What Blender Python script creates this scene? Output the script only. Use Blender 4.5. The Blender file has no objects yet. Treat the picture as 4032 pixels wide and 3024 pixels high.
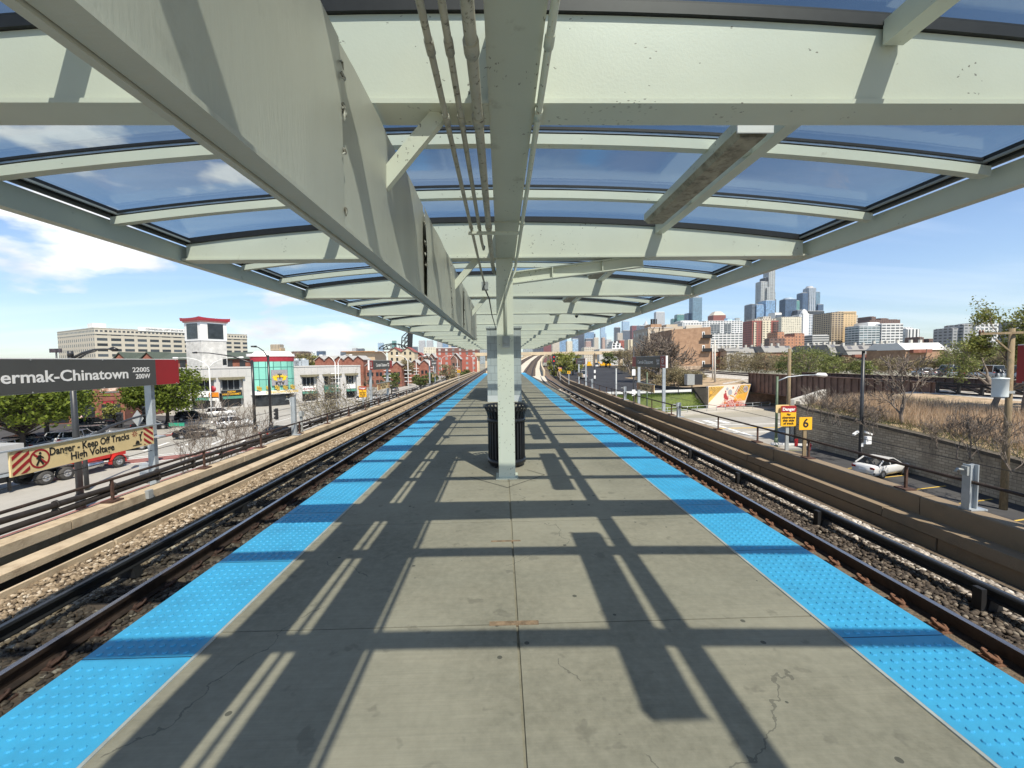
import bpy, bmesh, math, random
import numpy as np
from mathutils import Vector, Matrix
rnd = random.Random(7)
SC = bpy.context.scene
COL = SC.collection
R = math.radians
CAMZ = 1.65
F, CX, CY = 1680., 2016., 1512.
YAW, PITCH, ROLL = R(1.3552831), R(3.1184755), R(.75)
_w = Vector((math.sin(YAW)*math.cos(PITCH), math.cos(YAW)*math.cos(PITCH), -math.sin(PITCH)))
_r0 = Vector((math.cos(YAW), -math.sin(YAW), 0)); _u0 = _r0.cross(_w)
_r = _r0*math.cos(ROLL)-_u0*math.sin(ROLL)
_u = _r0*math.sin(ROLL)+_u0*math.cos(ROLL)
GZ = -7.8
def ray(x, y): return _w+_r*((x-CX)/F)-_u*((y-CY)/F)
def onz(x, y, z=GZ):
    d = ray(x, y); return d*((z-CAMZ)/d.z)+Vector((0, 0, CAMZ))
def ony(x, y, Y):
    d = ray(x, y); return d*(Y/d.y)+Vector((0, 0, CAMZ))

# ---------------------------------------------------------------- materials
def nn(t, typ, **kw):
    n = t.nodes.new(typ)
    for k, v in kw.items(): setattr(n, k, v)
    return n
def lk(t, a, b): t.links.new(a, b)
def c4(c): return (c[0], c[1], c[2], 1)
def newmat(name):
    m = bpy.data.materials.new(name); m.use_nodes = True
    t = m.node_tree; b = t.nodes['Principled BSDF']
    return m, t, b
def ramp(t, src, p0, p1, a=(0,0,0), b=(1,1,1)):
    r = nn(t, 'ShaderNodeValToRGB')
    r.color_ramp.elements[0].position = p0; r.color_ramp.elements[1].position = p1
    r.color_ramp.elements[0].color = c4(a); r.color_ramp.elements[1].color = c4(b)
    lk(t, src, r.inputs[0]); return r.outputs[0]
def mixc(t, fac, a, b, mode='MIX'):
    m = nn(t, 'ShaderNodeMix', data_type='RGBA', blend_type=mode)
    for s, v in ((0, fac), (6, a), (7, b)):
        if isinstance(v, bpy.types.NodeSocket): lk(t, v, m.inputs[s])
        else: m.inputs[s].default_value = v if s == 0 else c4(v)
    return m.outputs[2]
def math_(t, op, a, b=0., clamp=False):
    m = nn(t, 'ShaderNodeMath', operation=op, use_clamp=clamp)
    for s, v in ((0, a), (1, b)):
        if isinstance(v, bpy.types.NodeSocket): lk(t, v, m.inputs[s])
        else: m.inputs[s].default_value = v
    return m.outputs[0]
def noise(t, scale, detail=4, rough=.55, vec=None, dist=0):
    n = nn(t, 'ShaderNodeTexNoise'); n.inputs['Scale'].default_value = scale
    n.inputs['Detail'].default_value = detail; n.inputs['Roughness'].default_value = rough
    n.inputs['Distortion'].default_value = dist
    if vec is None:
        vec = nn(t, 'ShaderNodeTexCoord').outputs['Object']
    lk(t, vec, n.inputs['Vector']); return n.outputs['Fac']
def stretch(t, s, uv=False):
    m = nn(t, 'ShaderNodeMapping'); m.inputs['Scale'].default_value = s
    lk(t, nn(t, 'ShaderNodeTexCoord').outputs['UV' if uv else 'Object'], m.inputs['Vector']); return m.outputs[0]
def bump(t, b, h, strength=.3, dist=.02):
    n = nn(t, 'ShaderNodeBump'); n.inputs['Strength'].default_value = strength; n.inputs['Distance'].default_value = dist
    lk(t, h, n.inputs['Height']); lk(t, n.outputs[0], b.inputs['Normal'])
MATS = {}
def pm(name, col, rough=.6, metal=0., var=.18, scale=4., bmp=0., bscale=None, dirt=None, dscale=1.5, dlo=.55, dhi=.75, spec=.5, st=None):
    if name in MATS: return MATS[name]
    m, t, b = newmat(name)
    vec = stretch(t, st) if st else None
    f = noise(t, scale, 5, .6, vec)
    lo = [c*(1-var) for c in col]; hi = [min(1, c*(1+var)) for c in col]
    c = mixc(t, ramp(t, f, .3, .7), lo, hi)
    if dirt:
        c = mixc(t, ramp(t, noise(t, dscale, 7, .65), dlo, dhi), c, dirt)
    lk(t, c, b.inputs['Base Color'])
    b.inputs['Roughness'].default_value = rough; b.inputs['Metallic'].default_value = metal
    b.inputs['Specular IOR Level'].default_value = spec
    if bmp: bump(t, b, noise(t, bscale or scale*6, 4, .6, vec), bmp)
    MATS[name] = m; return m
def emis(name, col, s):
    m, t, b = newmat(name); b.inputs['Base Color'].default_value = c4(col)
    b.inputs['Emission Color'].default_value = c4(col); b.inputs['Emission Strength'].default_value = s
    return m
def wmat(name, wall, glass, cw, ch, fw=.6, fh=.6, wrough=.8, grough=.15, var=.5, wvar=.1, off=(0,0), band=None, lit=.0):
    """wall with a window grid in its own UV metres"""
    if name in MATS: return MATS[name]
    m, t, b = newmat(name)
    uv = nn(t, 'ShaderNodeTexCoord').outputs['UV']
    s = nn(t, 'ShaderNodeSeparateXYZ'); lk(t, uv, s.inputs[0])
    u = math_(t, 'DIVIDE', math_(t, 'ADD', s.outputs[0], off[0]), cw); v = math_(t, 'DIVIDE', math_(t, 'ADD', s.outputs[1], off[1]), ch)
    def inside(x, f):
        return math_(t, 'LESS_THAN', math_(t, 'ABSOLUTE', math_(t, 'SUBTRACT', math_(t, 'FRACT', x), .5)), f/2)
    mask = math_(t, 'MULTIPLY', inside(u, fw), inside(v, fh))
    cmb = nn(t, 'ShaderNodeCombineXYZ'); lk(t, math_(t, 'FLOOR', u), cmb.inputs[0]); lk(t, math_(t, 'FLOOR', v), cmb.inputs[1])
    wn = nn(t, 'ShaderNodeTexWhiteNoise', noise_dimensions='2D'); lk(t, cmb.outputs[0], wn.inputs[0])
    g0 = [c*(1-var) for c in glass]; g1 = [min(1, c*(1+var)) for c in glass]
    gc = mixc(t, wn.outputs[0], g0, g1)
    f = noise(t, .25, 4)
    wc = mixc(t, f, [c*(1-wvar) for c in wall], [min(1, c*(1+wvar)) for c in wall])
    if band:
        bf = math_(t, 'LESS_THAN', math_(t, 'FRACT', v), band[0]); wc = mixc(t, bf, wc, band[1])
    lk(t, mixc(t, mask, wc, gc), b.inputs['Base Color'])
    mr = math_(t, 'MULTIPLY_ADD', mask, grough-wrough); t.nodes[-1].inputs[2].default_value = wrough
    lk(t, mr, b.inputs['Roughness'])
    MATS[name] = m; return m
def brick(name, c1, c2, mortar, w=.22, h=.075, ms=.012, rough=.85, bmp=.25, var=.25):
    if name in MATS: return MATS[name]
    m, t, b = newmat(name)
    uv = nn(t, 'ShaderNodeTexCoord').outputs['UV']
    n = nn(t, 'ShaderNodeTexBrick'); lk(t, uv, n.inputs['Vector'])
    n.inputs['Scale'].default_value = 1; n.inputs['Brick Width'].default_value = w; n.inputs['Row Height'].default_value = h
    n.inputs['Mortar Size'].default_value = ms; n.inputs['Color1'].default_value = c4(c1); n.inputs['Color2'].default_value = c4(c2)
    n.inputs['Mortar'].default_value = c4(mortar)
    c = mixc(t, ramp(t, noise(t, .7, 6, .65), .3, .75), n.outputs[0], [x*.55 for x in c1])
    lk(t, c, b.inputs['Base Color']); b.inputs['Roughness'].default_value = rough
    if bmp: bump(t, b, math_(t, 'ADD', math_(t, 'MULTIPLY', n.outputs[1], -1.), noise(t, 9)), bmp, .02)
    MATS[name] = m; return m

# ---------------------------------------------------------------- mesh building
class MB:
    def __init__(s): s.v = []; s.f = []; s.uv = []; s.mi = []; s.sm = []
    def add(s, vs, fs, uvs=None, mi=0, smooth=False):
        o = len(s.v); s.v += [tuple(v) for v in vs]
        for i, f in enumerate(fs):
            s.f.append([o+k for k in f]); s.uv.append(uvs[i] if uvs else None); s.mi.append(mi); s.sm.append(smooth)
        return s
    def obox(s, c, ax, h, mi=0, skip=()):
        """box: centre, three axis vectors, half sizes"""
        c = Vector(c); A = [Vector(a) for a in ax]
        P = lambda i, j, k: c+A[0]*(h[0]*i)+A[1]*(h[1]*j)+A[2]*(h[2]*k)
        vs = [P(i, j, k) for k in (-1, 1) for j in (-1, 1) for i in (-1, 1)]
        fs = [(0,2,3,1), (4,5,7,6), (0,1,5,4), (2,6,7,3), (0,4,6,2), (1,3,7,5)]
        a, b, d = 2*h[0], 2*h[1], 2*h[2]
        uv = [[(0,0),(0,b),(a,b),(a,0)], [(0,0),(a,0),(a,b),(0,b)], [(0,0),(a,0),(a,d),(0,d)], [(a,0),(a,d),(0,d),(0,0)],
              [(b,0),(b,d),(0,d),(0,0)][0:1]+[(b,d),(0,d),(0,0)], [(0,0),(b,0),(b,d),(0,d)]]
        keep = [i for i in range(6) if i not in skip]
        return s.add(vs, [fs[i] for i in keep], [uv[i] for i in keep], mi)
    def box(s, x0, x1, y0, y1, z0, z1, mi=0, skip=()):
        return s.obox(((x0+x1)/2, (y0+y1)/2, (z0+z1)/2), ((1,0,0), (0,1,0), (0,0,1)), ((x1-x0)/2, (y1-y0)/2, (z1-z0)/2), mi, skip)
    def bar(s, p, q, w, h, up=(0,0,1), mi=0):
        p, q = Vector(p), Vector(q); d = q-p; L = d.length; d.normalize()
        side = d.cross(Vector(up))
        if side.length < 1e-4: side = d.cross(Vector((1,0,0)))
        side.normalize(); u = side.cross(d)
        return s.obox((p+q)/2, (d, side, u), (L/2, w/2, h/2), mi)
    def tube(s, pts, r, n=8, mi=0, caps=True, smooth=True):
        pts = [Vector(p) for p in pts]; m = len(pts)
        rs = r if isinstance(r, (list, tuple)) else [r]*m
        vs = []; prev = None
        for i, p in enumerate(pts):
            d = (pts[min(i+1, m-1)]-pts[max(i-1, 0)])
            if d.length < 1e-9: d = Vector((0,0,1))
            d.normalize()
            if prev is None:
                a = d.cross(Vector((0,0,1)))
                if a.length < 1e-3: a = d.cross(Vector((1,0,0)))
            else: a = prev-d*prev.dot(d)
            a.normalize(); prev = a; b = d.cross(a)
            for k in range(n):
                t = 2*math.pi*k/n; vs.append(p+(a*math.cos(t)+b*math.sin(t))*rs[i])
        fs = [(i*n+k, i*n+(k+1) % n, (i+1)*n+(k+1) % n, (i+1)*n+k) for i in range(m-1) for k in range(n)]
        s.add(vs, fs, None, mi, smooth)
        if caps: s.add([], [])
        if caps:
            o = len(s.v)-len(vs)
            s.f += [[o+k for k in reversed(range(n))], [o+(m-1)*n+k for k in range(n)]]
            s.uv += [None, None]; s.mi += [mi, mi]; s.sm += [False, False]
        return s
    def cyl(s, p, q, r, r2=None, n=12, mi=0, caps=True): return s.tube([p, q], [r, r if r2 is None else r2], n, mi, caps)
    def lathe(s, prof, c=(0,0,0), n=24, mi=0, smooth=True):
        c = Vector(c); vs = []; m = len(prof)
        for (r, z) in prof:
            for k in range(n):
                t = 2*math.pi*k/n; vs.append(c+Vector((r*math.cos(t), r*math.sin(t), z)))
        fs = [(i*n+k, i*n+(k+1) % n, (i+1)*n+(k+1) % n, (i+1)*n+k) for i in range(m-1) for k in range(n)]
        return s.add(vs, fs, None, mi, smooth)
    def poly(s, pts, mi=0, uvs=None): return s.add(pts, [tuple(range(len(pts)))], [uvs] if uvs else None, mi)
    def prism(s, pts, ext, mi=0):
        """closed outline swept along a vector"""
        pts = [Vector(p) for p in pts]; e = Vector(ext); n = len(pts)
        fs = [tuple(reversed(range(n))), tuple(range(n, 2*n))]+[(i, (i+1) % n, n+(i+1) % n, n+i) for i in range(n)]
        L = e.length; acc = 0; uv = [[(0,0)]*n, [(0,0)]*n]
        uv[0] = [((pts[i]-pts[0]).length, pts[i].z) for i in reversed(range(n))]; uv[1] = [((pts[i]-pts[0]).length, pts[i].z) for i in range(n)]
        for i in range(n):
            d = (pts[(i+1) % n]-pts[i]).length; uv.append([(acc,0),(acc+d,0),(acc+d,L),(acc,L)]); acc += d
        return s.add(pts+[p+e for p in pts], fs, uv, mi)
    def sweep(s, prof, path, mi=0, closed=True):
        """profile of (offset across, z) swept along a ground path of (x,y,z)"""
        path = [Vector(p) for p in path]; m = len(path); n = len(prof); vs = []
        for i, p in enumerate(path):
            d = path[min(i+1, m-1)]-path[max(i-1, 0)]; d.z = 0; d.normalize(); sd = Vector((d.y, -d.x, 0))
            vs += [p+sd*a+Vector((0,0,b)) for a, b in prof]
        fs = []; uv = []; acc = 0
        for i in range(m-1):
            L = (path[i+1]-path[i]).length; h = 0
            for k in range(n if closed else n-1):
                j = (k+1) % n; fs.append((i*n+k, i*n+j, (i+1)*n+j, (i+1)*n+k)); dd = math.dist(prof[k], prof[j])
                uv.append([(acc, h), (acc, h+dd), (acc+L, h+dd), (acc+L, h)]); h += dd
            acc += L
        if closed:
            fs += [tuple(reversed(range(n))), tuple(range((m-1)*n, m*n))]; uv += [[(0,0)]*n]*2
        return s.add(vs, fs, uv, mi)
    def mesh(s, name, inv=None):
        me = bpy.data.meshes.new(name)
        vs = [inv @ Vector(v) for v in s.v] if inv is not None else s.v
        me.from_pydata([tuple(v) for v in vs], [], s.f)
        if any(u for u in s.uv):
            ul = me.uv_layers.new(name='UVMap'); flat = []
            for f, u in zip(s.f, s.uv):
                for k in range(len(f)): flat += list(u[k]) if u else (0., 0.)
            ul.data.foreach_set('uv', flat)
        me.polygons.foreach_set('material_index', s.mi); me.polygons.foreach_set('use_smooth', s.sm)
        me.update(); return me
    def build(s, name, mats, parent=None, world=True, fix=True):
        if not isinstance(mats, (list, tuple)): mats = [mats]
        inv = None; loc = None
        if parent is not None:
            if world: inv = wmx(parent).inverted()
        else:
            a = np.array(s.v); loc = Vector(((a[:,0].min()+a[:,0].max())/2, (a[:,1].min()+a[:,1].max())/2, a[:,2].min()))
            inv = Matrix.Translation(-loc)
        me = s.mesh(name, inv)
        for m in mats: me.materials.append(m)
        if fix:
            bm = bmesh.new(); bm.from_mesh(me); bmesh.ops.recalc_face_normals(bm, faces=bm.faces[:]); bm.to_mesh(me); bm.free()
        o = bpy.data.objects.new(name, me); COL.objects.link(o)
        if parent is not None: o.parent = parent
        else: o.location = loc
        return o
def wmx(o):
    m = Matrix.Translation(o.location) @ o.rotation_euler.to_matrix().to_4x4() @ Matrix.Diagonal(o.scale).to_4x4()
    return wmx(o.parent) @ m if o.parent else m
def tag(o, label=None, cat=None, group=None, kind=None):
    if label: o['label'] = label
    if cat: o['category'] = cat
    if group: o['group'] = group
    if kind: o['kind'] = kind
    return o
def thing(name, label, cat, loc=(0,0,0), rz=0., group=None):
    o = bpy.data.objects.new(name, None); COL.objects.link(o); o.location = loc; o.rotation_euler = (0, 0, rz)
    o.empty_display_size = .2
    return tag(o, label, cat, group)
def struct(mb, name, mat, label=None): 
    o = mb.build(name, mat); tag(o, label or name.replace('_', ' '), name.replace('_', ' '), kind='structure'); return o
def stuff(mb, name, mat, label, cat, fix=False):
    o = mb.build(name, mat, fix=fix); return tag(o, label, cat, kind='stuff')
KIDS = {}
def dup(o, loc=None, rz=None, parent=None, label=None):
    c = o.copy(); COL.objects.link(c)
    if parent is not None: c.parent = parent; c.matrix_parent_inverse = o.matrix_parent_inverse
    if loc is not None: c.location = loc
    if rz is not None: c.rotation_euler = (0, 0, rz)
    if label: c['label'] = label
    for ch in [x for x in bpy.data.objects if x.parent == o]: dup(ch, parent=c)
    return c
def text(body, size, mat, origin, right, up, depth=.004, parent=None, name='lettering', align='CENTER', bold=.0, width=None):
    """flat lettering standing proud of a board: origin is the middle (or left) of the line"""
    cu = bpy.data.curves.new('txt', 'FONT'); cu.body = body; cu.size = size; cu.extrude = depth/2; cu.offset = bold
    cu.align_x = align; cu.align_y = 'CENTER'; cu.resolution_u = 3
    o = bpy.data.objects.new('txt', cu); COL.objects.link(o)
    dg = bpy.context.evaluated_depsgraph_get(); dg.update()
    me = bpy.data.meshes.new_from_object(o.evaluated_get(dg)); bpy.data.objects.remove(o)
    vs = [v.co.copy() for v in me.vertices]; fs = [tuple(p.vertices) for p in me.polygons]
    if not vs: return None
    xs = [v.x for v in vs]; k = 1.
    if width: k = width/(max(xs)-min(xs))
    Rt, U = Vector(right).normalized(), Vector(up).normalized(); N = Rt.cross(U); og = Vector(origin)
    mb = MB(); mb.add([og+Rt*(v.x*k)+U*v.y+N*v.z for v in vs], fs)
    return mb.build(name, mat, parent, fix=False)
# ---------------------------------------------------------------- shared materials
CREAM = pm('painted_steel', (.63,.655,.555), .42, 0, .05, 1.2, .05, 60, dirt=(.28,.27,.2), dscale=5, dlo=.66, dhi=.82)
CREAM2 = pm('painted_sheet_steel', (.46,.46,.395), .36, 0, .07, .9, .08, 24, dirt=(.25,.24,.2), dscale=2.6, dlo=.58, dhi=.85, st=(1,3.5,.5))
def _cream_speck(m, edge=False):
    t = m.node_tree; b = t.nodes['Principled BSDF']; src = b.inputs['Base Color'].links[0].from_socket
    oc = nn(t, 'ShaderNodeTexCoord').outputs['Object']; s = nn(t, 'ShaderNodeSeparateXYZ'); lk(t, oc, s.inputs[0])
    v = nn(t, 'ShaderNodeTexVoronoi'); v.inputs['Scale'].default_value = 24; v.inputs['Randomness'].default_value = 1
    ad = nn(t, 'ShaderNodeVectorMath', operation='ADD'); lk(t, oc, ad.inputs[0]); nz = nn(t, 'ShaderNodeTexNoise'); nz.inputs['Scale'].default_value = 40; sc = nn(t, 'ShaderNodeVectorMath', operation='SCALE'); sc.inputs['Scale'].default_value = .05
    lk(t, nz.outputs['Color'], sc.inputs[0]); lk(t, sc.outputs[0], ad.inputs[1]); lk(t, ad.outputs[0], v.inputs['Vector'])
    ax = math_(t, 'ABSOLUTE', math_(t, 'SUBTRACT', s.outputs[0], .02))
    near = nn(t, 'ShaderNodeMapRange'); near.inputs[1].default_value = 1.6; near.inputs[2].default_value = .2; lk(t, ax, near.inputs[0])
    den = math_(t, 'SUBTRACT', .64, math_(t, 'MULTIPLY', near.outputs[0], .13))
    if edge:
        eg = nn(t, 'ShaderNodeMapRange'); eg.inputs[1].default_value = .085; eg.inputs[2].default_value = .125; lk(t, ax, eg.inputs[0]); den = math_(t, 'SUBTRACT', .6, math_(t, 'MULTIPLY', eg.outputs[0], .15))
    else:                                                               # grime along the flange edges
        fl = math_(t, 'LESS_THAN', s.outputs[2], 3.066); den = math_(t, 'SUBTRACT', den, math_(t, 'MULTIPLY', fl, .03))
    sp = math_(t, 'MULTIPLY', math_(t, 'LESS_THAN', v.outputs['Distance'], .17), math_(t, 'GREATER_THAN', noise(t, 4.3, 4), den))
    lk(t, mixc(t, math_(t, 'MULTIPLY', sp, .8), src, (.09,.075,.055)), b.inputs['Base Color'])
GIRDERM = pm('painted_steel_spine', (.52,.535,.45), .4, 0, .06, 1.2, .06, 50, dirt=(.26,.25,.19), dscale=4, dlo=.58, dhi=.8); _cream_speck(GIRDERM, True)
_cream_speck(CREAM)
RUBBER = pm('black_rubber', (.012,.012,.013), .5, 0, .3, 20)
SILVER = pm('aluminium', (.55,.57,.57), .3, .9, .15, 8)
DIRTYLENS = pm('dirty_lamp_lens', (.36,.32,.24), .5, 0, .3, 5, .1, 40, dirt=(.07,.055,.035), dscale=9, dlo=.45, dhi=.7)
CONDUIT = pm('spotted_conduit', (.42,.41,.35), .5, .1, .15, 6, .1, 50, dirt=(.13,.12,.10), dscale=34, dlo=.56, dhi=.66)
GALV = pm('galvanised_steel', (.42,.46,.49), .45, .35, .15, 3, .06, 30, dirt=(.3,.31,.31), dscale=2)
GREYSTEEL = pm('grey_painted_steel', (.33,.35,.35), .5, .1, .12, 4)
BLACKP = pm('black_paint', (.016,.016,.018), .33, 0, .3, 8)
DARKPOLE = pm('charcoal_pole_paint', (.035,.037,.04), .4, 0, .2, 5)
RUST = pm('rusty_steel', (.085,.045,.032), .8, .2, .4, 14, .3, 70, dirt=(.05,.028,.02), dscale=6)
DKRUST = pm('dark_rusty_steel', (.055,.036,.028), .65, .3, .35, 10, .2, 60, dirt=(.02,.017,.016), dscale=3, dlo=.45)
RAILHEAD = pm('worn_rail_steel', (.40,.37,.36), .27, .9, .2, 3, st=(6,.3,1))
CONTACT = pm('contact_rail_steel', (.014,.014,.015), .6, .1, .3, 5)
CONC_W = pm('weathered_concrete', (.46,.375,.26), .88, 0, .14, 2.2, .35, 45, dirt=(.27,.2,.13), dscale=2.4, dlo=.5, dhi=.72)
CONC_G = pm('grey_concrete', (.5,.48,.43), .88, 0, .12, 1.5, .25, 40, dirt=(.3,.28,.24), dscale=1.2, dlo=.5, dhi=.8)
WOOD_T = pm('tie_timber', (.095,.068,.048), .9, 0, .35, 9, .4, 40, st=(1,6,6))
WOODPOLE = pm('pole_timber', (.24,.18,.105), .85, 0, .35, 6, .3, 30, dirt=(.12,.115,.07), dscale=2, st=(6,6,.6))
CABLE = pm('cable_sheath', (.022,.018,.016), .6, 0, .4, 12)
WHITE = pm('white_paint', (.78,.78,.76), .5, 0, .06, 3)
SIGNGREY = pm('sign_grey', (.075,.076,.073), .45, 0, .06, 2)
SIGNRED = pm('sign_red', (.33,.022,.026), .42, 0, .08, 2)
SIGNWHITE = pm('sign_white', (.82,.82,.8), .45, 0, .03, 3)
SIGNBLACK = pm('sign_black', (.015,.015,.015), .5, 0, .1, 3)
SIGNCREAM = pm('sign_cream', (.72,.57,.30), .5, 0, .07, 2, dirt=(.55,.42,.22), dscale=2, dlo=.6, dhi=.9)
SIGNYEL = pm('sign_yellow', (.85,.45,.015), .45, 0, .05, 3)
REDPAINT = pm('red_paint', (.36,.03,.045), .45, 0, .15, 2)
GLASSDK = pm('dark_window_glass', (.025,.03,.035), .08, 0, .5, .8)
GLASSCAR = pm('car_glass', (.012,.014,.017), .05, 0, .3, 2)
TYRE = pm('tyre_rubber', (.06,.057,.053), .85, 0, .25, 12)
RIM = pm('wheel_rim', (.42,.42,.42), .4, .5, .2, 9)
CHROME = pm('chrome', (.6,.6,.6), .18, .95, .1, 4)
TAIL = pm('tail_lamp_red', (.3,.012,.012), .2, 0, .1, 4)
LAMPW = pm('lamp_lens', (.75,.77,.78), .15, 0, .05, 4)

def floor_mat():
    m, t, b = newmat('platform_concrete')
    oc = nn(t, 'ShaderNodeTexCoord').outputs['Object']
    big = noise(t, .9, 6, .6); med = noise(t, 5, 6, .65)
    c = mixc(t, ramp(t, big, .36, .66), (.228,.206,.153), (.35,.314,.238))
    c = mixc(t, math_(t, 'MULTIPLY', ramp(t, noise(t, 17, 7, .7), .36, .68), .5), c, (.40,.358,.272))
    st = noise(t, 1, 3, .6, stretch(t, (1.4,120,1)))                      # broom finish
    c = mixc(t, math_(t, 'MULTIPLY', ramp(t, st, .35, .68), .15), c, (.13,.126,.105))
    sp = ramp(t, noise(t, 6.5, 3, .5), .655, .70)                       # stains
    c = mixc(t, math_(t, 'MULTIPLY', sp, .28), c, (.08,.072,.058))
    g = nn(t, 'ShaderNodeTexVoronoi'); g.inputs['Scale'].default_value = 5.5; lk(t, oc, g.inputs['Vector'])
    gum = math_(t, 'MULTIPLY', math_(t, 'LESS_THAN', g.outputs['Distance'], .085), math_(t, 'GREATER_THAN', noise(t, 1.7, 2), .5))
    c = mixc(t, math_(t, 'MULTIPLY', gum, .75), c, (.05,.05,.043))
    # hairline cracks
    w = nn(t, 'ShaderNodeTexVoronoi', feature='DISTANCE_TO_EDGE'); w.inputs['Scale'].default_value = .42
    wv = nn(t, 'ShaderNodeVectorMath', operation='ADD'); nz = nn(t, 'ShaderNodeTexNoise'); nz.inputs['Scale'].default_value = 3; nz.inputs['Detail'].default_value = 8
    lk(t, oc, nz.inputs['Vector']); sc = nn(t, 'ShaderNodeVectorMath', operation='SCALE'); sc.inputs['Scale'].default_value = .35
    lk(t, nz.outputs['Color'], sc.inputs[0]); lk(t, oc, wv.inputs[0]); lk(t, sc.outputs[0], wv.inputs[1]); lk(t, wv.outputs[0], w.inputs['Vector'])
    cr = math_(t, 'MULTIPLY', math_(t, 'LESS_THAN', w.outputs['Distance'], .0013), math_(t, 'GREATER_THAN', noise(t, .8, 2), .6))
    c = mixc(t, math_(t, 'MULTIPLY', cr, .5), c, (.07,.066,.055))
    lk(t, c, b.inputs['Base Color']); b.inputs['Roughness'].default_value = .82; b.inputs['Specular IOR Level'].default_value = .3
    bump(t, b, math_(t, 'ADD', math_(t, 'MULTIPLY', st, .7), math_(t, 'MULTIPLY', noise(t, 60, 3), .5)), .16, .006)
    return m
FLOOR = floor_mat()
TACT = pm('blue_tactile_plastic', (.06,.41,.68), .5, 0, .07, 2.5, .08, 160, dirt=(.05,.30,.50), dscale=2.6, dlo=.48, dhi=.8)
def stone_mat(name, a, b_, c_, hi=(.75,.72,.66)):
    m, t, b = newmat(name)
    g = nn(t, 'ShaderNodeAttribute', attribute_name='rc')
    r = nn(t, 'ShaderNodeValToRGB'); e = r.color_ramp.elements
    e[0].position = 0; e[0].color = c4(a); e[1].position = .5; e[1].color = c4(b_)
    for p, cc in ((.85, c_), (1., hi)):
        x = e.new(p); x.color = c4(cc)
    lk(t, g.outputs['Fac'], r.inputs[0])
    lk(t, mixc(t, math_(t, 'MULTIPLY', noise(t, 35, 4), .5), r.outputs[0], [x*.5 for x in a]), b.inputs['Base Color'])
    b.inputs['Roughness'].default_value = .9; return m
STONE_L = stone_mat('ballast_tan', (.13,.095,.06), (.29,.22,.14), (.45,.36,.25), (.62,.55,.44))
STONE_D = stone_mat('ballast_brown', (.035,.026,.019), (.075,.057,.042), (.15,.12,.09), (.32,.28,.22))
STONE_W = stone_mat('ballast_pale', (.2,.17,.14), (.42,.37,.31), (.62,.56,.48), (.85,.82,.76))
BALLBASE = pm('ballast_bed', (.13,.1,.07), .95, 0, .5, 30, .8, 60)
BALLFAR = pm('ballast_pale_bed', (.48,.42,.34), .95, 0, .35, 9, .8, 40)
def glassroof():
    m = bpy.data.materials.new('tinted_roof_glass'); m.use_nodes = True; t = m.node_tree
    t.nodes.remove(t.nodes['Principled BSDF']); out = t.nodes['Material Output']
    tr = nn(t, 'ShaderNodeBsdfTransparent')
    cl = ramp(t, noise(t, .55, 3, .5, stretch(t, (1,2.2,1)), 1.5), .35, .75, (.54,.60,.61), (.59,.645,.65))
    lk(t, cl, tr.inputs[0])
    gl = nn(t, 'ShaderNodeBsdfGlossy'); gl.inputs['Roughness'].default_value = .12; gl.inputs[0].default_value = (.8,.85,.9,1)
    df = nn(t, 'ShaderNodeBsdfDiffuse'); df.inputs[0].default_value = (.5,.5,.47,1)
    fr = nn(t, 'ShaderNodeFresnel'); fr.inputs[0].default_value = 1.45
    bm = nn(t, 'ShaderNodeBump'); bm.inputs['Strength'].default_value = .06; bm.inputs['Distance'].default_value = .05
    lk(t, noise(t, 1.1, 2, .5, stretch(t, (1,1.6,1)), 2.), bm.inputs['Height'])
    lk(t, bm.outputs[0], gl.inputs['Normal'])
    m1 = nn(t, 'ShaderNodeMixShader'); lk(t, math_(t, 'MULTIPLY', fr.outputs[0], .16), m1.inputs[0]); lk(t, tr.outputs[0], m1.inputs[1]); lk(t, gl.outputs[0], m1.inputs[2])
    m2 = nn(t, 'ShaderNodeMixShader'); d = ramp(t, noise(t, 1.3, 6, .65, stretch(t, (1,3,1)), 3), .5, .95, (.004,.004,.004), (.06,.06,.06))
    lk(t, d, m2.inputs[0]); lk(t, m1.outputs[0], m2.inputs[1]); lk(t, df.outputs[0], m2.inputs[2])
    lk(t, m2.outputs[0], out.inputs[0]); return m
ROOFGLASS = glassroof()
# ---------------------------------------------------------------- platform
m = MB()
m.box(-2.37, 2.57, -3, 58.5, -.42, -.012, 0)
jo = 2.59-1.71*3
for i in range(36):
    y0 = jo+i*1.71; y1 = y0+1.71; g = .005
    rx = 2.0 if y1 < 19 else 2.9
    for a, b in ((-1.76, .072), (.078, rx)):
        m.box(a+g, b-g, y0+g, y1-g, -.011, 0., 0)
m.box(1.9, 3.2, 19.7, 58.5, -.42, -.014, 0)
for Y, x0, x1, h in ((2.60, -.10, .21, .021), (3.83, -.12, .15, .013), (9.43, -.2, .2, .03)):
    m.box(x0, x1, Y-h, Y+h, -.008, .0025, 1)
PATCH = pm('rusty_patch', (.26,.17,.10), .9, 0, .5, 16, .4, 60, dirt=(.1,.07,.05), dscale=9)
P_ = [onz(1650+u*.31646, 1600+v*.31646, 0) for u, v in ((628,880), (1098,1012), (1562,853), (1340,790))]
for a, b in ((0,1), (1,2), (2,3)):
    p, q = P_[a], P_[b]; d = (q-p).normalized(); sd = Vector((-d.y, d.x, 0))*.006; z = Vector((0,0,.003)); m.add([p-sd+z, q-sd+z, q+sd+z, p+sd+z], [(0,1,2,3)], None, 2)
struct(m, 'platform', [FLOOR, PATCH, pm('joint_dark', (.06,.056,.046), .9)], 'grey concrete station platform with saw cut joints')
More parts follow.
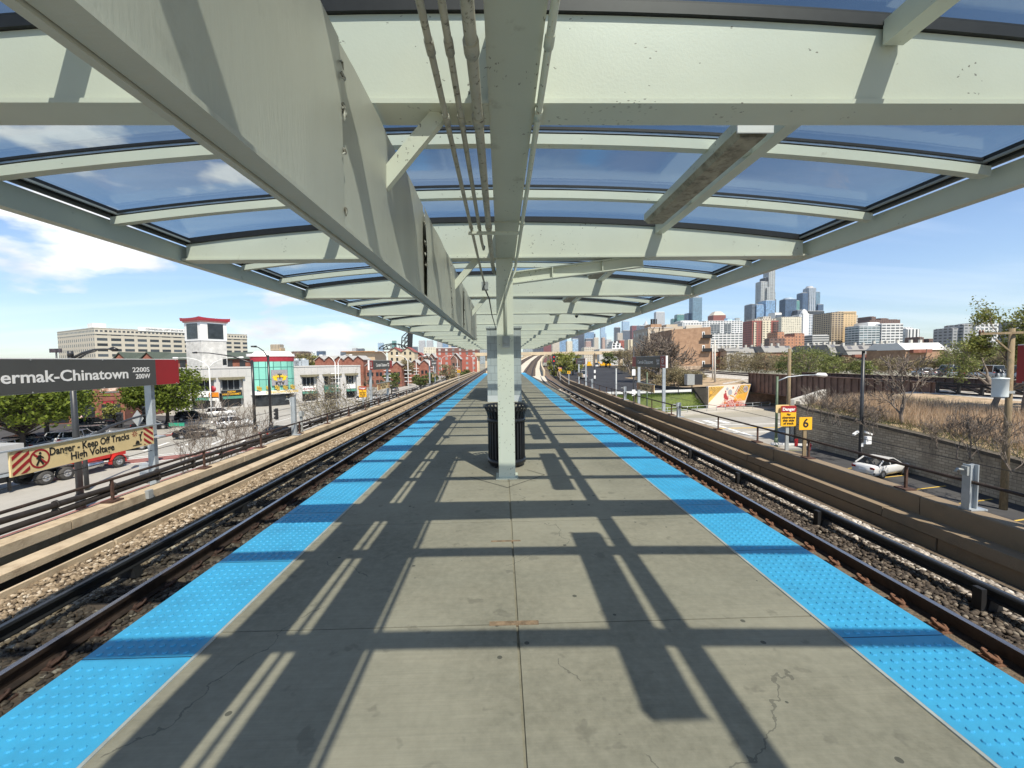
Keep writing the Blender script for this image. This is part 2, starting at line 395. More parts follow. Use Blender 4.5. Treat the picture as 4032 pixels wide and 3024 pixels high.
def tactile(path, side):
    m = MB()
    m.sweep([(-.305, -.03), (-.305, .006), (.305, .006), (.305, -.03)], path)
    n = 8
    for r in range(int(13/.061)):
        y = .7+r*.061
        ph = ((y-2.365) % 1.15)/1.15
        if ph < .028 or ph > .972: continue
        for c in range(9):
            x = path[0][0]-.244+c*.061
            vs = [(x+rr*math.cos(2*math.pi*k/n), y+rr*math.sin(2*math.pi*k/n), z) for rr, z in ((.0165,.0058),(.0125,.0125)) for k in range(n)]
            m.add(vs, [(k, (k+1) % n, n+(k+1) % n, n+k) for k in range(n)]+[tuple(range(n, 2*n))])
    for i in range(12):                                                 # seams between the tiles
        y = 2.365-1.15+i*1.15; m.box(path[0][0]-.304, path[0][0]+.304, y-.003, y+.003, .0055, .0068, 1)
    # pale edging line along the inner side
    s = 1 if side < 0 else -1
    m.sweep([(s*.307, -.01), (s*.307, .007), (s*.325, .007), (s*.325, -.01)], path, 2)
    EDGE = pm('pale_edge_sealant', (.42,.43,.40), .7, 0, .2, 8)
    DKS = pm('seam_dark_blue', (.012,.06,.13), .7)
    o = m.build('tactile_strip', [TACT, DKS, EDGE], fix=False)
    tag(o, 'blue studded tactile strip along the %s platform edge' % ('left' if side < 0 else 'right'), 'tactile strip', 'tactile strips', 'structure')
tactile([(-2.075,-3,0), (-2.075,20,0), (-2.075,57,0)], -1)
tactile([(2.275,-3,0), (2.275,17,0), (2.42,24,0), (2.66,41,0), (2.85,58,0)], 1)

# ---------------------------------------------------------------- canopy
canopy = thing('station_canopy', 'long pale green steel and glass canopy over the platform, carried on one central post line', 'canopy', (.055, 6.02, 0))
arch = lambda x: 3.53-.27*(x/4.2)**2
BY = [2.40+3.49*n for n in range(-1, 15)]
XS = [-4.2+8.4*i/24 for i in range(25)]
def archbar(mb, y0, y1, lo, hi, mi=0, flat=None, xs=XS):
    """bar across the platform following the arch; flat = fixed underside"""
    n = len(xs)
    vs = [(x, y, (flat if (flat is not None and k == 0) else arch(x)+(lo, hi)[k])) for y in (y0, y1) for k in (0, 1) for x in xs]
    fs = []
    for i in range(n-1):
        a, b, c, d = i, n+i, 2*n+i, 3*n+i
        fs += [(a, a+1, b+1, b), (c, d, d+1, c+1), (b, b+1, d+1, d), (a, c, c+1, a+1)]
    fs += [(0, n, 3*n, 2*n), (n-1, 3*n-1, 4*n-1, 2*n-1)]
    mb.add(vs, fs, None, mi)
for y in BY:
    m = MB(); archbar(m, y+.02, y+.2, 0, 0, 0, 3.075)
    m.box(-4.26, 4.26, y, y+.22, 3.05, 3.075)
    m.build('roof_beam', CREAM, canopy)
    m = MB(); archbar(m, y-.005, y+.225, .002, .05); archbar(m, y+.0, y+.22, .052, .075)
    g = m.build('glazing_bar', [RUBBER], canopy)
for n in range(len(BY)-1):
    for j in (1, 2):
        y = BY[n]+.11+1.163*j
        m = MB(); archbar(m, y-.04, y+.04, -.085, -.004); m.build('purlin', CREAM, canopy)
        m = MB(); archbar(m, y-.022, y+.022, -.004, .012, 1); archbar(m, y-.035, y+.035, .012, .03, 0); archbar(m, y-.045, y+.045, .03, .052, 1)
        m.build('glazing_bar', [SILVER, RUBBER], canopy)
for n in range(len(BY)-1):
    for j in range(3):
        y0 = BY[n]+.11+1.163*j; m = MB(); k = len(XS)
        vs = [(x, y, arch(x)+.064) for y in (y0+.01, y0+1.153) for x in XS]
        m.add(vs, [(i, i+1, k+i+1, k+i) for i in range(k-1)], None, 0, True)
        m.build('glass_pane', ROOFGLASS, canopy, fix=False)
for s in (-1, 1):
    m = MB(); m.box(s*4.27, s*4.35, -1.2, BY[-1]+.3, 3.05, 3.25); m.box(s*4.262, s*4.37, -1.2, BY[-1]+.3, 3.035, 3.052)
    m.build('fascia', CREAM, canopy)
    m = MB(); m.box(s*4.17, s*4.26, -1.2, BY[-1]+.3, 3.262, 3.30, 0); m.box(s*4.13, s*4.20, -1.2, BY[-1]+.3, 3.302, 3.335, 0); m.box(s*4.125, s*4.15, -1.2, BY[-1]+.3, 3.28, 3.30, 1)
    m.build('edge_gasket', [RUBBER, GREYSTEEL], canopy)
    m = MB()
    for n in range(len(BY)-1): m.box(s*2.125, s*2.24, BY[n]+.221, BY[n+1]-.001, 3.36, 3.49)
    m.build('roof_rail', CREAM, canopy)
m = MB(); m.box(-.05, .2, -2, 6.02, 3.044, 3.45)
for y in (4.35,): m.box(-.055, .205, y, y+.03, 3.03, 3.046)
m.build('spine_girder', GIRDERM, canopy)
m = MB(); m.box(-.06, .17, 5.9, 6.14, .012, 3.05); m.box(-.10, .21, 5.86, 6.18, 0, .014)
m.build('column', CREAM, canopy)
m = MB()
a, b = Vector((.17, 6.02, 2.80)), Vector((2.0, 6.02, 3.02)); d = (b-a).normalized()
m.bar(a, b, .012, .13, mi=0)
for dz in (-.075, .075): m.bar(a+Vector((0,0,dz)), b+Vector((0,0,dz)), .11, .014)
for t in (.42, .95): p = a.lerp(b, t*.72); m.box(p.x-.006, p.x+.006, 5.96, 6.08, p.z-.07, p.z+.07)
m.build('bracket_arm', CREAM, canopy)
for i, y in enumerate(BY[:4]):
    m = MB(); m.bar((-.33, y+.11, 3.05), (-.67, y+.11, 2.66), .085, .05, (0,1,0)); m.build('brace', CREAM, canopy)
# hung sheet steel screen on the left of the spine
screen = thing('hanging_steel_screen', 'deep pale sheet steel screen hung in sections under the canopy, left of the post', 'screen', (-.67, 5, 2.2))
ys = [-1.9+1.85*i for i in range(8)]
for i in range(len(ys)-1):
    m = MB(); y0, y1 = ys[i], ys[i+1]; n = 10
    vs = []; ph = rnd.random()*6
    for k in range(n+1):
        y = y0+.007+(y1-y0-.014)*k/n; q = .010*math.sin(k*1.25+ph)+.004*math.sin(k*2.9+ph)
        vs += [(-.634+q, y, 2.2), (-.634+q*1.6, y, 2.6), (-.634+q*.4, y, 2.95)]
    m.add(vs, [(3*k+j, 3*k+3+j, 3*k+4+j, 3*k+1+j) for k in range(n) for j in (0, 1)], None, 0, True)
    m.box(-.705, -.66, y0+.002, y1-.002, 2.215, 2.95)
    m.build('screen_section', CREAM2, screen)
    m = MB()
    for k in range(9 if y0 < 4 else 4):
        z = 2.24+rnd.random()*.66; a = rnd.uniform(.008, .02); p = Vector((-.628, y1+rnd.uniform(-.012,.012), z))
        m.tube([p, p+Vector((.008,rnd.uniform(-.02,.02),-a)), p+Vector((.004,rnd.uniform(-.03,.03),-2*a))], [a*.5,a*.4,.001], 4, 0, False)
    m.build('sealant', pm('peeling_sealant', (.5,.5,.44), .8, 0, .3, 20, dirt=(.1,.09,.07), dscale=30, dlo=.45, dhi=.6), screen, fix=False)
m = MB(); m.box(-.69, -.618, ys[0], ys[-1], 2.186, 2.2); m.box(-.716, -.694, ys[0], ys[-1], 2.178, 2.225); m.build('bottom_channel', CREAM2, screen)
m = MB(); m.box(-.7, -.635, ys[-1], ys[-1]+.03, 2.19, 2.95); m.build('end_plate', CREAM2, screen)
# strip lights along the right roof rail
lights = None
def strip_light():
    t = thing('strip_light', 'stained strip light under the right roof rail, directly overhead and above the view', 'strip light', (1.89, 1.2, 3.28), 0, 'canopy strip lights')
    m = MB(); m.prism([(1.76,-.29,3.33), (1.76,-.29,3.41), (2.02,-.29,3.41), (2.02,-.29,3.33)], (0,2.06,0)); m.build('housing', CREAM, t)
    m = MB(); m.prism([(1.765,-.27,3.33), (1.80,-.27,3.285), (1.98,-.27,3.285), (2.015,-.27,3.33)], (0,2.02,0)); m.build('lens', DIRTYLENS, t)
    m = MB(); m.box(1.755, 2.025, -.305, -.29, 3.30, 3.415); m.build('end_cap', SIGNWHITE, t)
    m = MB(); m.box(2.02, 2.125, .2, .26, 3.38, 3.43); m.box(2.02, 2.125, 1.3, 1.36, 3.38, 3.43); m.build('bracket', CREAM, t)
    return t
L0 = strip_light()
ORDL = 'nearest second third fourth fifth sixth seventh eighth ninth tenth farthest'.split()
for i in range(1, 12): dup(L0, (1.89, 1.2+3.49*i, 3.28), label='%s stained strip light seen under the right roof rail, counting away from the viewer' % ORDL[i-1])
# conduits under the beams
for nm, x, r, pts in (('thin_conduit', -.286, .016, [(-.286,-1.5,2.99), (-.286,4.6,2.99), (-.284,6.2,2.985), (-.27,7.3,2.95)]),
                  ('thin_conduit', -.204, .016, [(-.204,-1.5,2.99), (-.204,4.9,2.99), (-.195,5.15,2.975), (-.19,5.2,3.02)]),
                  ('wide_conduit', -.11, .027, [(-.11,-1.5,2.99), (-.11,5.2,2.99), (-.105,5.85,2.97), (-.09,6.05,2.9), (-.03,6.06,2.86)]),
                  ('thin_conduit', .192, .018, [(.225,-1.5,3.02), (.225,5.6,3.02), (.215,5.87,2.99), (.2,5.88,2.86), (.09,5.872,2.66), (.065,5.872,2.55), (.065,5.872,1.98)])):
    m = MB(); m.tube(pts, r, 10)
    for y in (1.9, 2.45, 4.35): m.cyl((pts[0][0], y-.04, pts[0][2]), (pts[0][0], y+.04, pts[0][2]), r*1.28, n=10)
    lab = {-.286:'leftmost speckled conduit running under the canopy beams beside the hanging screen', -.204:'middle thin speckled conduit under the canopy beams', -.11:'thick speckled conduit next to the spine girder', .192:'painted conduit along the right of the spine girder bending down the post'}[x]
    tag(m.build(nm, CONDUIT if x < 0 else CREAM), lab, 'conduit', 'conduits under the canopy')
m = MB(); m.box(-.32, .2, 4.42, 4.47, 2.945, 2.968); tag(m.build('conduit_strut', CREAM), 'short strut carrying the conduits below the spine girder just before the post', 'strut')
jb = thing('junction_box', 'small grey junction box on the leftmost conduit beyond the post', 'junction box', (-.27,7.35,2.86))
m = MB(); m.box(-.32, -.21, 7.3, 7.42, 2.86, 2.99); m.build('box', GREYSTEEL, jb)
m = MB(); m.box(-.27, -.26, 7.26, 7.3, 2.87, 2.98); m.build('cover', GREYSTEEL, jb)
m = MB(); m.tube([(-.26,7.4,2.87), (-.24,9,2.95), (-.25,12,2.93), (-.2,16.8,2.9)], .014, 6); tag(m.build('loose_cable', CABLE), 'dark loose cable sagging from the junction box towards the tiled room', 'cable')
ob = thing('outlet_box', 'grey weatherproof outlet box on the front of the post', 'outlet box', (.065,5.89,1.83))
m = MB(); m.box(.015, .115, 5.84, 5.899, 1.83, 1.99); m.build('box', GREYSTEEL, ob)
m = MB(); m.cyl((.065,5.84,1.92), (.065,5.815,1.92), .038, n=16); m.build('lid', GREYSTEEL, ob)
cam_ = thing('dome_camera', 'small dark dome camera under a beam on the right', 'camera', (2.27,12.9,2.95))
p = ony(2270, 1238, 12.98)
m = MB(); m.cyl((p.x,12.98,3.05), (p.x,12.98,2.985), .055, n=14); m.build('mount', CREAM, cam_)
m = MB(); m.lathe([(.05,2.985), (.05,2.97), (.035,2.94), (.012,2.925)], (p.x,12.98,0), 14); m.build('dome', BLACKP, cam_)
# tiled room behind the post
TILE = brick('pale_tiles', (.50,.55,.55), (.46,.52,.53), (.30,.33,.34), .3, .3, .012, .35, .1)
room = thing('tiled_room', 'pale tiled lift room standing in the middle of the platform behind the bin', 'tiled room', (.1,20,0))
m = MB(); m.box(-.58, .79, 17.2, 24.2, .26, 2.95); m.build('wall', TILE, room)
m = MB(); m.box(-.585, .795, 17.195, 24.2, 0, .26); m.build('plinth', pm('pale_plinth', (.6,.62,.62), .5, 0, .05, 2), room)
m = MB(); m.box(-.62, .83, 17.15, 24.3, 2.95, 3.03); m.build('cornice', TILE, room)
# litter bin
bin_ = thing('litter_bin', 'black slatted steel litter bin with a flared rim behind the post', 'litter bin', (.06,6.72,0))
C = Vector((.06, 6.72, 0)); NS = 30
for k in range(NS):
    t = 2*math.pi*(k+.5)/NS; d = Vector((math.cos(t), math.sin(t), 0)); sd = Vector((-d.y, d.x, 0))
    m = MB(); prev = None; vs = []
    prof = [(.285,.07), (.292,.1), (.292,.74), (.298,.80), (.315,.86), (.345,.92), (.35,.935)]
    for r, z in prof:
        for o in (-.016, .016):
            for q in (0, -.008): vs.append(C+d*(r+q)+sd*(o*r/.3)+Vector((0,0,z)))
    fs = []
    for i in range(len(prof)-1):
        a = 4*i; b = a+4; fs += [(a, a+2, b+2, b), (a+1, b+1, b+3, a+3), (a, b, b+1, a+1), (a+2, a+3, b+3, b+2)]
    m.add(vs, fs); m.build('slat', BLACKP, bin_)
for nm, pr in (('rim', [(.335,.93), (.362,.935), (.368,.95), (.36,.963), (.335,.958), (.335,.93)]), ('band', [(.286,.70), (.304,.70), (.304,.76), (.286,.76), (.286,.70)]),
               ('base', [(.0,.012), (.26,.012), (.29,.05), (.302,.06), (.302,.13), (.284,.13), (.284,.04), (0,.04)]), ('liner', [(0,.05), (.24,.05), (.265,.86), (.28,.875), (.262,.875), (.238,.06), (0,.06)])):
    m = MB(); m.lathe(pr, C, 40); m.build(nm, BLACKP if nm != 'liner' else pm('bin_liner_plastic', (.02,.02,.021), .6), bin_)
m = MB()
for k in range(4): t = .8+k*math.pi/2; p = C+Vector((.24*math.cos(t), .24*math.sin(t), 0)); m.cyl(p, p+Vector((0,0,.02)), .03, n=10)
m.build('foot', BLACKP, bin_)
# ---------------------------------------------------------------- track bed
RPATH = [(3.94,-3,0), (3.94,14,0), (4.1,24,0), (4.4,43,0), (5.1,61,0), (7.6,97,0), (14.6,165,0), (24,230,0)]       # right track, offset to its centre line
RP = [(x-.1 if i > 1 else x-.0, y, z) for i, (x, y, z) in enumerate(RPATH)]
LP = [(-3.83,-3,0), (-3.83,20,0), (-3.83,60,0), (-3.9,120,0), (-4.2,200,0)]
def bed(path, prof, name, mat, label):
    m = MB(); m.sweep(prof, path); o = m.build(name, mat); return tag(o, label, 'track bed', kind='structure')
LW = [(0,-3,0), (0,20,0), (0,60,0), (0,200,0)]
bed(LP, [(-2.6,-1.9), (-2.6,-1.33), (-1.2,-1.31), (0,-1.27), (2.2,-1.27), (2.2,-1.9)], 'track_bed', BALLBASE, 'track bed under the left track')
bed(RP, [(-2.0,-1.95), (-2.0,-1.27), (1.0,-1.27), (2.0,-1.36), (3.5,-1.72), (3.5,-1.95)], 'track_bed', BALLBASE, 'track bed under the right track')
def stones(name, mat, x0, x1, y0, y1, zf, n, s0, s1, label, seed, skip=None):
    rs = np.random.RandomState(seed)
    bm = bmesh.new(); bmesh.ops.create_icosphere(bm, subdivisions=1, radius=1); bv = np.array([v.co[:] for v in bm.verts]); bf = np.array([[v.index for v in f.verts] for f in bm.faces]); bm.free()
    u = rs.rand(n); y = y0+(y1-y0)*u**1.7; x = x0+(x1-x0)*rs.rand(n)
    if skip is not None:
        k = skip(x, y); x, y = x[k], y[k]; n = len(x)
    s = (s0+(s1-s0)*rs.rand(n))*(1+.03*np.maximum(0, y-6))
    V = bv[None]*(1+.5*(rs.rand(n, len(bv), 1)-.5))*(np.array([1,1,.7])[None, None]*(.75+.6*rs.rand(n, 1, 3)))*s[:, None, None]
    a = rs.rand(n)*6.28; ca, sa = np.cos(a)[:, None], np.sin(a)[:, None]
    X = V[:, :, 0]*ca-V[:, :, 1]*sa+x[:, None]; Y = V[:, :, 0]*sa+V[:, :, 1]*ca+y[:, None]
    Z = V[:, :, 2]+(np.vectorize(zf)(x)+s*.2*rs.rand(n))[:, None]
    P = np.stack([X, Y, Z], 2).reshape(-1, 3); Fc = (bf[None]+(np.arange(n)*len(bv))[:, None, None]).reshape(-1, 3)
    me = bpy.data.meshes.new(name); me.vertices.add(len(P)); me.vertices.foreach_set('co', P.ravel())
    me.loops.add(len(Fc)*3); me.loops.foreach_set('vertex_index', Fc.ravel()); me.polygons.add(len(Fc)); me.polygons.foreach_set('loop_start', np.arange(len(Fc))*3)
    me.update(calc_edges=True)
    at = me.attributes.new('rc', 'FLOAT', 'POINT'); at.data.foreach_set('value', np.repeat(rs.rand(n)**1.1, len(bv)))
    me.materials.append(mat); o = bpy.data.objects.new(name, me); COL.objects.link(o); return tag(o, label, 'ballast', kind='stuff')
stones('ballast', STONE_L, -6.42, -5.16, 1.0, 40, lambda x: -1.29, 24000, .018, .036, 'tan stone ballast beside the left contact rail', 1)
stones('ballast', STONE_D, -5.2, -2.7, .5, 16, lambda x: -1.275, 13000, .018, .036, 'shaded ballast between the left rails', 2, lambda x, y: (x < -4.66) | (x > -4.42))  # darker stones carry canopy and contact rail shade in their colour
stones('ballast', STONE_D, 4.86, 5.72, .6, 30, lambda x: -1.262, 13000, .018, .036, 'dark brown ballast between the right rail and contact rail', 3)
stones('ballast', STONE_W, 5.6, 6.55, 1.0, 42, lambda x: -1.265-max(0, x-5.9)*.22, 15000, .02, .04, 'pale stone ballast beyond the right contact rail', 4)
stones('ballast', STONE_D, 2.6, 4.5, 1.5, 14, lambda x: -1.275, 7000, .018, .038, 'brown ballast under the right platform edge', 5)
# rails
PROF = [(-.07,0), (-.07,.012), (-.012,.03), (-.008,.03), (-.008,.125), (-.035,.135), (-.035,.172), (.035,.172), (.035,.135), (.008,.125), (.008,.03), (.012,.03), (.07,.012), (.07,0)]
def rail(path, off, label, grp):
    m = MB(); m.sweep([(a+off, b-1.272) for a, b in PROF], path)
    m.sweep([(off-.032, -1.1005), (off-.032, -1.097), (off+.03, -1.097), (off+.03, -1.1005)], path, 1)
    tag(m.build('running_rail', [DKRUST, RAILHEAD]), label, 'rail', grp)
rail(LP, -.715, 'rusty running rail with a bright top, far rail of the left track', 'running rails')
rail(LP, .715, 'running rail of the left track tucked under the left platform edge', 'running rails')
rail(RP, .83, 'rusty running rail with a bright top, far rail of the right track', 'running rails')
rail(RP, -.6, 'running rail of the right track tucked under the right platform edge', 'running rails')
def sl_y(i): return -.2+i*.484
TIE = {}
def sleepers(x0, x1, n, lab, grp, key):
    m = MB(); m.box(x0, x1, -.11, .11, -1.45, -1.275)
    o = m.build('sleeper', WOOD_T); tag(o, lab, 'sleeper', grp); base = o.location.copy()
    for i in range(n):
        c = o if i == 0 else dup(o); c.location = (base.x+(.0 if i*.484 < 14 or key < 0 else (i*.484-14)*.012), sl_y(i), base.z)
sleepers(-5.15, -2.6, 64, 'weathered timber sleeper in the left track, one of an even row', 'sleepers of the left track', -1)
sleepers(2.6, 5.2, 64, 'weathered timber sleeper in the right track, one of an even row', 'sleepers of the right track', 1)
def clips(x, s, n, lab, grp, mat):
    t = thing('rail_fastening', lab, 'rail fastening', (x, 0, -1.272), 0, grp)
    m = MB(); m.box(x-.19, x+.19, -.095, .095, -1.275, -1.262)
    for q in (-1, 1):
        xx = x+q*.115; m.box(xx-.03, xx+.03, -.06, .06, -1.262, -1.235)
    m.build('base_plate', mat, t)
    for q in (-1, 1):
        pts = []
        for k in range(15):
            a = math.pi*1.6*k/14-.5; pts.append((x+q*(.125+.048*math.sin(a)), .05*math.cos(a)*1.25-.012*k/14+.01, -1.222+.028*math.sin(k*.42)))
        pts.append((x+q*.075, pts[-1][1]+.03, -1.235))
        m = MB(); m.tube(pts, .0125, 8); m.tube([(x+q*.16,-.095,-1.222), (x+q*.16,.06,-1.222)], .013, 8); m.build('clip', mat, t)
    for i in range(n):
        c = t if i == 0 else dup(t); y = sl_y(i)+(.15 if x > 0 else 0); c.location = (x+(0 if (y < 14 or x < 0) else (y-14)*.0105), y, -1.272)
CLIPM = pm('rusty_clip', (.17,.085,.05), .85, .1, .35, 18, .3, 70)
clips(4.77, 1, 70, 'rusty spring clip fastening on the right track rail, one of an even row', 'rail fastenings of the right track', CLIPM)
clips(-4.545, -1, 56, 'rusty spring clip fastening on the left track rail, one of an even row', 'rail fastenings of the left track', RUST)
def contact(path, off, ys, lab):
    t = thing('contact_rail', lab, 'contact rail', (off+path[0][0], 6, -1.27))
    m = MB(); m.sweep([(off-.045, -1.03), (off-.05, -1.01), (off-.04, -.992), (off+.04, -.992), (off+.05, -1.01), (off+.045, -1.03), (off+.015, -1.045), (off+.015, -1.10), (off+.055, -1.115), (off+.055, -1.13), (off-.055, -1.13), (off-.055, -1.115), (off-.015, -1.10), (off-.015, -1.045)], path)
    m.build('rail', CONTACT, t)
    m = MB(); m.sweep([(off-.02, -.991), (off-.02, -.988), (off+.03, -.988), (off+.03, -.991)], path); m.build('running_surface', pm('polished_contact_face', (.07,.075,.085), .32, .6, .2, 3, st=(6,.3,1)), t)
    for y in ys:
        p = None
        for a, b in zip(path, path[1:]):
            if a[1] <= y <= b[1]: f = (y-a[1])/(b[1]-a[1]); p = a[0]+(b[0]-a[0])*f+off
        m = MB(); m.prism([(p-.10,y-.06,-1.27), (p+.10,y-.06,-1.27), (p+.06,y-.06,-1.13), (p-.06,y-.06,-1.13)], (0,.12,0)); m.box(p-.16, p-.1, y-.05, y+.05, -1.27, -1.0)
        m.build('support', CONTACT, t)
contact(LP, -1.33, [.9+2.5*i for i in range(16)], 'black contact rail on short supports beside the left track')
contact(RP, 1.6, [2.1+2.5*i for i in range(16)], 'black contact rail on short supports beside the right track')

# ---------------------------------------------------------------- parapets
def ledges(path, profs, lab, y_end, name='parapet_wall', joints=(), mats=(CONC_W,)):
    t = thing(name, lab, 'parapet wall', (path[0][0]+profs[0][1][0][0], 10, -1.9))
    for nm, prof, step, ph in profs:
        # every ledge is cast in lengths: a 2 cm joint between them
        m = MB(); cur = -3+ph
        pts = path
        def at(y):
            for a, b in zip(pts, pts[1:]):
                if a[1] <= y <= b[1]: f = (y-a[1])/(b[1]-a[1]); return (a[0]+(b[0]-a[0])*f, y, 0)
            return pts[-1]
        while cur < y_end:
            nx = min(cur+step, y_end); jy = rnd.uniform(-.012, .012)
            q = [at(max(-3, cur)), at((max(-3, cur)+nx)/2), at(nx-.025)]
            m.sweep([(a+jy, b+jy*.5) for a, b in prof], q); cur = nx
        m.build(nm, mats[0] if nm != 'walkway_support' else pm('shade_dark_concrete', (.05,.042,.034), .95), t)  # support coloured near black: shade under the ledges painted in
    return t
LWP = [(0,-3,0), (0,30,0), (.0,60,0), (.6,110,0), (.6,183,0)]
R_ = lambda x0, x1, z0, z1: [(x0,z0), (x0,z1), (x1,z1), (x1,z0)]
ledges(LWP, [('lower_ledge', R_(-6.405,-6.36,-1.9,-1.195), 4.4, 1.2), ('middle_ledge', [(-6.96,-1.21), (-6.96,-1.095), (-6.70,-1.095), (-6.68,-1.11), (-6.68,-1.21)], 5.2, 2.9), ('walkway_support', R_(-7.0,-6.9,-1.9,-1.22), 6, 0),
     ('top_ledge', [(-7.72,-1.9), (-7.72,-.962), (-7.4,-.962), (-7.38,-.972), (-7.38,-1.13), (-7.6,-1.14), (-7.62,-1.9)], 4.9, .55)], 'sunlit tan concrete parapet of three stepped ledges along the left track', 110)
RWP = [(0,-3,0), (0,20,0), (0,26,0), (.55,44,0), (1.0,57,0), (3,80,0), (8,120,0)]
CONC_S = pm('brown_weathered_concrete', (.25,.19,.125), .9, 0, .16, 2, .35, 45, dirt=(.17,.13,.09), dscale=2, dlo=.45, dhi=.75)
ledges(RWP, [('lower_ledge', R_(7.42,7.55,-1.95,-1.49), 5, 0), ('middle_ledge', [(7.40,-1.47), (7.43,-1.30), (7.72,-1.30), (7.72,-1.47)], 4.6, 1.85), ('top_ledge', [(7.70,-1.95), (7.70,-.98), (7.72,-.96), (8.02,-.96), (8.02,-1.95)], 4.25, 2.1)],
     'brown concrete parapet with a lower ledge along the right track', 110, mats=(CONC_S,))
def handrail(x, z0, z1, ys, lab, y1, bend=None, extra=()):
    t = thing('handrail', lab, 'handrail', (x, 10, z0))
    pth = [(x+(bend(y) if bend else 0), y, z1) for y in np.linspace(-2, y1, 24)]
    m = MB(); m.tube(pth, .028, 8); m.build('rail', DKRUST, t)
    for y in ys:
        xx = x+(bend(y) if bend else 0)
        m = MB(); m.box(xx-.02, xx+.02, y-.02, y+.02, z0, z1-.02); p = m.build('post', RUST, t)
        m = MB(); m.box(xx-.12, xx+.1, y-.13, y+.13, z0-.002, z0+.03); m.build('base_plate', RUST, p)
    return t
def rbend(y): return 0 if y < 26 else ((y-26)/18*.55 if y < 44 else .55+(y-44)/13*.45)
handrail(-7.55, -.965, -.53, [3.2+2.55*i for i in range(14)], 'rusty low pipe handrail on the left parapet', 38)
handrail(7.88, -.962, -.49, [5.05, 8.05, 10.7, 12.9, 15.3, 19.6, 22.2]+[25+2.6*i for i in range(10)], 'rusty low pipe handrail on the right parapet', 50, rbend)
for k, (x, z, r, lab) in enumerate(((-7.80,-.745,.055,'upper black cable duct clipped behind the left parapet'), (-7.80,-.875,.055,'lower black cable duct clipped behind the left parapet'))):
    m = MB(); m.tube([(x+.02*math.sin(y*.9+k), y, z+.018*math.sin(y*1.3+k*2)) for y in np.linspace(-2, 60, 60)], r, 8)
    for y in np.arange(2.0, 40, 1.1): m.cyl((x,y-.02,z), (x,y+.02,z), r*1.35, n=8)
    tag(m.build('cable_duct', CABLE), lab, 'cable duct', 'cable ducts behind the left parapet')
for z, lab in ((-.30,'second wire from the top strung outside the left handrail'), (-.06,'top wire strung outside the left handrail'), (-.68,'lowest wire strung outside the left handrail')):
    m = MB(); m.tube([(-8.12, y, z+.02*math.cos(y*.4)) for y in np.linspace(-2, 60, 40)], .007, 5); tag(m.build('guard_wire', CABLE), lab, 'wire', 'wires along the left parapet')
m = MB(); m.tube([(8.25+rbend(y), y, -.22+.03*math.cos(y*.4)) for y in np.linspace(-2, 40, 40)], .007, 5); tag(m.build('guard_wire', CABLE), 'thin wire strung outside the right handrail', 'wire')
m = MB(); m.box(-7.40, -7.32, 8.85, 8.97, -1.10, -.93); tag(m.build('junction_box', GREYSTEEL), 'small grey box on the face of the left parapet near the sign', 'junction box')
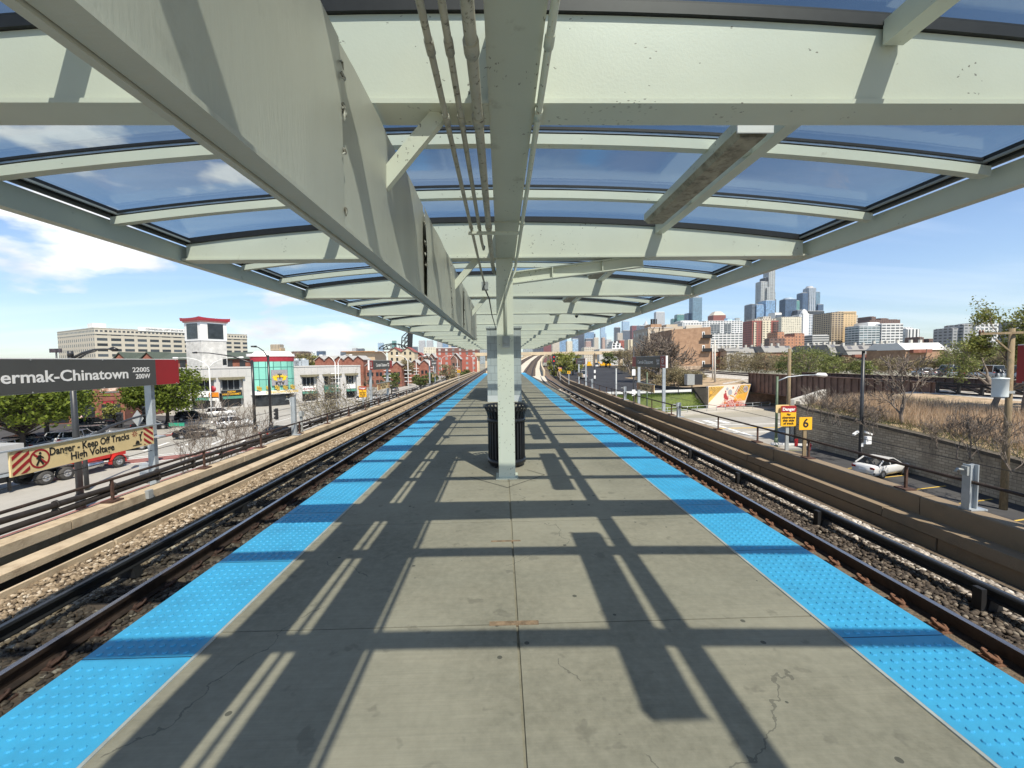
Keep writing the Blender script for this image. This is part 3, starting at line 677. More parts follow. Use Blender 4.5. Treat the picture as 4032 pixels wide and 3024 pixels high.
# ---------------------------------------------------------------- station signs and trackside posts
def onx(x, y, X):
    d = ray(x, y); return d*(X/d.x)+Vector((0, 0, CAMZ))
def wlab(l): return 'high voltage board below the '+l.split(',')[0].replace('station name board', 'name board')
def station_sign(side, y0, lab, first=True):
    """name board 5.3 m long; its logo end is the south end"""
    s = side; X = 8.0*s; L = 5.3
    t = thing('station_sign', lab, 'station sign', (X, y0+2.6, -1.9), 0, 'station name signs')
    face = X-s*.05
    m = MB(); m.box(face-.0*s, X+s*.05, y0, y0+L, 1.2, 1.8); m.build('board', SIGNWHITE, t)
    rt = Vector((0, 1 if s < 0 else -1, 0)); up = Vector((0,0,1)); N = rt.cross(up)
    fx = face+N.x*.004
    def panel(a, b, z0, z1, mat, nm='panel', d=.003):
        m = MB(); m.box(fx-N.x*.003, fx+N.x*d, a, b, z0, z1); return m.build(nm, mat, t)
    panel(y0+.7, y0+4.6, 1.205, 1.785, SIGNGREY); panel(y0+4.602, y0+L-.005, 1.205, 1.785, SIGNRED, 'red_panel'); lo = panel(y0+.005, y0+.698, 1.205, 1.785, SIGNRED, 'red_panel')
    f = fx+N.x*.006
    if s < 0:
        text('Cermak-Chinatown', .285, SIGNWHITE, (f, y0+2.60, 1.475), rt, up, .003, t, bold=.005, width=2.54)
        text('2200S', .145, SIGNWHITE, (f, y0+4.20, 1.555), rt, up, .003, t, bold=.002, width=.44); text('200W', .145, SIGNWHITE, (f, y0+4.24, 1.41), rt, up, .003, t, bold=.002, width=.38)
    else:
        text('Cermak-Chinatown', .285, SIGNWHITE, (f, y0+3.0, 1.475), rt, up, .003, t, bold=.004, width=2.5)
        text('2200S', .145, SIGNWHITE, (f, y0+1.05, 1.555), rt, up, .003, t, bold=.002, width=.44); text('200W', .145, SIGNWHITE, (f, y0+1.02, 1.41), rt, up, .003, t, bold=.002, width=.38)
    # round logo and line name on the south end
    c = Vector((f, y0+.35+(-.07 if s < 0 else .05)*1, 1.56)); m = MB(); n = 28
    for r0, r1 in ((.10, .135),):
        vs = [c+rt*(r*math.cos(2*math.pi*k/n))+up*(r*math.sin(2*math.pi*k/n)) for r in (r0, r1) for k in range(n)]
        m.add(vs, [(k, (k+1) % n, n+(k+1) % n, n+k) for k in range(n)])
    m.add([c-rt*.06+up*.012, c+rt*.03+up*.012, c+rt*.03+up*.045, c+rt*.085, c+rt*.03-up*.045, c+rt*.03-up*.012, c-rt*.06-up*.012], [tuple(range(7))])
    m.build('logo', SIGNWHITE, t)
    text('Howard', .12, SIGNWHITE, (f, y0+.35, 1.33), rt, up, .003, t, bold=.002)
    for yy in (y0+.72, y0+4.62):
        m = MB(); x = X+s*.13
        m.box(x-.075, x+.075, yy-.05, yy+.05, -1.9, 1.75); m.build('post', GALV, t)
    m = MB()
    for yy in (y0+.02, y0+2.0, y0+3.3, y0+5.2):
        for z in (1.22, 1.77): m.cyl((f, yy, z), (f+N.x*.006, yy, z), .012, n=8)
    m.build('bolt', GREYSTEEL, t)
    # warning board between the posts
    w = thing('warning_board', wlab(lab), 'warning sign', (X, y0+2.6, -.1), 0, 'high voltage warning boards')
    a, b = y0+1.60, y0+4.44; z0, z1 = -.13, .29
    m = MB(); m.box(face, face-N.x*.03, a, b, z0, z1); m.build('board', SIGNCREAM, w)
    m = MB(); m.box(face-.02, face+.02, a-.2, b+.22, z1, z1+.025); m.box(X-.03, X+.17, b, b+.2, .0, .03); m.build('frame', GALV, w)
    f = face+N.x*.004
    P3 = lambda u, z: Vector((f, (a+b)/2, 0))+rt*u+up*z
    def flat(pts, mat, nm):
        m = MB(); m.poly([P3(u, z) for u, z in pts]); return m.build(nm, mat, w, fix=False)
    h = z1-z0; mid = (z0+z1)/2; W = (b-a)/2
    m = MB()
    for sg in (-1, 1):
        x0, x1 = (-W+.02, -W+.28) if sg < 0 else (W-.27, W-.02)
        for k in range(-3, 7):
            bb = .085; st = .13
            # diagonal stripe clipped to the panel
            pts = []
            for (u0, zz) in ((0, 0), (1, 0)): pass
            q0 = k*st; sl = (1 if sg < 0 else -1)
            nseg = 10
            vs = []
            for j in range(nseg+1):
                uu = x0+(x1-x0)*j/nseg; off = (uu-x0)*sl*.75+q0+z0-(0 if sl > 0 else -.12)
                lo_, hi_ = max(z0+.02, min(z1-.02, off)), max(z0+.02, min(z1-.02, off+bb*.75))
                vs += [P3(uu, lo_), P3(uu, hi_)]
            for j in range(nseg):
                q = [vs[2*j], vs[2*j+2], vs[2*j+3], vs[2*j+1]]
                if (q[0]-q[3]).length > 1e-4 or (q[1]-q[2]).length > 1e-4: m.add(q, [(0,1,2,3)])
    m.build('stripes', SIGNRED, w, fix=False)
    text('Danger - Keep Off Tracks', .19, SIGNBLACK, P3(-.02, mid+.075), rt, up, .002, w, bold=.004, width=1.6)
    text('High Voltage', .19, SIGNBLACK, P3(-.02, mid-.085), rt, up, .002, w, bold=.004, width=.88)
    m = MB(); c = (-.98, mid); n = 28
    vs = [P3(c[0]+r*math.cos(2*math.pi*k/n), c[1]+r*math.sin(2*math.pi*k/n)) for r in (.135, .165) for k in range(n)]
    m.add(vs, [(k, (k+1) % n, n+(k+1) % n, n+k) for k in range(n)])
    m.poly([P3(c[0]-.11, c[1]+.085), P3(c[0]-.085, c[1]+.11), P3(c[0]+.11, c[1]-.085), P3(c[0]+.085, c[1]-.11)]); m.build('no_walking_symbol', SIGNRED, w, fix=False)
    m = MB(); f2 = f+N.x*.0015; f = f2
    def limb(p, q, wd):
        p, q = Vector(p), Vector(q); d = (q-p).normalized(); nn_ = Vector((-d.y, d.x))*wd/2
        m.poly([P3(*(p+nn_)), P3(*(q+nn_)), P3(*(q-nn_)), P3(*(p-nn_))])
    cx, cz = c
    for pq in (((cx-.0,cz+.06), (cx-.01,cz-.03), .05), ((cx-.01,cz-.02), (cx-.06,cz-.11), .03), ((cx,cz-.02), (cx+.05,cz-.11), .03), ((cx,cz+.05), (cx+.06,cz-.0), .022), ((cx-.01,cz+.05), (cx-.055,cz+.0), .022)): limb(*pq)
    m.poly([P3(cx+.008+.022*math.cos(k), cz+.092+.022*math.sin(k)) for k in np.linspace(0, 6.0, 12)])
    cx = 1.08                                                           # falling figure over the rail
    for pq in (((cx,mid+.07), (cx-.03,mid-.0), .032), ((cx-.03,mid), (cx+.005,mid-.07), .02), ((cx-.02,mid+.01), (cx-.02,mid-.09), .02), ((cx,mid+.07), (cx+.05,mid+.12), .016), ((cx,mid+.06), (cx-.06,mid+.06), .016), ((cx-.22,mid-.15), (cx-.0,mid-.15), .016)): limb(*pq)
    m.poly([P3(cx-.16, mid-.13), P3(cx-.04, mid-.13), P3(cx-.06, mid-.07), P3(cx-.12, mid-.05)])
    m.poly([P3(cx+.014+.02*math.cos(k), mid+.105+.02*math.sin(k)) for k in np.linspace(0, 6.0, 12)])
    m.build('pictogram', SIGNBLACK, w, fix=False)
    m = MB(); cx -= .16
    for k in range(8):
        a_ = k*math.pi/4; limb((cx+.02*math.cos(a_), mid+.1+.02*math.sin(a_)), (cx+.07*math.cos(a_), mid+.1+.07*math.sin(a_)), .012)
    m.build('spark_symbol', SIGNRED, w, fix=False)
    return t, w
A = station_sign(-1, 5.4, 'station name board nearest on the left, cut off by the left edge of the view')
for dy, lb in ((20.5, 'station name board second along the left track, in front of the bare bushes'), (42.2, 'station name board farthest along the left track, in front of the brick houses')):
    for o in A:
        l = lb if o is A[0] else wlab(lb)
        dup(o, (o.location.x, o.location.y+dy, o.location.z), label=l)
B = station_sign(1, 20.5, 'station name board on the right in front of the grass slope')
for dy, dx, lb in ((-19.4, 0, 'station name board at the right edge of the view, only its red end showing'), (21.6, .35, 'station name board farthest along the right track, by the asphalt lot')):
    for o in B:
        l = lb if o is B[0] else wlab(lb)
        dup(o, (o.location.x+dx, o.location.y+dy, o.location.z), label=l)
def rounded(x0, x1, z0, z1, r, n=4):
    pts = []
    for cx_, cz_, a0 in ((x1-r, z0+r, -90), (x1-r, z1-r, 0), (x0+r, z1-r, 90), (x0+r, z0+r, 180)):
        for k in range(n+1): a = R(a0+90*k/n); pts.append((cx_+r*math.cos(a), cz_+r*math.sin(a)))
    return pts
def danger_sign(p0, p1, Y, lab, zb=-1.3, copy=None):
    a, b = ony(p0[0], p0[1], Y), ony(p1[0], p1[1], Y); x0, x1, z1, z0 = a.x, b.x, a.z, b.z
    t = thing('clearance_sign', lab, 'warning sign', ((x0+x1)/2, Y, zb), 0, 'no clearance signs')
    pr = rounded(x0, x1, z0, z1, .035)
    m = MB(); m.prism([(x, Y, z) for x, z in pr], (0, .03, 0)); m.build('panel', SIGNYEL, t)
    zs = z1-(z1-z0)*.32
    m = MB(); m.prism([(x, Y-.003, max(z, zs)) for x, z in rounded(x0, x1, zs, z1, .035)], (0, .003, 0)); m.build('red_header', SIGNRED, t)
    m = MB(); m.prism([(x-.1, Y+.075, z) for x, z in rounded(x0, x1-.05, zs-.02, z1+.02, .03)], (0, .012, 0)); m.build('back_plate', SIGNCREAM, t)
    rt, up = (1,0,0), (0,0,1); w = x1-x0; cx = (x0+x1)/2; hh = z1-z0
    text('Danger', hh*.2, SIGNWHITE, (cx, Y-.007, zs+(z1-zs)*.46), rt, up, .003, t, bold=.004, width=w*.82)
    for k, (s, ww) in enumerate((('No', .24), ('clearance', .84), ('this side', .74), ('of track', .68))):
        text(s, hh*.155, SIGNBLACK, (cx, Y-.006, zs-hh*(.105+.145*k)), rt, up, .003, t, bold=.002, width=w*ww)
    m = MB(); m.box(cx-.045, cx+.045, Y+.032, Y+.07, zb, z0+.1); m.build('post', GREYSTEEL, t)
    return t
danger_sign((3076,1598), (3134,1678), 11.6, 'yellow no clearance sign with a red header on the right parapet beside the 6 sign')
danger_sign((1412,1521), (1443,1564), 25.2, 'yellow no clearance sign on the left parapet in front of the bare bushes')
danger_sign((1800,1452), (1813,1467), 62, 'small yellow no clearance sign far along the left track')
danger_sign((2200,1447), (2211.5,1462), 62, 'small yellow no clearance sign far along the right track')
def number_sign(ch, p0, p1, Y, lab, mat=GALV):
    a, b = ony(p0[0], p0[1], Y), ony(p1[0], p1[1], Y); cx = (a.x+b.x)/2
    t = thing('car_marker', lab, 'number sign', (cx, Y, -1.3), 0, 'number signs on the right parapet')
    m = MB(); m.box(a.x, b.x, Y, Y+.012, b.z, a.z); m.build('panel', SIGNYEL, t)
    text(ch, (a.z-b.z)*.95, SIGNBLACK, (cx, Y-.004, (a.z+b.z)/2), (1,0,0), (0,0,1), .003, t, bold=.006)
    m = MB(); m.box(cx-.045, cx+.045, Y+.014, Y+.05, -1.3, b.z+.08); m.build('post', SIGNCREAM if mat is None else mat, t)
number_sign('6', (3148,1643), (3197,1692), 10.9, 'yellow number 6 sign on a post on the right parapet', WOODPOLE)
number_sign('8', (2234,1461), (2246,1472), 51, 'yellow number 8 sign far along the right parapet')
def steel_post(px, py0, py1, X, lab, w=.13):
    a = onx(px, py1, X); Y = a.y; top = onx(px, py0, X).z; t = thing('steel_post', lab, 'steel post', (X, Y, -1.0), 0, 'bare steel posts on the parapets')
    m = MB()
    for q in (-1, 1): m.box(X+q*w/2-.008, X+q*w/2+.008, Y-w/2, Y+w/2, -1.2, top)
    m.box(X-w/2+.008, X+w/2-.008, Y-.006, Y+.006, -1.2, top); m.build('column', GALV, t)
    s = 1 if X > 0 else -1
    m = MB(); m.box(X-w*.6, X+w*1.6, Y-w*.8, Y+w*.8, -.955, -.93); m.build('base_plate', GALV, t)
    m = MB(); m.box(X-w*.9, X-w*.5, Y-.05, Y+.05, top-.18, top-.03); m.tube([(X-w*.7,Y,top-.1), (X-w*1.8,Y,top-.07), (X-w*2.1,Y,top-.12)], .02, 6); m.build('bracket', GREYSTEEL, t)
steel_post(3815, 1826, 2012, 7.86, 'grey steel post nearest on the right parapet with a base plate')
steel_post(2672, 1585, 1668, 7.86, 'grey steel post on the right parapet before the grass slope')
steel_post(2461, 1522, 1576, 7.9, 'grey steel post on the right parapet beyond the right name board')
steel_post(2332, 1492, 1527, 8.3, 'grey steel post far along the right parapet by the lot')
steel_post(1160, 1562, 1712, -7.6, 'grey steel post on the left parapet in front of the shopping centre')
m = MB(); a = onx(1185, 1620, -7.75); m.box(-7.79, -7.71, a.y-.04, a.y+.04, -1.2, a.z); m.box(-7.8, -7.68, a.y-.1, a.y+.1, a.z-.18, a.z-.02)
tag(m.build('cable_post', GREYSTEEL), 'short dark cable post beside the grey steel post on the left parapet', 'post')
# signal at the platform end
p = ony(2181, 1470, 75); sg = thing('rail_signal', 'dark rail signal with two red lights at the far end of the right parapet', 'rail signal', (p.x, 75, -1.2))
m = MB(); m.cyl((p.x,75,-1.2), (p.x,75,1.0), .12, n=10); m.build('post', BLACKP, sg)
m = MB(); m.box(p.x-.3, p.x+.3, 74.85, 75.1, .9, 2.7); m.build('head', BLACKP, sg)
m = MB()
for z in (2.2, 1.5): m.cyl((p.x,74.84,z), (p.x,74.80,z), .1, n=12)
m.build('lens', emis('signal_red_light', (.9,.03,.02), .5), sg)
# ---------------------------------------------------------------- trees, cars, lamps, people
BARK = pm('grey_bark', (.12,.1,.08), .9, 0, .35, 3, .4, 25, st=(3,3,.6))
BARKD = pm('dark_bark', (.05,.04,.032), .9, 0, .35, 3, .4, 25, st=(3,3,.6))
TWIG = pm('bare_twig_bark', (.19,.155,.125), .9, 0, .3, 4)
def leafmat(name, c0, c1):
    m, t, b = newmat(name)
    g = nn(t, 'ShaderNodeAttribute', attribute_name='rc'); lk(t, mixc(t, g.outputs['Fac'], c0, c1), b.inputs['Base Color'])
    b.inputs['Roughness'].default_value = .6; b.inputs['Specular IOR Level'].default_value = .25
    tr = nn(t, 'ShaderNodeBsdfTranslucent'); lk(t, mixc(t, g.outputs['Fac'], c0, c1), tr.inputs[0])
    mx = nn(t, 'ShaderNodeMixShader'); mx.inputs[0].default_value = .3; lk(t, b.outputs[0], mx.inputs[1]); lk(t, tr.outputs[0], mx.inputs[2])
    lk(t, mx.outputs[0], t.nodes['Material Output'].inputs[0]); return m
LEAF_M = leafmat('maple_leaf', (.055,.085,.012), (.19,.24,.03))
LEAF_Y = leafmat('young_leaf', (.13,.15,.035), (.33,.34,.09))
LEAF_G = leafmat('spring_leaf', (.06,.09,.03), (.2,.23,.07))
LEAF_B = leafmat('budding_leaf', (.19,.155,.095), (.36,.31,.17))
LEAF_O = leafmat('olive_leaf', (.11,.135,.04), (.28,.30,.10))
WEED = leafmat('weed_blade', (.07,.09,.03), (.2,.2,.08))
GRASS = leafmat('grass_blade', (.05,.09,.018), (.2,.28,.06))
DRY = leafmat('dry_grass_blade', (.34,.25,.16), (.68,.53,.38))
def leaves(name, pts, size, mat, parent, seed=0, per=1, spread=.3, world=True):
    rs = np.random.RandomState(seed); P = np.repeat(np.array(pts, float), per, 0); n = len(P)
    P = P+rs.normal(0, spread, (n, 3))
    a = rs.normal(0, 1, (n, 3)); a /= np.linalg.norm(a, axis=1)[:, None]; b = np.cross(a, rs.normal(0, 1, (n, 3))); b /= np.linalg.norm(b, axis=1)[:, None]
    s = size*(.6+.8*rs.rand(n, 1)); V = np.stack([P-a*s, P+b*s*.55, P+a*s, P-b*s*.55], 1).reshape(-1, 3)
    if parent is not None: V = V-np.array(parent.location)
    me = bpy.data.meshes.new(name); me.vertices.add(4*n); me.vertices.foreach_set('co', V.ravel())
    me.loops.add(4*n); me.loops.foreach_set('vertex_index', np.arange(4*n)); me.polygons.add(n); me.polygons.foreach_set('loop_start', np.arange(n)*4); me.update(calc_edges=True)
    at = me.attributes.new('rc', 'FLOAT', 'POINT'); at.data.foreach_set('value', np.repeat(rs.rand(n), 4)); me.materials.append(mat)
    o = bpy.data.objects.new(name, me); COL.objects.link(o)
    if parent is not None: o.parent = parent
    return o
def tree(name, label, base, h, seed, bark=BARK, leaf=None, lsize=.2, per=6, levels=5, spread=.9, trunk=.28, r0=None, lspread=.35, group=None, forks=1, droop=.0, cat='tree', nb=(2,3), shrink=.74, rmin=.008):
    rs = random.Random(seed); base = Vector(base); t = thing(name, label, cat, base, 0, group)
    tr, br = MB(), MB(); tips = []; r0 = r0 or h*.022
    def grow(p, d, L, r, lev, mb):
        n = 4 if lev < 3 else 3; pts = [p]; rr = [r]; q = p.copy(); dd = d.copy()
        for k in range(n):
            dd = (dd+Vector((rs.gauss(0,.12), rs.gauss(0,.12), rs.gauss(0,.08)+.05-droop*lev*.03))).normalized(); q = q+dd*(L/n); pts.append(q.copy()); rr.append(max(rmin, r*(1-.38*(k+1)/n)))
        mb.tube(pts, rr, 7 if lev == 0 else (5 if lev < 3 else 3), 0, lev == 0)
        if lev >= levels: tips.extend(pts[1:]); return
        if lev >= levels-1: tips.extend(pts[2:])
        for k in range(rs.randint(*nb)+(1 if lev == 0 else 0)):
            a = rs.uniform(0, 6.28); e = rs.uniform(.45, 1.)*spread
            s = dd.cross(Vector((math.cos(a), math.sin(a), .2))).normalized()
            nd = (dd+s*e).normalized(); i = n if k == 0 else rs.randint(max(1, n-2), n)
            grow(pts[i], nd, L*shrink*rs.uniform(.75, 1.15), rr[i]*rs.uniform(.62, .8), lev+1, br)
    for k in range(forks):
        d = Vector((rs.gauss(0, .06 if forks == 1 else .3), rs.gauss(0, .06 if forks == 1 else .3), 1)).normalized()
        grow(base+Vector((rs.gauss(0,.25), rs.gauss(0,.25), 0))*(forks > 1), d, h*trunk, r0/(forks**.4), 0, tr)
    # fit height
    mx = max(v[2] for v in (br.v or tr.v)); k = h/(mx-base.z)
    for mb in (tr, br): mb.v = [tuple(base+(Vector(v)-base)*k) for v in mb.v]
    tips = [base+(p-base)*k for p in tips]
    tr.build('trunk', bark, t, fix=False); br.build('branches', bark if leaf else (TWIG if bark is BARK else bark), t, fix=False)
    if leaf: leaves('crown', tips, lsize, leaf, t, seed, per, lspread)
    return t
def crown_tree(name, label, base, h, rad, seed, leaf, lsize=.16, n=5000, bark=BARKD, group=None, low=.25, clumps=60):
    """trunk and limbs with leaves clumped through the volume of the crown"""
    rs = random.Random(seed); base = Vector(base); t = thing(name, label, 'tree', base, 0, group)
    m = MB(); m.tube([base, base+Vector((.1,0,h*.2)), base+Vector((0,.1,h*.4))], [h*.03, h*.024, h*.016], 8); m.build('trunk', bark, t, fix=False)
    br = MB(); pts = []
    for k in range(clumps):
        th = rs.uniform(0, 6.28); ph = math.acos(rs.uniform(-.75, 1)); q = rs.uniform(.45, 1.)**.5*rs.uniform(.82, 1.08)
        c = base+Vector((rad*q*math.sin(ph)*math.cos(th), rad*q*math.sin(ph)*math.sin(th), h*(low+(1-low)*.5)+(1-low)*.5*h*q*math.cos(ph)))
        a = base+Vector((0,0,h*rs.uniform(.22,.4))); mid = (a+c)/2+Vector((0,0,rs.uniform(0,.3)))
        br.tube([a, mid, c], [h*.009, h*.006, .012], 4, 0, False)
        for j in range(n//clumps):
            v = Vector((rs.gauss(0,1), rs.gauss(0,1), rs.gauss(0,.42)))*rad*.17; pts.append(c+v)
    br.build('branches', bark, t, fix=False); leaves('crown', pts, lsize, leaf, t, seed, 1, .04); return t
def blades(name, label, cat, pts, h, w, mat, seed, lean=.25):
    rs = np.random.RandomState(seed); P = np.array(pts, float); n = len(P); a = rs.rand(n)*6.28; d = np.stack([np.cos(a), np.sin(a), 0*a], 1)*w
    H = h*(.5+.8*rs.rand(n)); tip = P+np.stack([rs.normal(0,lean,n)*H, rs.normal(0,lean,n)*H, H], 1)
    V = np.stack([P-d, P+d, tip], 1).reshape(-1, 3)
    me = bpy.data.meshes.new(name); me.vertices.add(3*n); me.vertices.foreach_set('co', V.ravel()); me.loops.add(3*n); me.loops.foreach_set('vertex_index', np.arange(3*n))
    me.polygons.add(n); me.polygons.foreach_set('loop_start', np.arange(n)*3); me.update(calc_edges=True)
    at = me.attributes.new('rc', 'FLOAT', 'POINT'); at.data.foreach_set('value', np.repeat(rs.rand(n), 3)); me.materials.append(mat)
    o = bpy.data.objects.new(name, me); COL.objects.link(o); return tag(o, label, cat, kind='stuff')
PAINT = {}
def paint(nm, c): 
    if nm not in PAINT: PAINT[nm] = pm('car_paint_'+nm, c, .25, .2, .05, 2)
    return PAINT[nm]
CARP = {'suv': (4.7, .95, .5, 1.72, [(-2.35,.75,.95), (-2.3,.45,1.05), (-1.3,.45,1.08), (1.2,.45,1.05), (2.2,.48,.92), (2.35,.5,.72)], (-2.2,-1.75,.35,1.15)),
        'sedan': (4.6, .9, .45, 1.45, [(-2.3,.6,.9), (-2.2,.42,1.0), (-1.2,.4,.98), (1.1,.4,.95), (2.1,.42,.8), (2.3,.45,.62)], (-1.75,-.95,.25,1.1)),
        'van': (5.6, 1.0, .5, 2.4, [(-2.8,.6,1.2), (-2.75,.45,1.25), (0,.45,1.25), (1.8,.45,1.2), (2.6,.5,1.0), (2.8,.5,.8)], (-2.75,-2.65,1.2,1.95)),
        'pickup': (5.6, 1.0, .55, 1.85, [(-2.8,.7,1.1), (-2.75,.5,1.15), (-.9,.5,1.15), (1.3,.5,1.12), (2.6,.52,1.0), (2.8,.55,.75)], (-.85,-.65,.65,1.35))}
def car(kind, col, loc, rz, label, group=None, name='parked_car'):
    L, W, zb, H, prof, (g0, g1, g2, g3) = CARP[kind]
    t = thing(name, label, 'car' if kind != 'van' else 'van', loc, rz, group)
    m = MB(); P = paint(*col); n = len(prof); vs = []
    for x, lo, hi in prof:
        k = .86 if abs(x) > L*.47 else (.97 if abs(x) > L*.4 else 1)
        zb_ = .26
        sec = [(-W*k*.93, max(zb_, lo-.2)), (-W*k, lo+.12), (-W*k, hi-.16), (-W*k*.93, hi-.02), (-W*k*.6, hi+.02), (W*k*.6, hi+.02), (W*k*.93, hi-.02), (W*k, hi-.16), (W*k, lo+.12), (W*k*.93, max(zb_, lo-.2))]
        vs += [(x, y, z) for y, z in sec]
    q = 10; fs = [(i*q+k, i*q+(k+1) % q, (i+1)*q+(k+1) % q, (i+1)*q+k) for i in range(n-1) for k in range(q)]+[tuple(range(q)), tuple(range((n-1)*q, n*q))]
    m.add(vs, fs, None, 0, True)
    zt = max(p[2] for p in prof[1:4])
    # roof and pillars
    Wr = W*.78; Wb = W*.93
    def green(mb, e, top, mi=0):
        xs = [(g0-e, zt), (g1-e*.5, H-top), (g2+e*.5, H-top), (g3+e, zt-.03)]
        vs = []
        for x, z in xs:
            w = (Wb if z < H*.85 else Wr)+e
            vs += [(x, -w, z), (x, w, z)]
        return mb.add(vs, [(0,1,3,2), (2,3,5,4), (4,5,7,6), (0,2,4,6), (1,7,5,3)], None, mi)
    m.box(g1-.02, g2+.02, -Wr-.005, Wr+.005, H-.05, H)
    for s in (-1, 1):
        for (xa, za, xb, zb2) in ((g0, zt, g1, H-.03), (g3, zt-.03, g2, H-.03), ((g1+g2)/2-.05, zt, (g1+g2)/2-.05, H-.03)):
            m.bar((xa, s*Wb, za), (xb, s*Wr, zb2), .07, .06)
    m.build('body', P, t, world=False)
    m = MB(); green(m, -.02, .04); m.build('windows', GLASSCAR, t, world=False)
    wr = .36 if kind != 'sedan' else .33
    for x in (-L*.29, L*.3):
        for s in (-1, 1):
            m = MB(); y = s*(W-.1); pr = [(wr*.55,-.1), (wr*.93,-.11), (wr,-.07), (wr,.07), (wr*.93,.11), (wr*.55,.1)]
            nn_ = 18; vs = [(x+r*math.cos(2*math.pi*k/nn_), y+d, wr+r*math.sin(2*math.pi*k/nn_)) for r, d in pr for k in range(nn_)]
            m.add(vs, [(i*nn_+k, i*nn_+(k+1) % nn_, (i+1)*nn_+(k+1) % nn_, (i+1)*nn_+k) for i in range(5) for k in range(nn_)], None, 0, True)
            w = m.build('wheel', TYRE, t, world=False)
            m = MB(); m.cyl((x, y+s*.03, wr), (x, y+s*.09, wr), wr*.56, n=14); o = m.build('rim', RIM, t, world=False); o.parent = w
    m0 = MB(); m0.box(L*.455, L*.488, -W*.86, -W*.55, .66, .8); m0.build('headlight', LAMPW, t, world=False)
    m0 = MB(); m0.box(L*.455, L*.488, W*.55, W*.86, .66, .8); m0.build('headlight', LAMPW, t, world=False)
    for s in (-1, 1):
        m0 = MB(); z = prof[0][2]; m0.box(-L*.503, -L*.48, min(s*W*.55, s*W*.86), max(s*W*.55, s*W*.86), z-.16, z); m0.build('tail_lamp', TAIL, t, world=False)
    m0 = MB(); m0.box(-L*.503, -L*.49, -.26, .26, .62, .74); m0.build('number_plate', SIGNWHITE, t, world=False)
    m0 = MB(); m0.box(L*.46, L*.492, -W*.5, W*.5, .45, .66); m0.box(-L*.498, -L*.47, -W*.85, W*.85, .34, .5); m0.build('bumper_trim', BLACKP, t, world=False)
    return t
def person(loc, rz, label, top, leg, h=1.72, skin=(.45,.28,.2), hair=(.03,.025,.02)):
    t = thing('person', label, 'person', loc, rz); k = h/1.72
    J = {'pel': (0,0,.95,.14), 'bel': (0,0,1.1,.125), 'che': (0,.0,1.32,.15), 'nek': (0,.01,1.47,.055), 'hea': (0,.02,1.60,.085), 'top': (0,.02,1.70,.06),
         'lh': (-.1,0,.9,.085), 'lk': (-.12,.04,.5,.06), 'la': (-.12,-.05,.1,.042), 'lt': (-.13,.1,.04,.035), 'rh': (.1,0,.9,.085), 'rk': (.12,.1,.5,.06), 'ra': (.12,.14,.1,.042), 'rt': (.13,.28,.04,.035),
         'ls': (-.19,0,1.4,.06), 'le': (-.26,.0,1.13,.042), 'lw': (-.27,.1,.9,.032), 'lf': (-.27,.13,.8,.03), 'rs': (.19,0,1.4,.06), 're': (.26,-.05,1.13,.042), 'rw': (.28,.03,.9,.032), 'rf': (.28,.05,.8,.03)}
    E = ['pel bel', 'bel che', 'che nek', 'nek hea', 'hea top', 'pel lh', 'lh lk', 'lk la', 'la lt', 'pel rh', 'rh rk', 'rk ra', 'ra rt', 'che ls', 'ls le', 'le lw', 'lw lf', 'che rs', 'rs re', 're rw', 'rw rf']
    ks = list(J); me = bpy.data.meshes.new('body'); me.from_pydata([tuple(c*k for c in J[a][:3]) for a in ks], [[ks.index(b) for b in e.split()] for e in E], [])
    o = bpy.data.objects.new('body', me); COL.objects.link(o); o.modifiers.new('s', 'SKIN').use_smooth_shade = True
    for i, a in enumerate(ks): r = J[a][3]*k; me.skin_vertices[0].data[i].radius = (r, r)
    me.skin_vertices[0].data[0].use_root = True
    o.modifiers.new('d', 'SUBSURF').levels = 1
    dg = bpy.context.evaluated_depsgraph_get(); dg.update(); m2 = bpy.data.meshes.new_from_object(o.evaluated_get(dg)); o.modifiers.clear(); o.data = m2
    m2.materials.clear(); S = [pm('skin_%.2f' % skin[0], skin, .6), pm('cloth_'+top[0], top[1], .85), pm('cloth_'+leg[0], leg[1], .85), pm('dark_hair', hair, .7), pm('shoe', (.05,.05,.05), .6)]
    for s in S: m2.materials.append(s)
    for p in m2.polygons:
        c = p.center/k; z = c.z
        p.material_index = 3 if (z > 1.66 or (z > 1.57 and c.y < 0)) else 0 if (z > 1.45 or (abs(c.x) > .22 and z < .95)) else 1 if z > .93 else 2 if z > .1 else 4
    o.parent = t; return t
def curved_lamp(base, h, arms, mat, label, group, r=.09, name='street_lamp', reach=2.2, thick=.05, rz=0):
    base = Vector(base); t = thing(name, label, 'street lamp', base, 0, group)
    m = MB(); m.tube([base, base+Vector((0,0,h*.5)), base+Vector((0,0,h*.86))], [r, r*.8, r*.65], 10); m.cyl(base, base+Vector((0,0,.5)), r*1.8, r*1.5, 10); m.build('pole', mat, t)
    for a in arms:
        d = Vector((math.cos(a+rz), math.sin(a+rz), 0)); z0 = base+Vector((0,0,h*.84)); pts = []
        for k in range(9):
            f = k/8; pts.append(z0+d*(reach*f**1.5)+Vector((0,0,h*.16*math.sin(f*1.75))))
        m = MB(); m.tube(pts, [r*.62]*4+[thick]*5, 8); arm = m.build('arm', mat, t)
        m = MB(); e = pts[-1]; m.tube([e-d*.1, e+d*.15, e+d*.6, e+d*.75], [.06, .14, .14, .05], 8); q = m.build('lamp_head', mat, t)
    return t
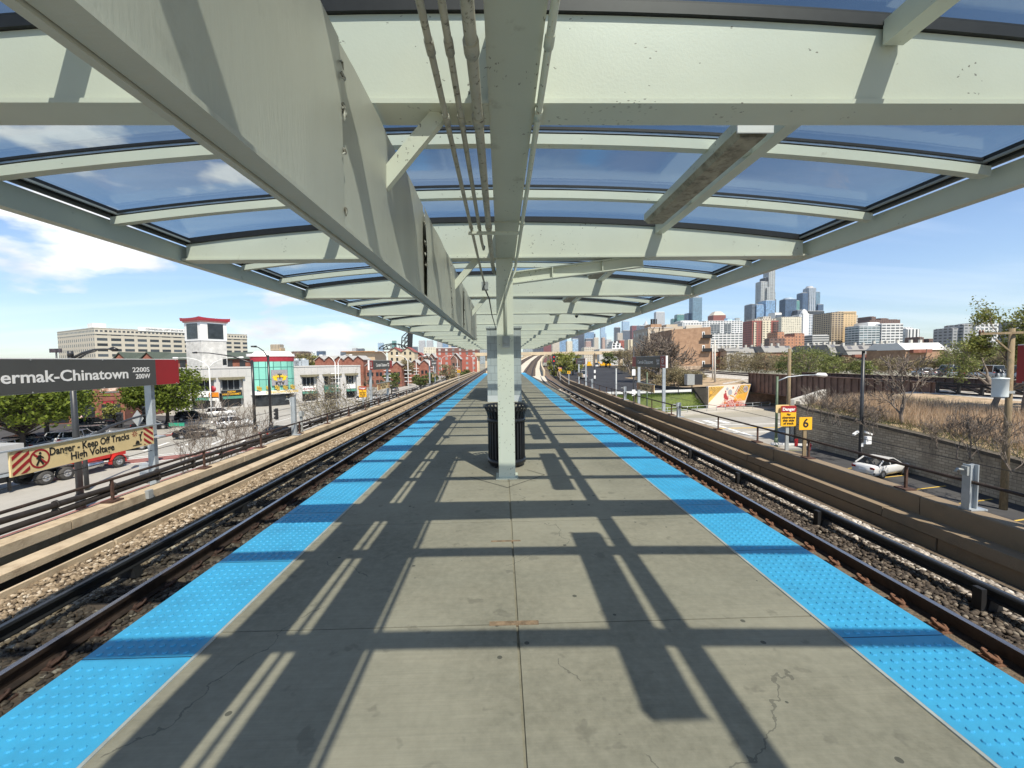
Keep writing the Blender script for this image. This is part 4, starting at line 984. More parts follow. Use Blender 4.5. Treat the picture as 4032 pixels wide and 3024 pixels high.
# ---------------------------------------------------------------- ground and the left hand street
G = GZ
m = MB(); m.poly([(-9000,-3000,G-.06), (9000,-3000,G-.06), (9000,14000,G-.06), (-9000,14000,G-.06)])
GROUND = pm('ground_soil', (.30,.28,.23), .95, 0, .25, .02, dirt=(.14,.15,.08), dscale=.03, dlo=.45, dhi=.62)
struct(m, 'ground', GROUND, 'bare city ground far around')
STREET = pm('street_concrete', (.36,.345,.31), .9, 0, .1, .5, .1, 12, dirt=(.26,.25,.23), dscale=.16, dlo=.5, dhi=.75)
ASPH = pm('asphalt', (.05,.05,.052), .92, 0, .25, .6, .25, 25, dirt=(.09,.088,.085), dscale=.25, dlo=.5, dhi=.75)
PAVE = pm('pavement_concrete', (.44,.415,.36), .9, 0, .1, .7, dirt=(.44,.41,.36), dscale=.3)
BRICKP = brick('red_pavers', (.30,.10,.085), (.36,.14,.12), (.28,.2,.18), .2, .1, .01, .9, 0)
LINE = pm('white_road_paint', (.78,.78,.75), .8, 0, .12, 2, dirt=(.5,.49,.46), dscale=.8)
YLINE = pm('yellow_road_paint', (.62,.42,.08), .8, 0, .12, 2)
m = MB(); m.poly([(-120,-20,G-.03), (-24,-20,G-.03), (-24,44,G-.03), (-22,60,G-.03), (-24,330,G-.03), (-110,330,G-.03)]); struct(m, 'street', STREET, 'wide concrete street left of the tracks')
m = MB(); m.sweep([(-2.2,-.03), (-2.2,.12), (2.2,.12), (2.2,-.03)], [(-24.2,-20,G), (-24.2,40.5,G)]); m.sweep([(-1.6,-.03), (-1.6,.12), (1.6,.12), (1.6,-.03)], [(-22.5,62,G), (-24,110,G), (-25,320,G)]); struct(m, 'pavement', PAVE, 'pavement below the left parapet')
m = MB(); m.box(-27.9, -26.45, -10, 40, G-.03, G+.10); struct(m, 'paver_strip', BRICKP, 'strip of red pavers along the kerb')
m = MB()
for a, b in (((497,1818), (905,1776)),):
    p, q = onz(*a), onz(*b); d = (q-p).normalized(); s = Vector((-d.y, d.x, 0))*1.15
    p = p-d*14; q = q+d*6
    m.poly([p-s+Vector((0,0,-.022+.004)), q-s+Vector((0,0,-.018)), q+s+Vector((0,0,-.018)), p+s+Vector((0,0,-.018))], 0, [(0,0), ((q-p).length,0), ((q-p).length,2.3), (0,2.3)])
    CW = (p, q, d, s)
p2 = onz(560, 1725); m.poly([p2+Vector((-22,-14,-.018)), p2+Vector((-20,-16,-.018)), p2+Vector((6,4,-.018)), p2+Vector((4.4,5.6,-.018))], 0, [(0,0), (0,2.5), (33,2.5), (33,0)])
struct(m, 'crosswalk', BRICKP, 'red paver crosswalk bands on the left street')
m = MB(); p, q, d, s = CW
for off in (1.35, 2.3, -1.35): 
    n_ = s.normalized(); a = p+n_*off*1.; b = q+n_*off
    m.poly([a+n_*-.12+Vector((0,0,-.014)), b+n_*-.12+Vector((0,0,-.014)), b+n_*.12+Vector((0,0,-.014)), a+n_*.12+Vector((0,0,-.014))])
for k in range(8): a = p+d*(2+k*3.1)+s.normalized()*6.; b = a+d*1.6+s.normalized()*5; n_ = Vector((.1,.06,0)); m.poly([a-n_*1.6+Vector((0,0,-.014)), a+n_*1.6+Vector((0,0,-.014)), b+n_*1.6+Vector((0,0,-.014)), b-n_*1.6+Vector((0,0,-.014))])
for x in (-29.2, -33, -41): m.box(x-.08, x+.08, -10, 38, G-.03, G-.014)
for x in (-30,-37): m.box(x-.08, x+.08, 62, 230, G-.03, G-.014)
struct(m, 'road_markings', LINE, 'white road markings on the left street')
m = MB(); m.poly([(-110,46,G-.012), (-58,52,G-.012), (-55,80,G-.012), (-110,90,G-.012)]); struct(m, 'parking_lot', ASPH, 'asphalt parking lot before the brick building')

class Fac:
    """facade frame: local x along the wall, y into the building, z up from the street"""
    def __init__(s, o, e): 
        s.o = Vector((o[0], o[1], G)); s.e = Vector((e[0], e[1], 0)).normalized(); s.n = Vector((-s.e.y, s.e.x, 0)); s.rz = math.atan2(s.e.y, s.e.x)
    def at(s, px, py):
        d = ray(px, py); t = (s.o-Vector((0,0,CAMZ))).dot(s.n)/d.dot(s.n); p = Vector((0,0,CAMZ))+d*t
        return (p-s.o).dot(s.e), p.z-G
GREYCLAD = pm('grey_cladding', (.50,.49,.47), .75, 0, .07, .6, dirt=(.40,.39,.37), dscale=.5)
FILMY = GLASSDK
BR_RED = brick('red_brick', (.30,.085,.05), (.36,.12,.07), (.33,.22,.17), .24, .08, .012)
BR_BROWN = brick('tan_brick', (.42,.25,.15), (.48,.29,.175), (.40,.29,.2), .24, .08, .012)
BR_DK = brick('brown_brick', (.22,.10,.07), (.27,.13,.09), (.28,.2,.16), .24, .08, .012)
# shopping centre
fc = Fac((-60.5, 90.5), (.70, .714)); mall = thing('shopping_centre', 'grey clad shopping centre with a round teal glass entrance and flared windows', 'shopping centre', fc.o, fc.rz)
X = lambda px, py: fc.at(px, py)[0]
Zm = lambda px, py: fc.at(px, py)[1]
xl, xd0, xd1, xr = X(690,1500), X(992,1500), X(1158,1500), X(1420,1490)
ztop = 8.6
bays = [(752, 842), (866, 957), (1188, 1250), (1275, 1340), (1362, 1405)]
m = MB(); cur = xl
for a, b in bays:
    xa, xb = X(a, 1500), X(b, 1500); m.box(cur, xa, 0, 22, 0, ztop); m.box(xa, xb, 0, 22, 6.7, ztop); m.box(xa, xb, .9, 22, 0, 6.7); cur = xb
m.box(cur, xr, 0, 22, 0, ztop)
m.box(xl-.1, xr, -.12, 22.1, ztop, ztop+.25)
k = xl
while k < xr:
    m.box(k-.02, k+.02, -.012, 0, 6.9, ztop, 1); k += 1.55
m.box(xl, xr, -.014, 0, 6.72, 6.76, 1)
m.build('wall', [GREYCLAD, GREYSTEEL], mall, world=False)
AWN = pm('green_awning', (.05,.17,.13), .8, 0, .15, 2)
OLIVE = pm('olive_canopy', (.19,.17,.11), .8, 0, .2, 2)
for i, (a, b) in enumerate(bays):
    xa, xb = X(a, 1500), X(b, 1500); w = xb-xa
    m = MB(); m.prism([(xa-.3,-.4,6.35), (xa+w*.25,-.4,6.15), (xb-w*.25,-.4,6.15), (xb+.3,-.4,6.35), (xb+.3,-.4,6.75), (xa-.3,-.4,6.75)], (0,.39,0)); m.build('hood', OLIVE, mall, world=False)
    m = MB(); m.box(xa+.5, xb-.5, .85, .9, 4.0, 6.1); win = m.build('window', GLASSDK, mall, world=False)
    m = MB()
    for q in np.linspace(xa+.5, xb-.5, 4): m.box(q-.05, q+.05, .78, .86, 3.98, 6.12)
    m.box(xa+.5, xb-.5, .79, .86, 3.9, 4.0); f = m.build('frame', GREYSTEEL, mall, world=False); f.parent = win
    m = MB(); m.box(xa+.3, xb-.2, .45, .7, 2.75, 3.9); m.build('shop_sign', SIGNBLACK if i == 1 else (SIGNWHITE if i != 3 else AWN), mall, world=False)
    m = MB(); m.prism([(xa+.2,-.2,2.1), (xa+.2,.75,2.75), (xa+.2,.75,2.1)], (w-.3,0,0)); m.build('awning', AWN, mall, world=False)
    m = MB(); m.box(xa+.3, xb-.3, .86, .9, .3, 2.1); m.build('shop_window', GLASSDK, mall, world=False)
    tx = {1: [('NEW', 1.5, SIGNYEL, 3.55), ('HING GOURMET', 3.4, SIGNYEL, 3.05)], 2: [('Bonchon', 2.7, REDPAINT, 3.3)]}.get(i)
    if tx:
        for s_, wd, mt, z in tx:
            o_ = fc.o+fc.e*((xa+xb)/2)+fc.n*.43+Vector((0,0,z)); text(s_, .55, mt, o_, fc.e, (0,0,1), .03, mall, width=wd, bold=.01)
# round teal entrance
xc = (xd0+xd1)/2; rad = (xd1-xd0)/2; TEAL = wmat('teal_glass_blocks', (.05,.17,.15), (.22,.55,.45), 1.28, 2.7, .9, .94, .4, .2, .18)
def drum(r0, r1, z0, z1, mat, nm, n=36, half=True, dep=None):
    m = MB(); vs = []; uv = []
    for k in range(n+1):
        a = math.pi+math.pi*k/n
        for r, z in ((r0, z0), (r1, z1)): vs.append((xc+r*math.cos(a), r*math.sin(a)*.42, z))
    fs = [(2*k, 2*k+2, 2*k+3, 2*k+1) for k in range(n)]; L = math.pi*r0*.8/n
    uv = [[(k*L, 0), ((k+1)*L, 0), ((k+1)*L, z1-z0), (k*L, z1-z0)] for k in range(n)]
    m.add(vs, fs, uv); return m.build(nm, mat, mall, world=False)
zb, zt = Zm(1075,1536)-.0, Zm(1075,1431); zt = max(zt, 10.)
drum(rad, rad, 3.3, zt, TEAL, 'entrance_glass')
drum(rad*1.02, rad*1.05, zt, zt+.9, REDPAINT, 'red_band'); drum(rad*1.05, rad*1.12, zt+.9, zt+1.15, REDPAINT, 'red_band')
m = MB(); n = 40; m.poly([(xc+rad*1.14*math.cos(2*math.pi*k/n), rad*.5*math.sin(2*math.pi*k/n)*1.1+1, zt+1.15) for k in range(n)]); m.poly([(xc+rad*1.14*math.cos(2*math.pi*k/n), rad*.5*math.sin(2*math.pi*k/n)*1.1+1, zt+1.75) for k in range(n)])
for k in range(n):
    a, b = 2*math.pi*k/n, 2*math.pi*(k+1)/n
    m.poly([(xc+rad*1.14*math.cos(t), rad*.55*math.sin(t)+1, z) for t, z in ((a,zt+1.15), (b,zt+1.15), (b,zt+1.75), (a,zt+1.75))])
m.build('roof_disc', WHITE, mall, world=False); drum(rad*1.1, rad*.8, zt+1.16, zt+2.3, WHITE, 'roof_dome')
drum(rad*1.08, rad*1.08, 2.6, 3.5, WHITE, 'fascia_ring'); drum(rad*.9, rad*.9, 0, 2.7, GLASSDK, 'entrance_doors')
GOLD = pm('gold_letter', (.72,.5,.08), .4, .3, .1, 3)
o_ = fc.o+fc.e*(xc+1.0)-fc.n*(rad*.42*1.08+.35)+Vector((0,0,3.1)); text('CHINATOWN SQUARE', .7, GOLD, o_, fc.e, (0,0,1), .05, mall, width=rad*1.55, bold=.02)
for k in range(5):
    q = -.72+.36*k; a = math.acos(q); m = MB(); px_, py_ = xc+rad*1.1*q, -rad*.46*math.sin(a)-.15
    for s_ in ((-.5,.2,.5,.16), (-.4,-.25,.4,.14), (-.08,-.5,.08,.5), (-.45,-.1,-.25,.5), (.2,-.5,.42,.1)): m.box(px_+s_[0]-.04, px_+s_[2]+.04, py_-.05, py_, 4.05+min(s_[1], s_[3]), 4.05+max(s_[1], s_[3])+.06)
    m.build('gold_character', GOLD, mall, world=False)
# emblem board: crown, wings, letters
yb = -rad*.42-.3; x0, x1 = X(1056,1480), X(1119,1480); z0, z1 = Zm(1088,1513)-.2, Zm(1088,1461)+.3; xe = (x0+x1)/2
m = MB(); m.box(x0, x1, yb, yb+.2, z0, z1); m.build('emblem_board', pm('emblem_grey', (.30,.29,.31), .6), mall, world=False)
m = MB(); hh = z1-z0; ww = (x1-x0)/2
for s_ in (-1, 1):
    for k in range(6):
        a = R(20+k*17); r0, r1 = ww*.35, ww*(1.05-.07*k); zc = z0+hh*.40
        d = Vector((s_*math.cos(a), 0, math.sin(a))); c0 = Vector((xe+s_*ww*.12, yb-.06, zc-.02*k)); s2 = Vector((-d.z, 0, d.x))*.17
        m.poly([c0+d*r0*.8-s2, c0+d*r1, c0+d*r0*.8+s2])
    m.poly([(xe+s_*ww*.3, yb-.055, z0+hh*.3), (xe+s_*ww*.75, yb-.055, z0+hh*.36), (xe+s_*ww*.85, yb-.055, z0+hh*.62), (xe+s_*ww*.4, yb-.055, z0+hh*.52)])
m.build('wings', pm('emblem_yellow', (.8,.55,.02), .5), mall, world=False)
m = MB(); m.box(xe-.5, xe+.5, yb-.08, yb, z0+hh*.80, z0+hh*.84)
for q in (-.45, 0, .45): m.poly([(xe+q-.14, yb-.07, z0+hh*.84), (xe+q+.14, yb-.07, z0+hh*.84), (xe+q*1.2, yb-.07, z0+hh*.97)])
m.build('crown_mark', GREYSTEEL, mall, world=False)
for s_, sz, mt, z in (('T', 1.5, SIGNBLACK, z0+hh*.55), ('KTV', 1.0, SIGNBLACK, z0+hh*.14)):
    o_ = fc.o+fc.e*xe+fc.n*(yb-.06)+Vector((0,0,z)); text(s_, sz, mt, o_, fc.e, (0,0,1), .05, mall, bold=.03)
for i, px in enumerate((1170, 1200, 1212, 1240)):
    x = X(px, 1440); u = MB(); u.box(x-.9, x+.9, 6, 8, ztop+.25, ztop+1.5+.3*(i % 2)); u.cyl((x,7,ztop+1.5), (x,7,ztop+2.1), .7, n=14); u.build('roof_unit', GALV, mall, world=False)
# clock-like tower with dark screens
pa, pb = ony(800, 1500, 108), None
tw = thing('white_tower', 'white brick tower with dark screens under a flared red roof', 'tower', (pa.x, pa.y, G), R(65))
wv = 6.2
WB = brick('white_brick', (.70,.69,.65), (.76,.74,.70), (.66,.65,.61), .3, .1, .008, .8, .1)
zr = ony(805, 1266, 108).z-G; zw = ony(805, 1340, 108).z-G
m = MB(); m.box(0, wv, 0, wv, 0, zw); m.build('shaft', WB, tw, world=False)
m = MB(); m.box(-.12, wv+.12, -.12, wv+.12, zw, zr); m.build('screen_housing', WHITE, tw, world=False)
m = MB(); m.box(1.6, wv-.8, -.2, -.121, zw+.5, zr-.35); m.build('screen', GLASSDK, tw, world=False)
m = MB(); m.box(-.2, -.121, 1.0, wv-.9, zw+.5, zr-.35); m.build('screen', GLASSDK, tw, world=False)
m = MB(); m.box(5.0, 6.0, -.03, 0, 9.3, 11.2); m.build('window', GLASSDK, tw, world=False)
m = MB(); n = 8; e = .7
for s in range(4):
    rows = []
    for j, (o_, zz) in enumerate(((e*.5, zr), (e*.6, zr+.35), (e*1.0, zr+.4), (e*1.1, zr+1.))):
        row = []
        for k in range(n+1):
            f = k/n; up_ = .22*(abs(2*f-1)**3) if j == 3 else 0; a = -o_+f*(wv+2*o_)
            row.append([(a, -o_, zz+up_), (wv+o_, a, zz+up_), (wv-a, wv+o_, zz+up_), (-o_, wv-a, zz+up_)][s])
        rows.append(row)
    for j in range(3): m.add(rows[j]+rows[j+1], [(k, k+1, n+2+k, n+1+k) for k in range(n)], None, 1 if j == 0 else 0)
m.poly([(-e,-e,zr+.95), (wv+e,-e,zr+.95), (wv+e,wv+e,zr+.95), (-e,wv+e,zr+.95)]); m.build('roof', [REDPAINT, pm('pink_soffit', (.6,.25,.23), .6)], tw, world=False, fix=False)
# brick buildings on the left
def windows(mb_parent, rects, y, dep, mat=GLASSDK, frame=None, nm='window'):
    for x0, x1, z0, z1 in rects:
        m = MB(); m.box(x0, x1, y-dep, y+.02, z0, z1); w = m.build(nm, mat, mb_parent, world=False)
        if frame:
            m = MB()
            for q in ((x0-.06,x1+.06,z0-.1,z0), (x0-.06,x1+.06,z1,z1+.08), (x0-.06,x0,z0,z1), (x1,x1+.06,z0,z1), ((x0+x1)/2-.03,(x0+x1)/2+.03,z0,z1), (x0,x1,(z0+z1)/2-.03,(z0+z1)/2+.03)): m.box(q[0], q[1], y-dep-.05, y-dep+.001 if False else y+.02, q[2], q[3])
            f = m.build('frame', frame, mb_parent, world=False); f.parent = w
f2 = Fac((-72, 72), (.97, .24)); bb = thing('brick_building', 'two storey red brick shop building behind the left trees', 'building', f2.o, f2.rz)
xa, xb = f2.at(-300, 1600)[0], f2.at(490, 1600)[0]
m = MB(); m.box(xa, xb, 0, 14, 0, 8.2); m.box(xa-.1, xb+.1, -.15, 14, 8.2, 8.5)
for z in (3.6, 4.4): m.box(xa, xb+.05, -.1, 0, z, z+.16)
xx = xb
while xx > xa: m.box(xx-.35, xx+.05, -.09, 0, 0, 3.6); m.box(xx-.35, xx+.05, -.09, 0, 4.56, 8.2); xx -= 3.6
m.build('wall', BR_RED, bb, world=False)
xx = xb; rc = []; sh = []
while xx > xa+3.7: rc.append((xx-3.2, xx-.7, 5.1, 7.3)); sh.append((xx-3.1, xx-.6, .3, 3.)); xx -= 3.6
windows(bb, rc, 0, .03, GLASSDK, GREYSTEEL); windows(bb, sh, 0, .03, GLASSDK, SIGNBLACK, 'shop_window')
m = MB(); m.box(rc[0][0], rc[0][1], -.1, -.05, 5.2, 7.2); m.build('poster', pm('food_poster', (.55,.3,.2), .7, 0, .6, 1.2, dirt=(.8,.7,.6), dscale=1.2, dlo=.45, dhi=.6), bb, world=False)
m = MB(); m.box(sh[0][0]+.2, sh[0][0]+1.7, -.3, -.1, 3.05, 3.5); m.build('shop_sign', REDPAINT, bb, world=False)
GREENROOF = pm('green_shingles', (.075,.095,.075), .9, 0, .2, 3)
def gabled(name, label, px0, px1, pyr, pye, D, nf, roofm, wallm, cat='house', group=None, dep=9, gz=None, win=True, up=None):
    """row of nf gables facing the viewer between two image columns at distance D"""
    a, b = ony(px0, pye, D), ony(px1, pye, D); ze = a.z; zr = ony((px0+px1)/2, pyr, D).z; g0 = G if gz is None else gz
    t = thing(name, label, cat, ((a.x+b.x)/2, D, g0), 0, group); w = (b.x-a.x)/nf
    m = MB(); r = MB()
    for i in range(nf):
        x0, x1 = a.x+i*w, a.x+(i+1)*w; xm = (x0+x1)/2
        m.prism([(x0,D,g0), (x1,D,g0), (x1,D,ze), (xm,D,zr-.25), (x0,D,ze)], (0,dep,0))
        for s, xe_ in ((-1, x0), (1, x1)): r.bar((xe_+s*.25,D-.5+dep/2,ze-.1), (xm,D-.5+dep/2,zr), dep+1, .16, (0,0,1)) if False else r.prism([(xe_+s*.3,D-.5,ze-.2), (xm,D-.5,zr-.05), (xm,D-.5,zr+.15), (xe_+s*.3,D-.5,ze+.02)], (0,dep+1,0))
    m.build('wall', wallm, t); r.build('roof', roofm, t, fix=True)
    if win:
        for i in range(nf):
            x0 = a.x+i*w
            for z in np.arange(g0+1.2, ze-1.2, 3.):
                for q in (.28, .68): 
                    wn = MB(); wn.box(x0+w*q-.5, x0+w*q+.5, D-.06, D+.01, z, z+1.5); wn.build('window', GLASSDK, t)
    return t
# long hipped block with two front gables
D = 125; t = thing('gabled_block', 'long red brick block with a dark green roof and two front gables', 'building', (ony(720,1450,D).x, D, G))
x0, x1 = ony(440,1450,D).x, ony(985,1450,D).x; ze, zr = ony(600,1418,D).z, ony(700,1389,D).z
m = MB(); m.box(x0, x1, D, D+16, G, ze); m.build('wall', BR_RED, t)
m = MB(); m.prism([(x0-.5,D-.7,ze), (x0+1.5,D+7.5,zr), (x1-.5,D+7.5,zr), (x1+.5,D-.7,ze)], (0,0,.15)); m.prism([(x0-.5,D+16,ze), (x0+1.5,D+7.5,zr), (x1-.5,D+7.5,zr), (x1+.5,D+16,ze)], (0,0,.15))
gm = MB()
for pa_, pb_ in ((452, 520), (558, 630)):
    xa_, xb_ = ony(pa_,1400,D).x, ony(pb_,1400,D).x; xm = (xa_+xb_)/2; zz = ony(490,1388,D).z
    gm.prism([(xa_+.5,D-1.2,ze-.2), (xb_-.5,D-1.2,ze-.2), (xm,D-1.2,zz-.3)], (0,1.3,0)); 
    for s, xe_ in ((-1, xa_), (1, xb_)): m.prism([(xe_,D-1.6,ze-.25), (xm,D-1.6,zz-.1), (xm,D-1.6,zz+.12), (xe_,D-1.6,ze-.02)], (0,9,0))
m.build('roof', GREENROOF, t, fix=True); gm.build('gable', BR_RED, t)
for px in (470, 520, 570, 620, 720, 905, 955):
    p = ony(px, 1432, D); w = MB(); w.box(p.x-.8, p.x+.8, D-.06, D+.01, p.z-1.1, p.z+1.); w.build('window', GLASSDK, t)
GREYROOF = pm('grey_shingles', (.42,.41,.39), .9, 0, .12, 2); REDROOF = pm('red_shingles', (.27,.075,.06), .85, 0, .15, 2)
gabled('row_house', 'row of white gables behind the shopping centre roof', 1240, 1430, 1402, 1418, 170, 5, GREYROOF, BR_RED, group='brick row houses on the left', win=False)
gabled('row_house', 'brick houses with three pale gables left of the far name board', 1575, 1690, 1417, 1436, 190, 3, GREYROOF, BR_RED, group='brick row houses on the left')
gabled('row_house', 'brick house with red double gabled roof under the raised bridge', 1528, 1632, 1368, 1387, 215, 2, REDROOF, pm('cream_gable', (.55,.47,.33), .85), group='brick row houses on the left')
gabled('row_house', 'brick house with red roof right of the red double gable', 1632, 1665, 1388, 1402, 230, 1, REDROOF, BR_RED, group='brick row houses on the left')
gabled('row_house', 'brick house with dark roof and pale gable before the long red block', 1665, 1712, 1391, 1408, 225, 2, GREYROOF, BR_DK, group='brick row houses on the left')
gabled('row_house', 'brick house with a pale gable at the front of the long red block', 1775, 1812, 1390, 1414, 200, 1, GREYROOF, BR_DK, group='brick row houses on the left')
gabled('row_house', 'low brick row before the red gables with pale roofs', 1440, 1580, 1424, 1440, 165, 4, GREYROOF, BR_RED, group='brick row houses on the left')
def block(name, label, cat, px0, px1, pyt, D, dep, mat, z0=None, roof=None, cap=.0, group=None, rz=0., pyb=None, parts=()):
    """flat roofed block whose front face fills image columns px0..px1 at distance D"""
    a, b = ony(px0, pyt, D), ony(px1, pyt, D); z1 = (a.z+b.z)/2; g = GZ if z0 is None else z0
    t = thing(name, label, cat, ((a.x+b.x)/2, D, g), 0, group)
    m = MB(); m.box(a.x, b.x, D, D+dep, g, z1); m.build('wall', mat, t)
    m = MB(); m.box(a.x-.1-cap, b.x+.1+cap, D-.1-cap, D+dep+.1+cap, z1, z1+max(.35, (b.x-a.x)*.012)); m.build('roof', roof or GREYCLAD, t)
    return t, a.x, b.x, g, z1
def part(t, name, px0, px1, pyt, pyb, D, dep, mat):
    a, b = ony(px0, pyt, D), ony(px1, pyt, D); zb = ony((px0+px1)/2, pyb, D).z if pyb else GZ
    m = MB(); m.box(a.x, b.x, D, D+dep, zb, (a.z+b.z)/2); return m.build(name, mat, t)
# warehouse far left, corner towards the viewer
D = 330; c = ony(372, 1300, D); wh = thing('warehouse', 'long pale concrete warehouse with a white lease banner on the roof edge', 'warehouse', (c.x, D, G), R(60))
ht = c.z-G+1.5
WH = wmat('warehouse_wall', (.50,.46,.38), (.05,.06,.07), 8.2, 4.05, .74, .52, .85, .2, .6, .08, (0,.6))
WH2 = wmat('warehouse_end_wall', (.52,.47,.39), (.08,.085,.09), 4.2, 4.05, .42, .55, .85, .2, .6, .08, (0,.6))
LN = 112; m = MB(); m.box(0, LN, 0, 75, 0, ht-4.2, 0, (4,)); m.build('wall', WH, wh, world=False)
m = MB(); m.box(-.02, 6, -.01, 74.9, 0, ht-4.2, 0, (2,3,5)); m.box(-.3, 0, 0, 75, 0, ht-4.2); m.build('end_wall', WH2, wh, world=False)
m = MB(); m.box(-.3, LN, -.3, 75, ht-4.2, ht); m.build('top_storey', wmat('warehouse_top_wall', (.52,.48,.4), (.07,.075,.08), 2.7, 4.2, .6, .36, .85, .2, .5, .08, (0,-.2)), wh, world=False)
m = MB(); m.box(-.5, LN, -.5, 75.2, ht-4.3, ht-3.9); m.box(-.5, LN, -.5, 75.2, ht, ht+.6); m.build('cornice', CONC_G, wh, world=False)
m = MB(); m.box(4, 12, 16, 26, ht+.6, ht+5); m.build('penthouse', WHITE, wh, world=False)
m = MB(); m.box(26, 66, -.9, -.5, ht-.6, ht+2.6); m.build('banner', WHITE, wh, world=False)
m = MB(); m.box(66.2, 83, -.9, -.5, ht-.8, ht+2.0); m.build('banner', SIGNBLACK, wh, world=False)
rt = Vector((math.cos(R(60)), math.sin(R(60)), 0)); o0 = Vector((c.x, D, G))
text('COMMERCIAL LOFT SPACE FOR LEASE', 2.0, SIGNBLACK, o0+rt*47+rt.cross(Vector((0,0,1)))*1.0+Vector((0,0,ht+.9)), rt, (0,0,1), .05, wh, width=32)
text('312.549.0831', 2.4, SIGNWHITE, o0+rt*74.6+rt.cross(Vector((0,0,1)))*1.0+Vector((0,0,ht+.6)), rt, (0,0,1), .05, wh, width=15)
# long five storey red block, bascule bridge, low roofs
RB = wmat('red_block_wall', (.34,.10,.07), (.30,.30,.29), 4.6, 3.3, .34, .5, .85, .3, .5, .1)
t, a, b, g, z1 = block('apartment_block', 'long five storey red brick apartment block with a pale roof edge', 'building', 1717, 1880, 1370, 290, 30, RB, roof=WHITE)
part(t, 'top_storey', 1716.8, 1880.2, 1371, 1386, 289.8, 30.4, wmat('red_block_top', (.17,.085,.07), (.32,.32,.31), 4.6, 3.0, .34, .5, .85, .3, .5, .1))
block('cream_pavilion', 'low cream pavilion with flat roofs behind the bushes', 'building', 1362, 1475, 1385, 260, 25, pm('cream_wall', (.50,.38,.25), .85), roof=pm('orange_roof', (.45,.24,.12), .8), cap=2)
block('low_warehouse', 'low pale roofed sheds behind the row houses', 'building', 1170, 1440, 1404, 330, 60, CONC_G)
block('low_warehouse', 'grey flat sheds far left beyond the sign', 'building', 130, 262, 1417, 400, 40, pm('dull_grey_wall', (.28,.28,.27), .9))
D = 420; br = thing('bascule_bridge', 'black steel bascule bridge raised beyond the red gables', 'bridge', (ony(1550,1400,D).x, D, G))
P = lambda px, py, dy=0: ony(px, py, D)+Vector((0, dy, 0))
IRON = pm('black_iron', (.016,.016,.017), .7, .2, .3, .5)
for dy in (0, 14):
    m = MB(); m.bar(P(1580,1368,dy), P(1583,1326,dy), .8, .8); m.bar(P(1583,1326,dy), P(1606,1306,dy), .8, .8); m.bar(P(1580,1368,dy), P(1605,1360,dy), .8, .8)
    for a_, b_ in (((1582,1352), (1607,1312)), ((1581,1340), (1606,1345)), ((1582,1330), (1607,1330)), ((1580,1366), (1606,1345))): m.bar(P(*a_,dy), P(*b_,dy), .55, .55)
    m.build('leaf_truss', IRON, br)
    m = MB(); pts = [(1492,1372), (1505,1362), (1520,1357), (1538,1354), (1555,1352), (1580,1360)]
    for i in range(len(pts)-1): m.bar(P(*pts[i],dy), P(*pts[i+1],dy), .8, .8)
    m.bar(P(1492,1374,dy), P(1590,1374,dy), .8, .8)
    for i in range(len(pts)): m.bar(P(*pts[i],dy), P(pts[i][0]+8,1374,dy), .5, .5)
    m.build('tail_truss', IRON, br)
m = MB(); m.prism([P(1604,1368), P(1611,1368), P(1613.5,1307), P(1605,1305)], (0,15,0)); m.build('leaf_deck', IRON, br)
bbd = thing('billboard', 'small dark billboard on a pole far left', 'billboard', (ony(217,1390,210).x, 210, G))
D = 210; a = ony(193,1373,D); b = ony(240,1388,D); m = MB(); m.box(a.x, b.x, D, D+.6, b.z, a.z); m.build('board', pm('billboard_face', (.06,.05,.06), .6, 0, .8, .4, dirt=(.45,.1,.08), dscale=.3), bbd); m = MB(); c = ony(219,1390,D); m.cyl((c.x,D+.3,G), (c.x,D+.3,b.z), .35); m.build('pole', DARKPOLE, bbd)
# lamps
p = onz(320, 2010); h = ony(285, 1403, p.y).z-G
lt = thing('street_lamp', 'tall charcoal lamp post right behind the left name board', 'street lamp', (p.x, p.y, G), 0, 'charcoal street lamps')
m = MB(); m.cyl((p.x,p.y,G), (p.x,p.y,G+h), .2, .14, 16); m.cyl((p.x,p.y,G), (p.x,p.y,G+1.1), .26, .24, 16); m.cyl((p.x,p.y,G+h), (p.x,p.y,G+h+.35), .17, .15, 12); m.build('pole', DARKPOLE, lt)
q = lambda px, py: ony(px, py, p.y)
m = MB(); m.tube([q(282,1413), q(325,1390), (q(372,1377)), q(440,1373)], [.09,.08,.07,.05], 8); m.build('arm', DARKPOLE, lt); m = MB(); m.tube([q(300,1418), q(340,1392), q(378,1381)], [.07,.06,.05], 8); m.build('arm', DARKPOLE, lt)
m = MB(); m.tube([q(430,1374), q(445,1374), q(463,1377)], [.06,.16,.08], 8); m.build('lamp_head', BLACKP, lt)
for px, pyb, pyt, ang, reach, lab in ((1005, 1700, 1418, 2.9, 9.5, 'black street lamp with a long arm left of the round entrance'), (1068, 1690, 1398, 3.9, 1.6, 'black street lamp in front of the round entrance')):
    b = onz(px, pyb); hh = ony(px-6, pyt, b.y).z-G; t = thing('street_lamp', lab, 'street lamp', b, 0, 'black street lamps by the shopping centre')
    m = MB(); m.cyl(b, b+Vector((0,0,hh)), .2, .15, 12); m.cyl(b, b+Vector((0,0,1)), .3, .26, 12); m.build('pole', BLACKP, t)
    d = Vector((math.cos(ang), math.sin(ang), 0)); e = b+Vector((0,0,hh-.4)); pts = [e, e+d*reach*.35+Vector((0,0,1.0)), e+d*reach*.75+Vector((0,0,1.5)), e+d*reach+Vector((0,0,1.6))]
    m = MB(); m.tube(pts, [.09,.07,.06,.05], 8); m.build('arm', BLACKP, t); m = MB(); m.tube([pts[-1]-d*.2, pts[-1]+d*.5], [.14,.1], 8); m.build('lamp_head', BLACKP, t)
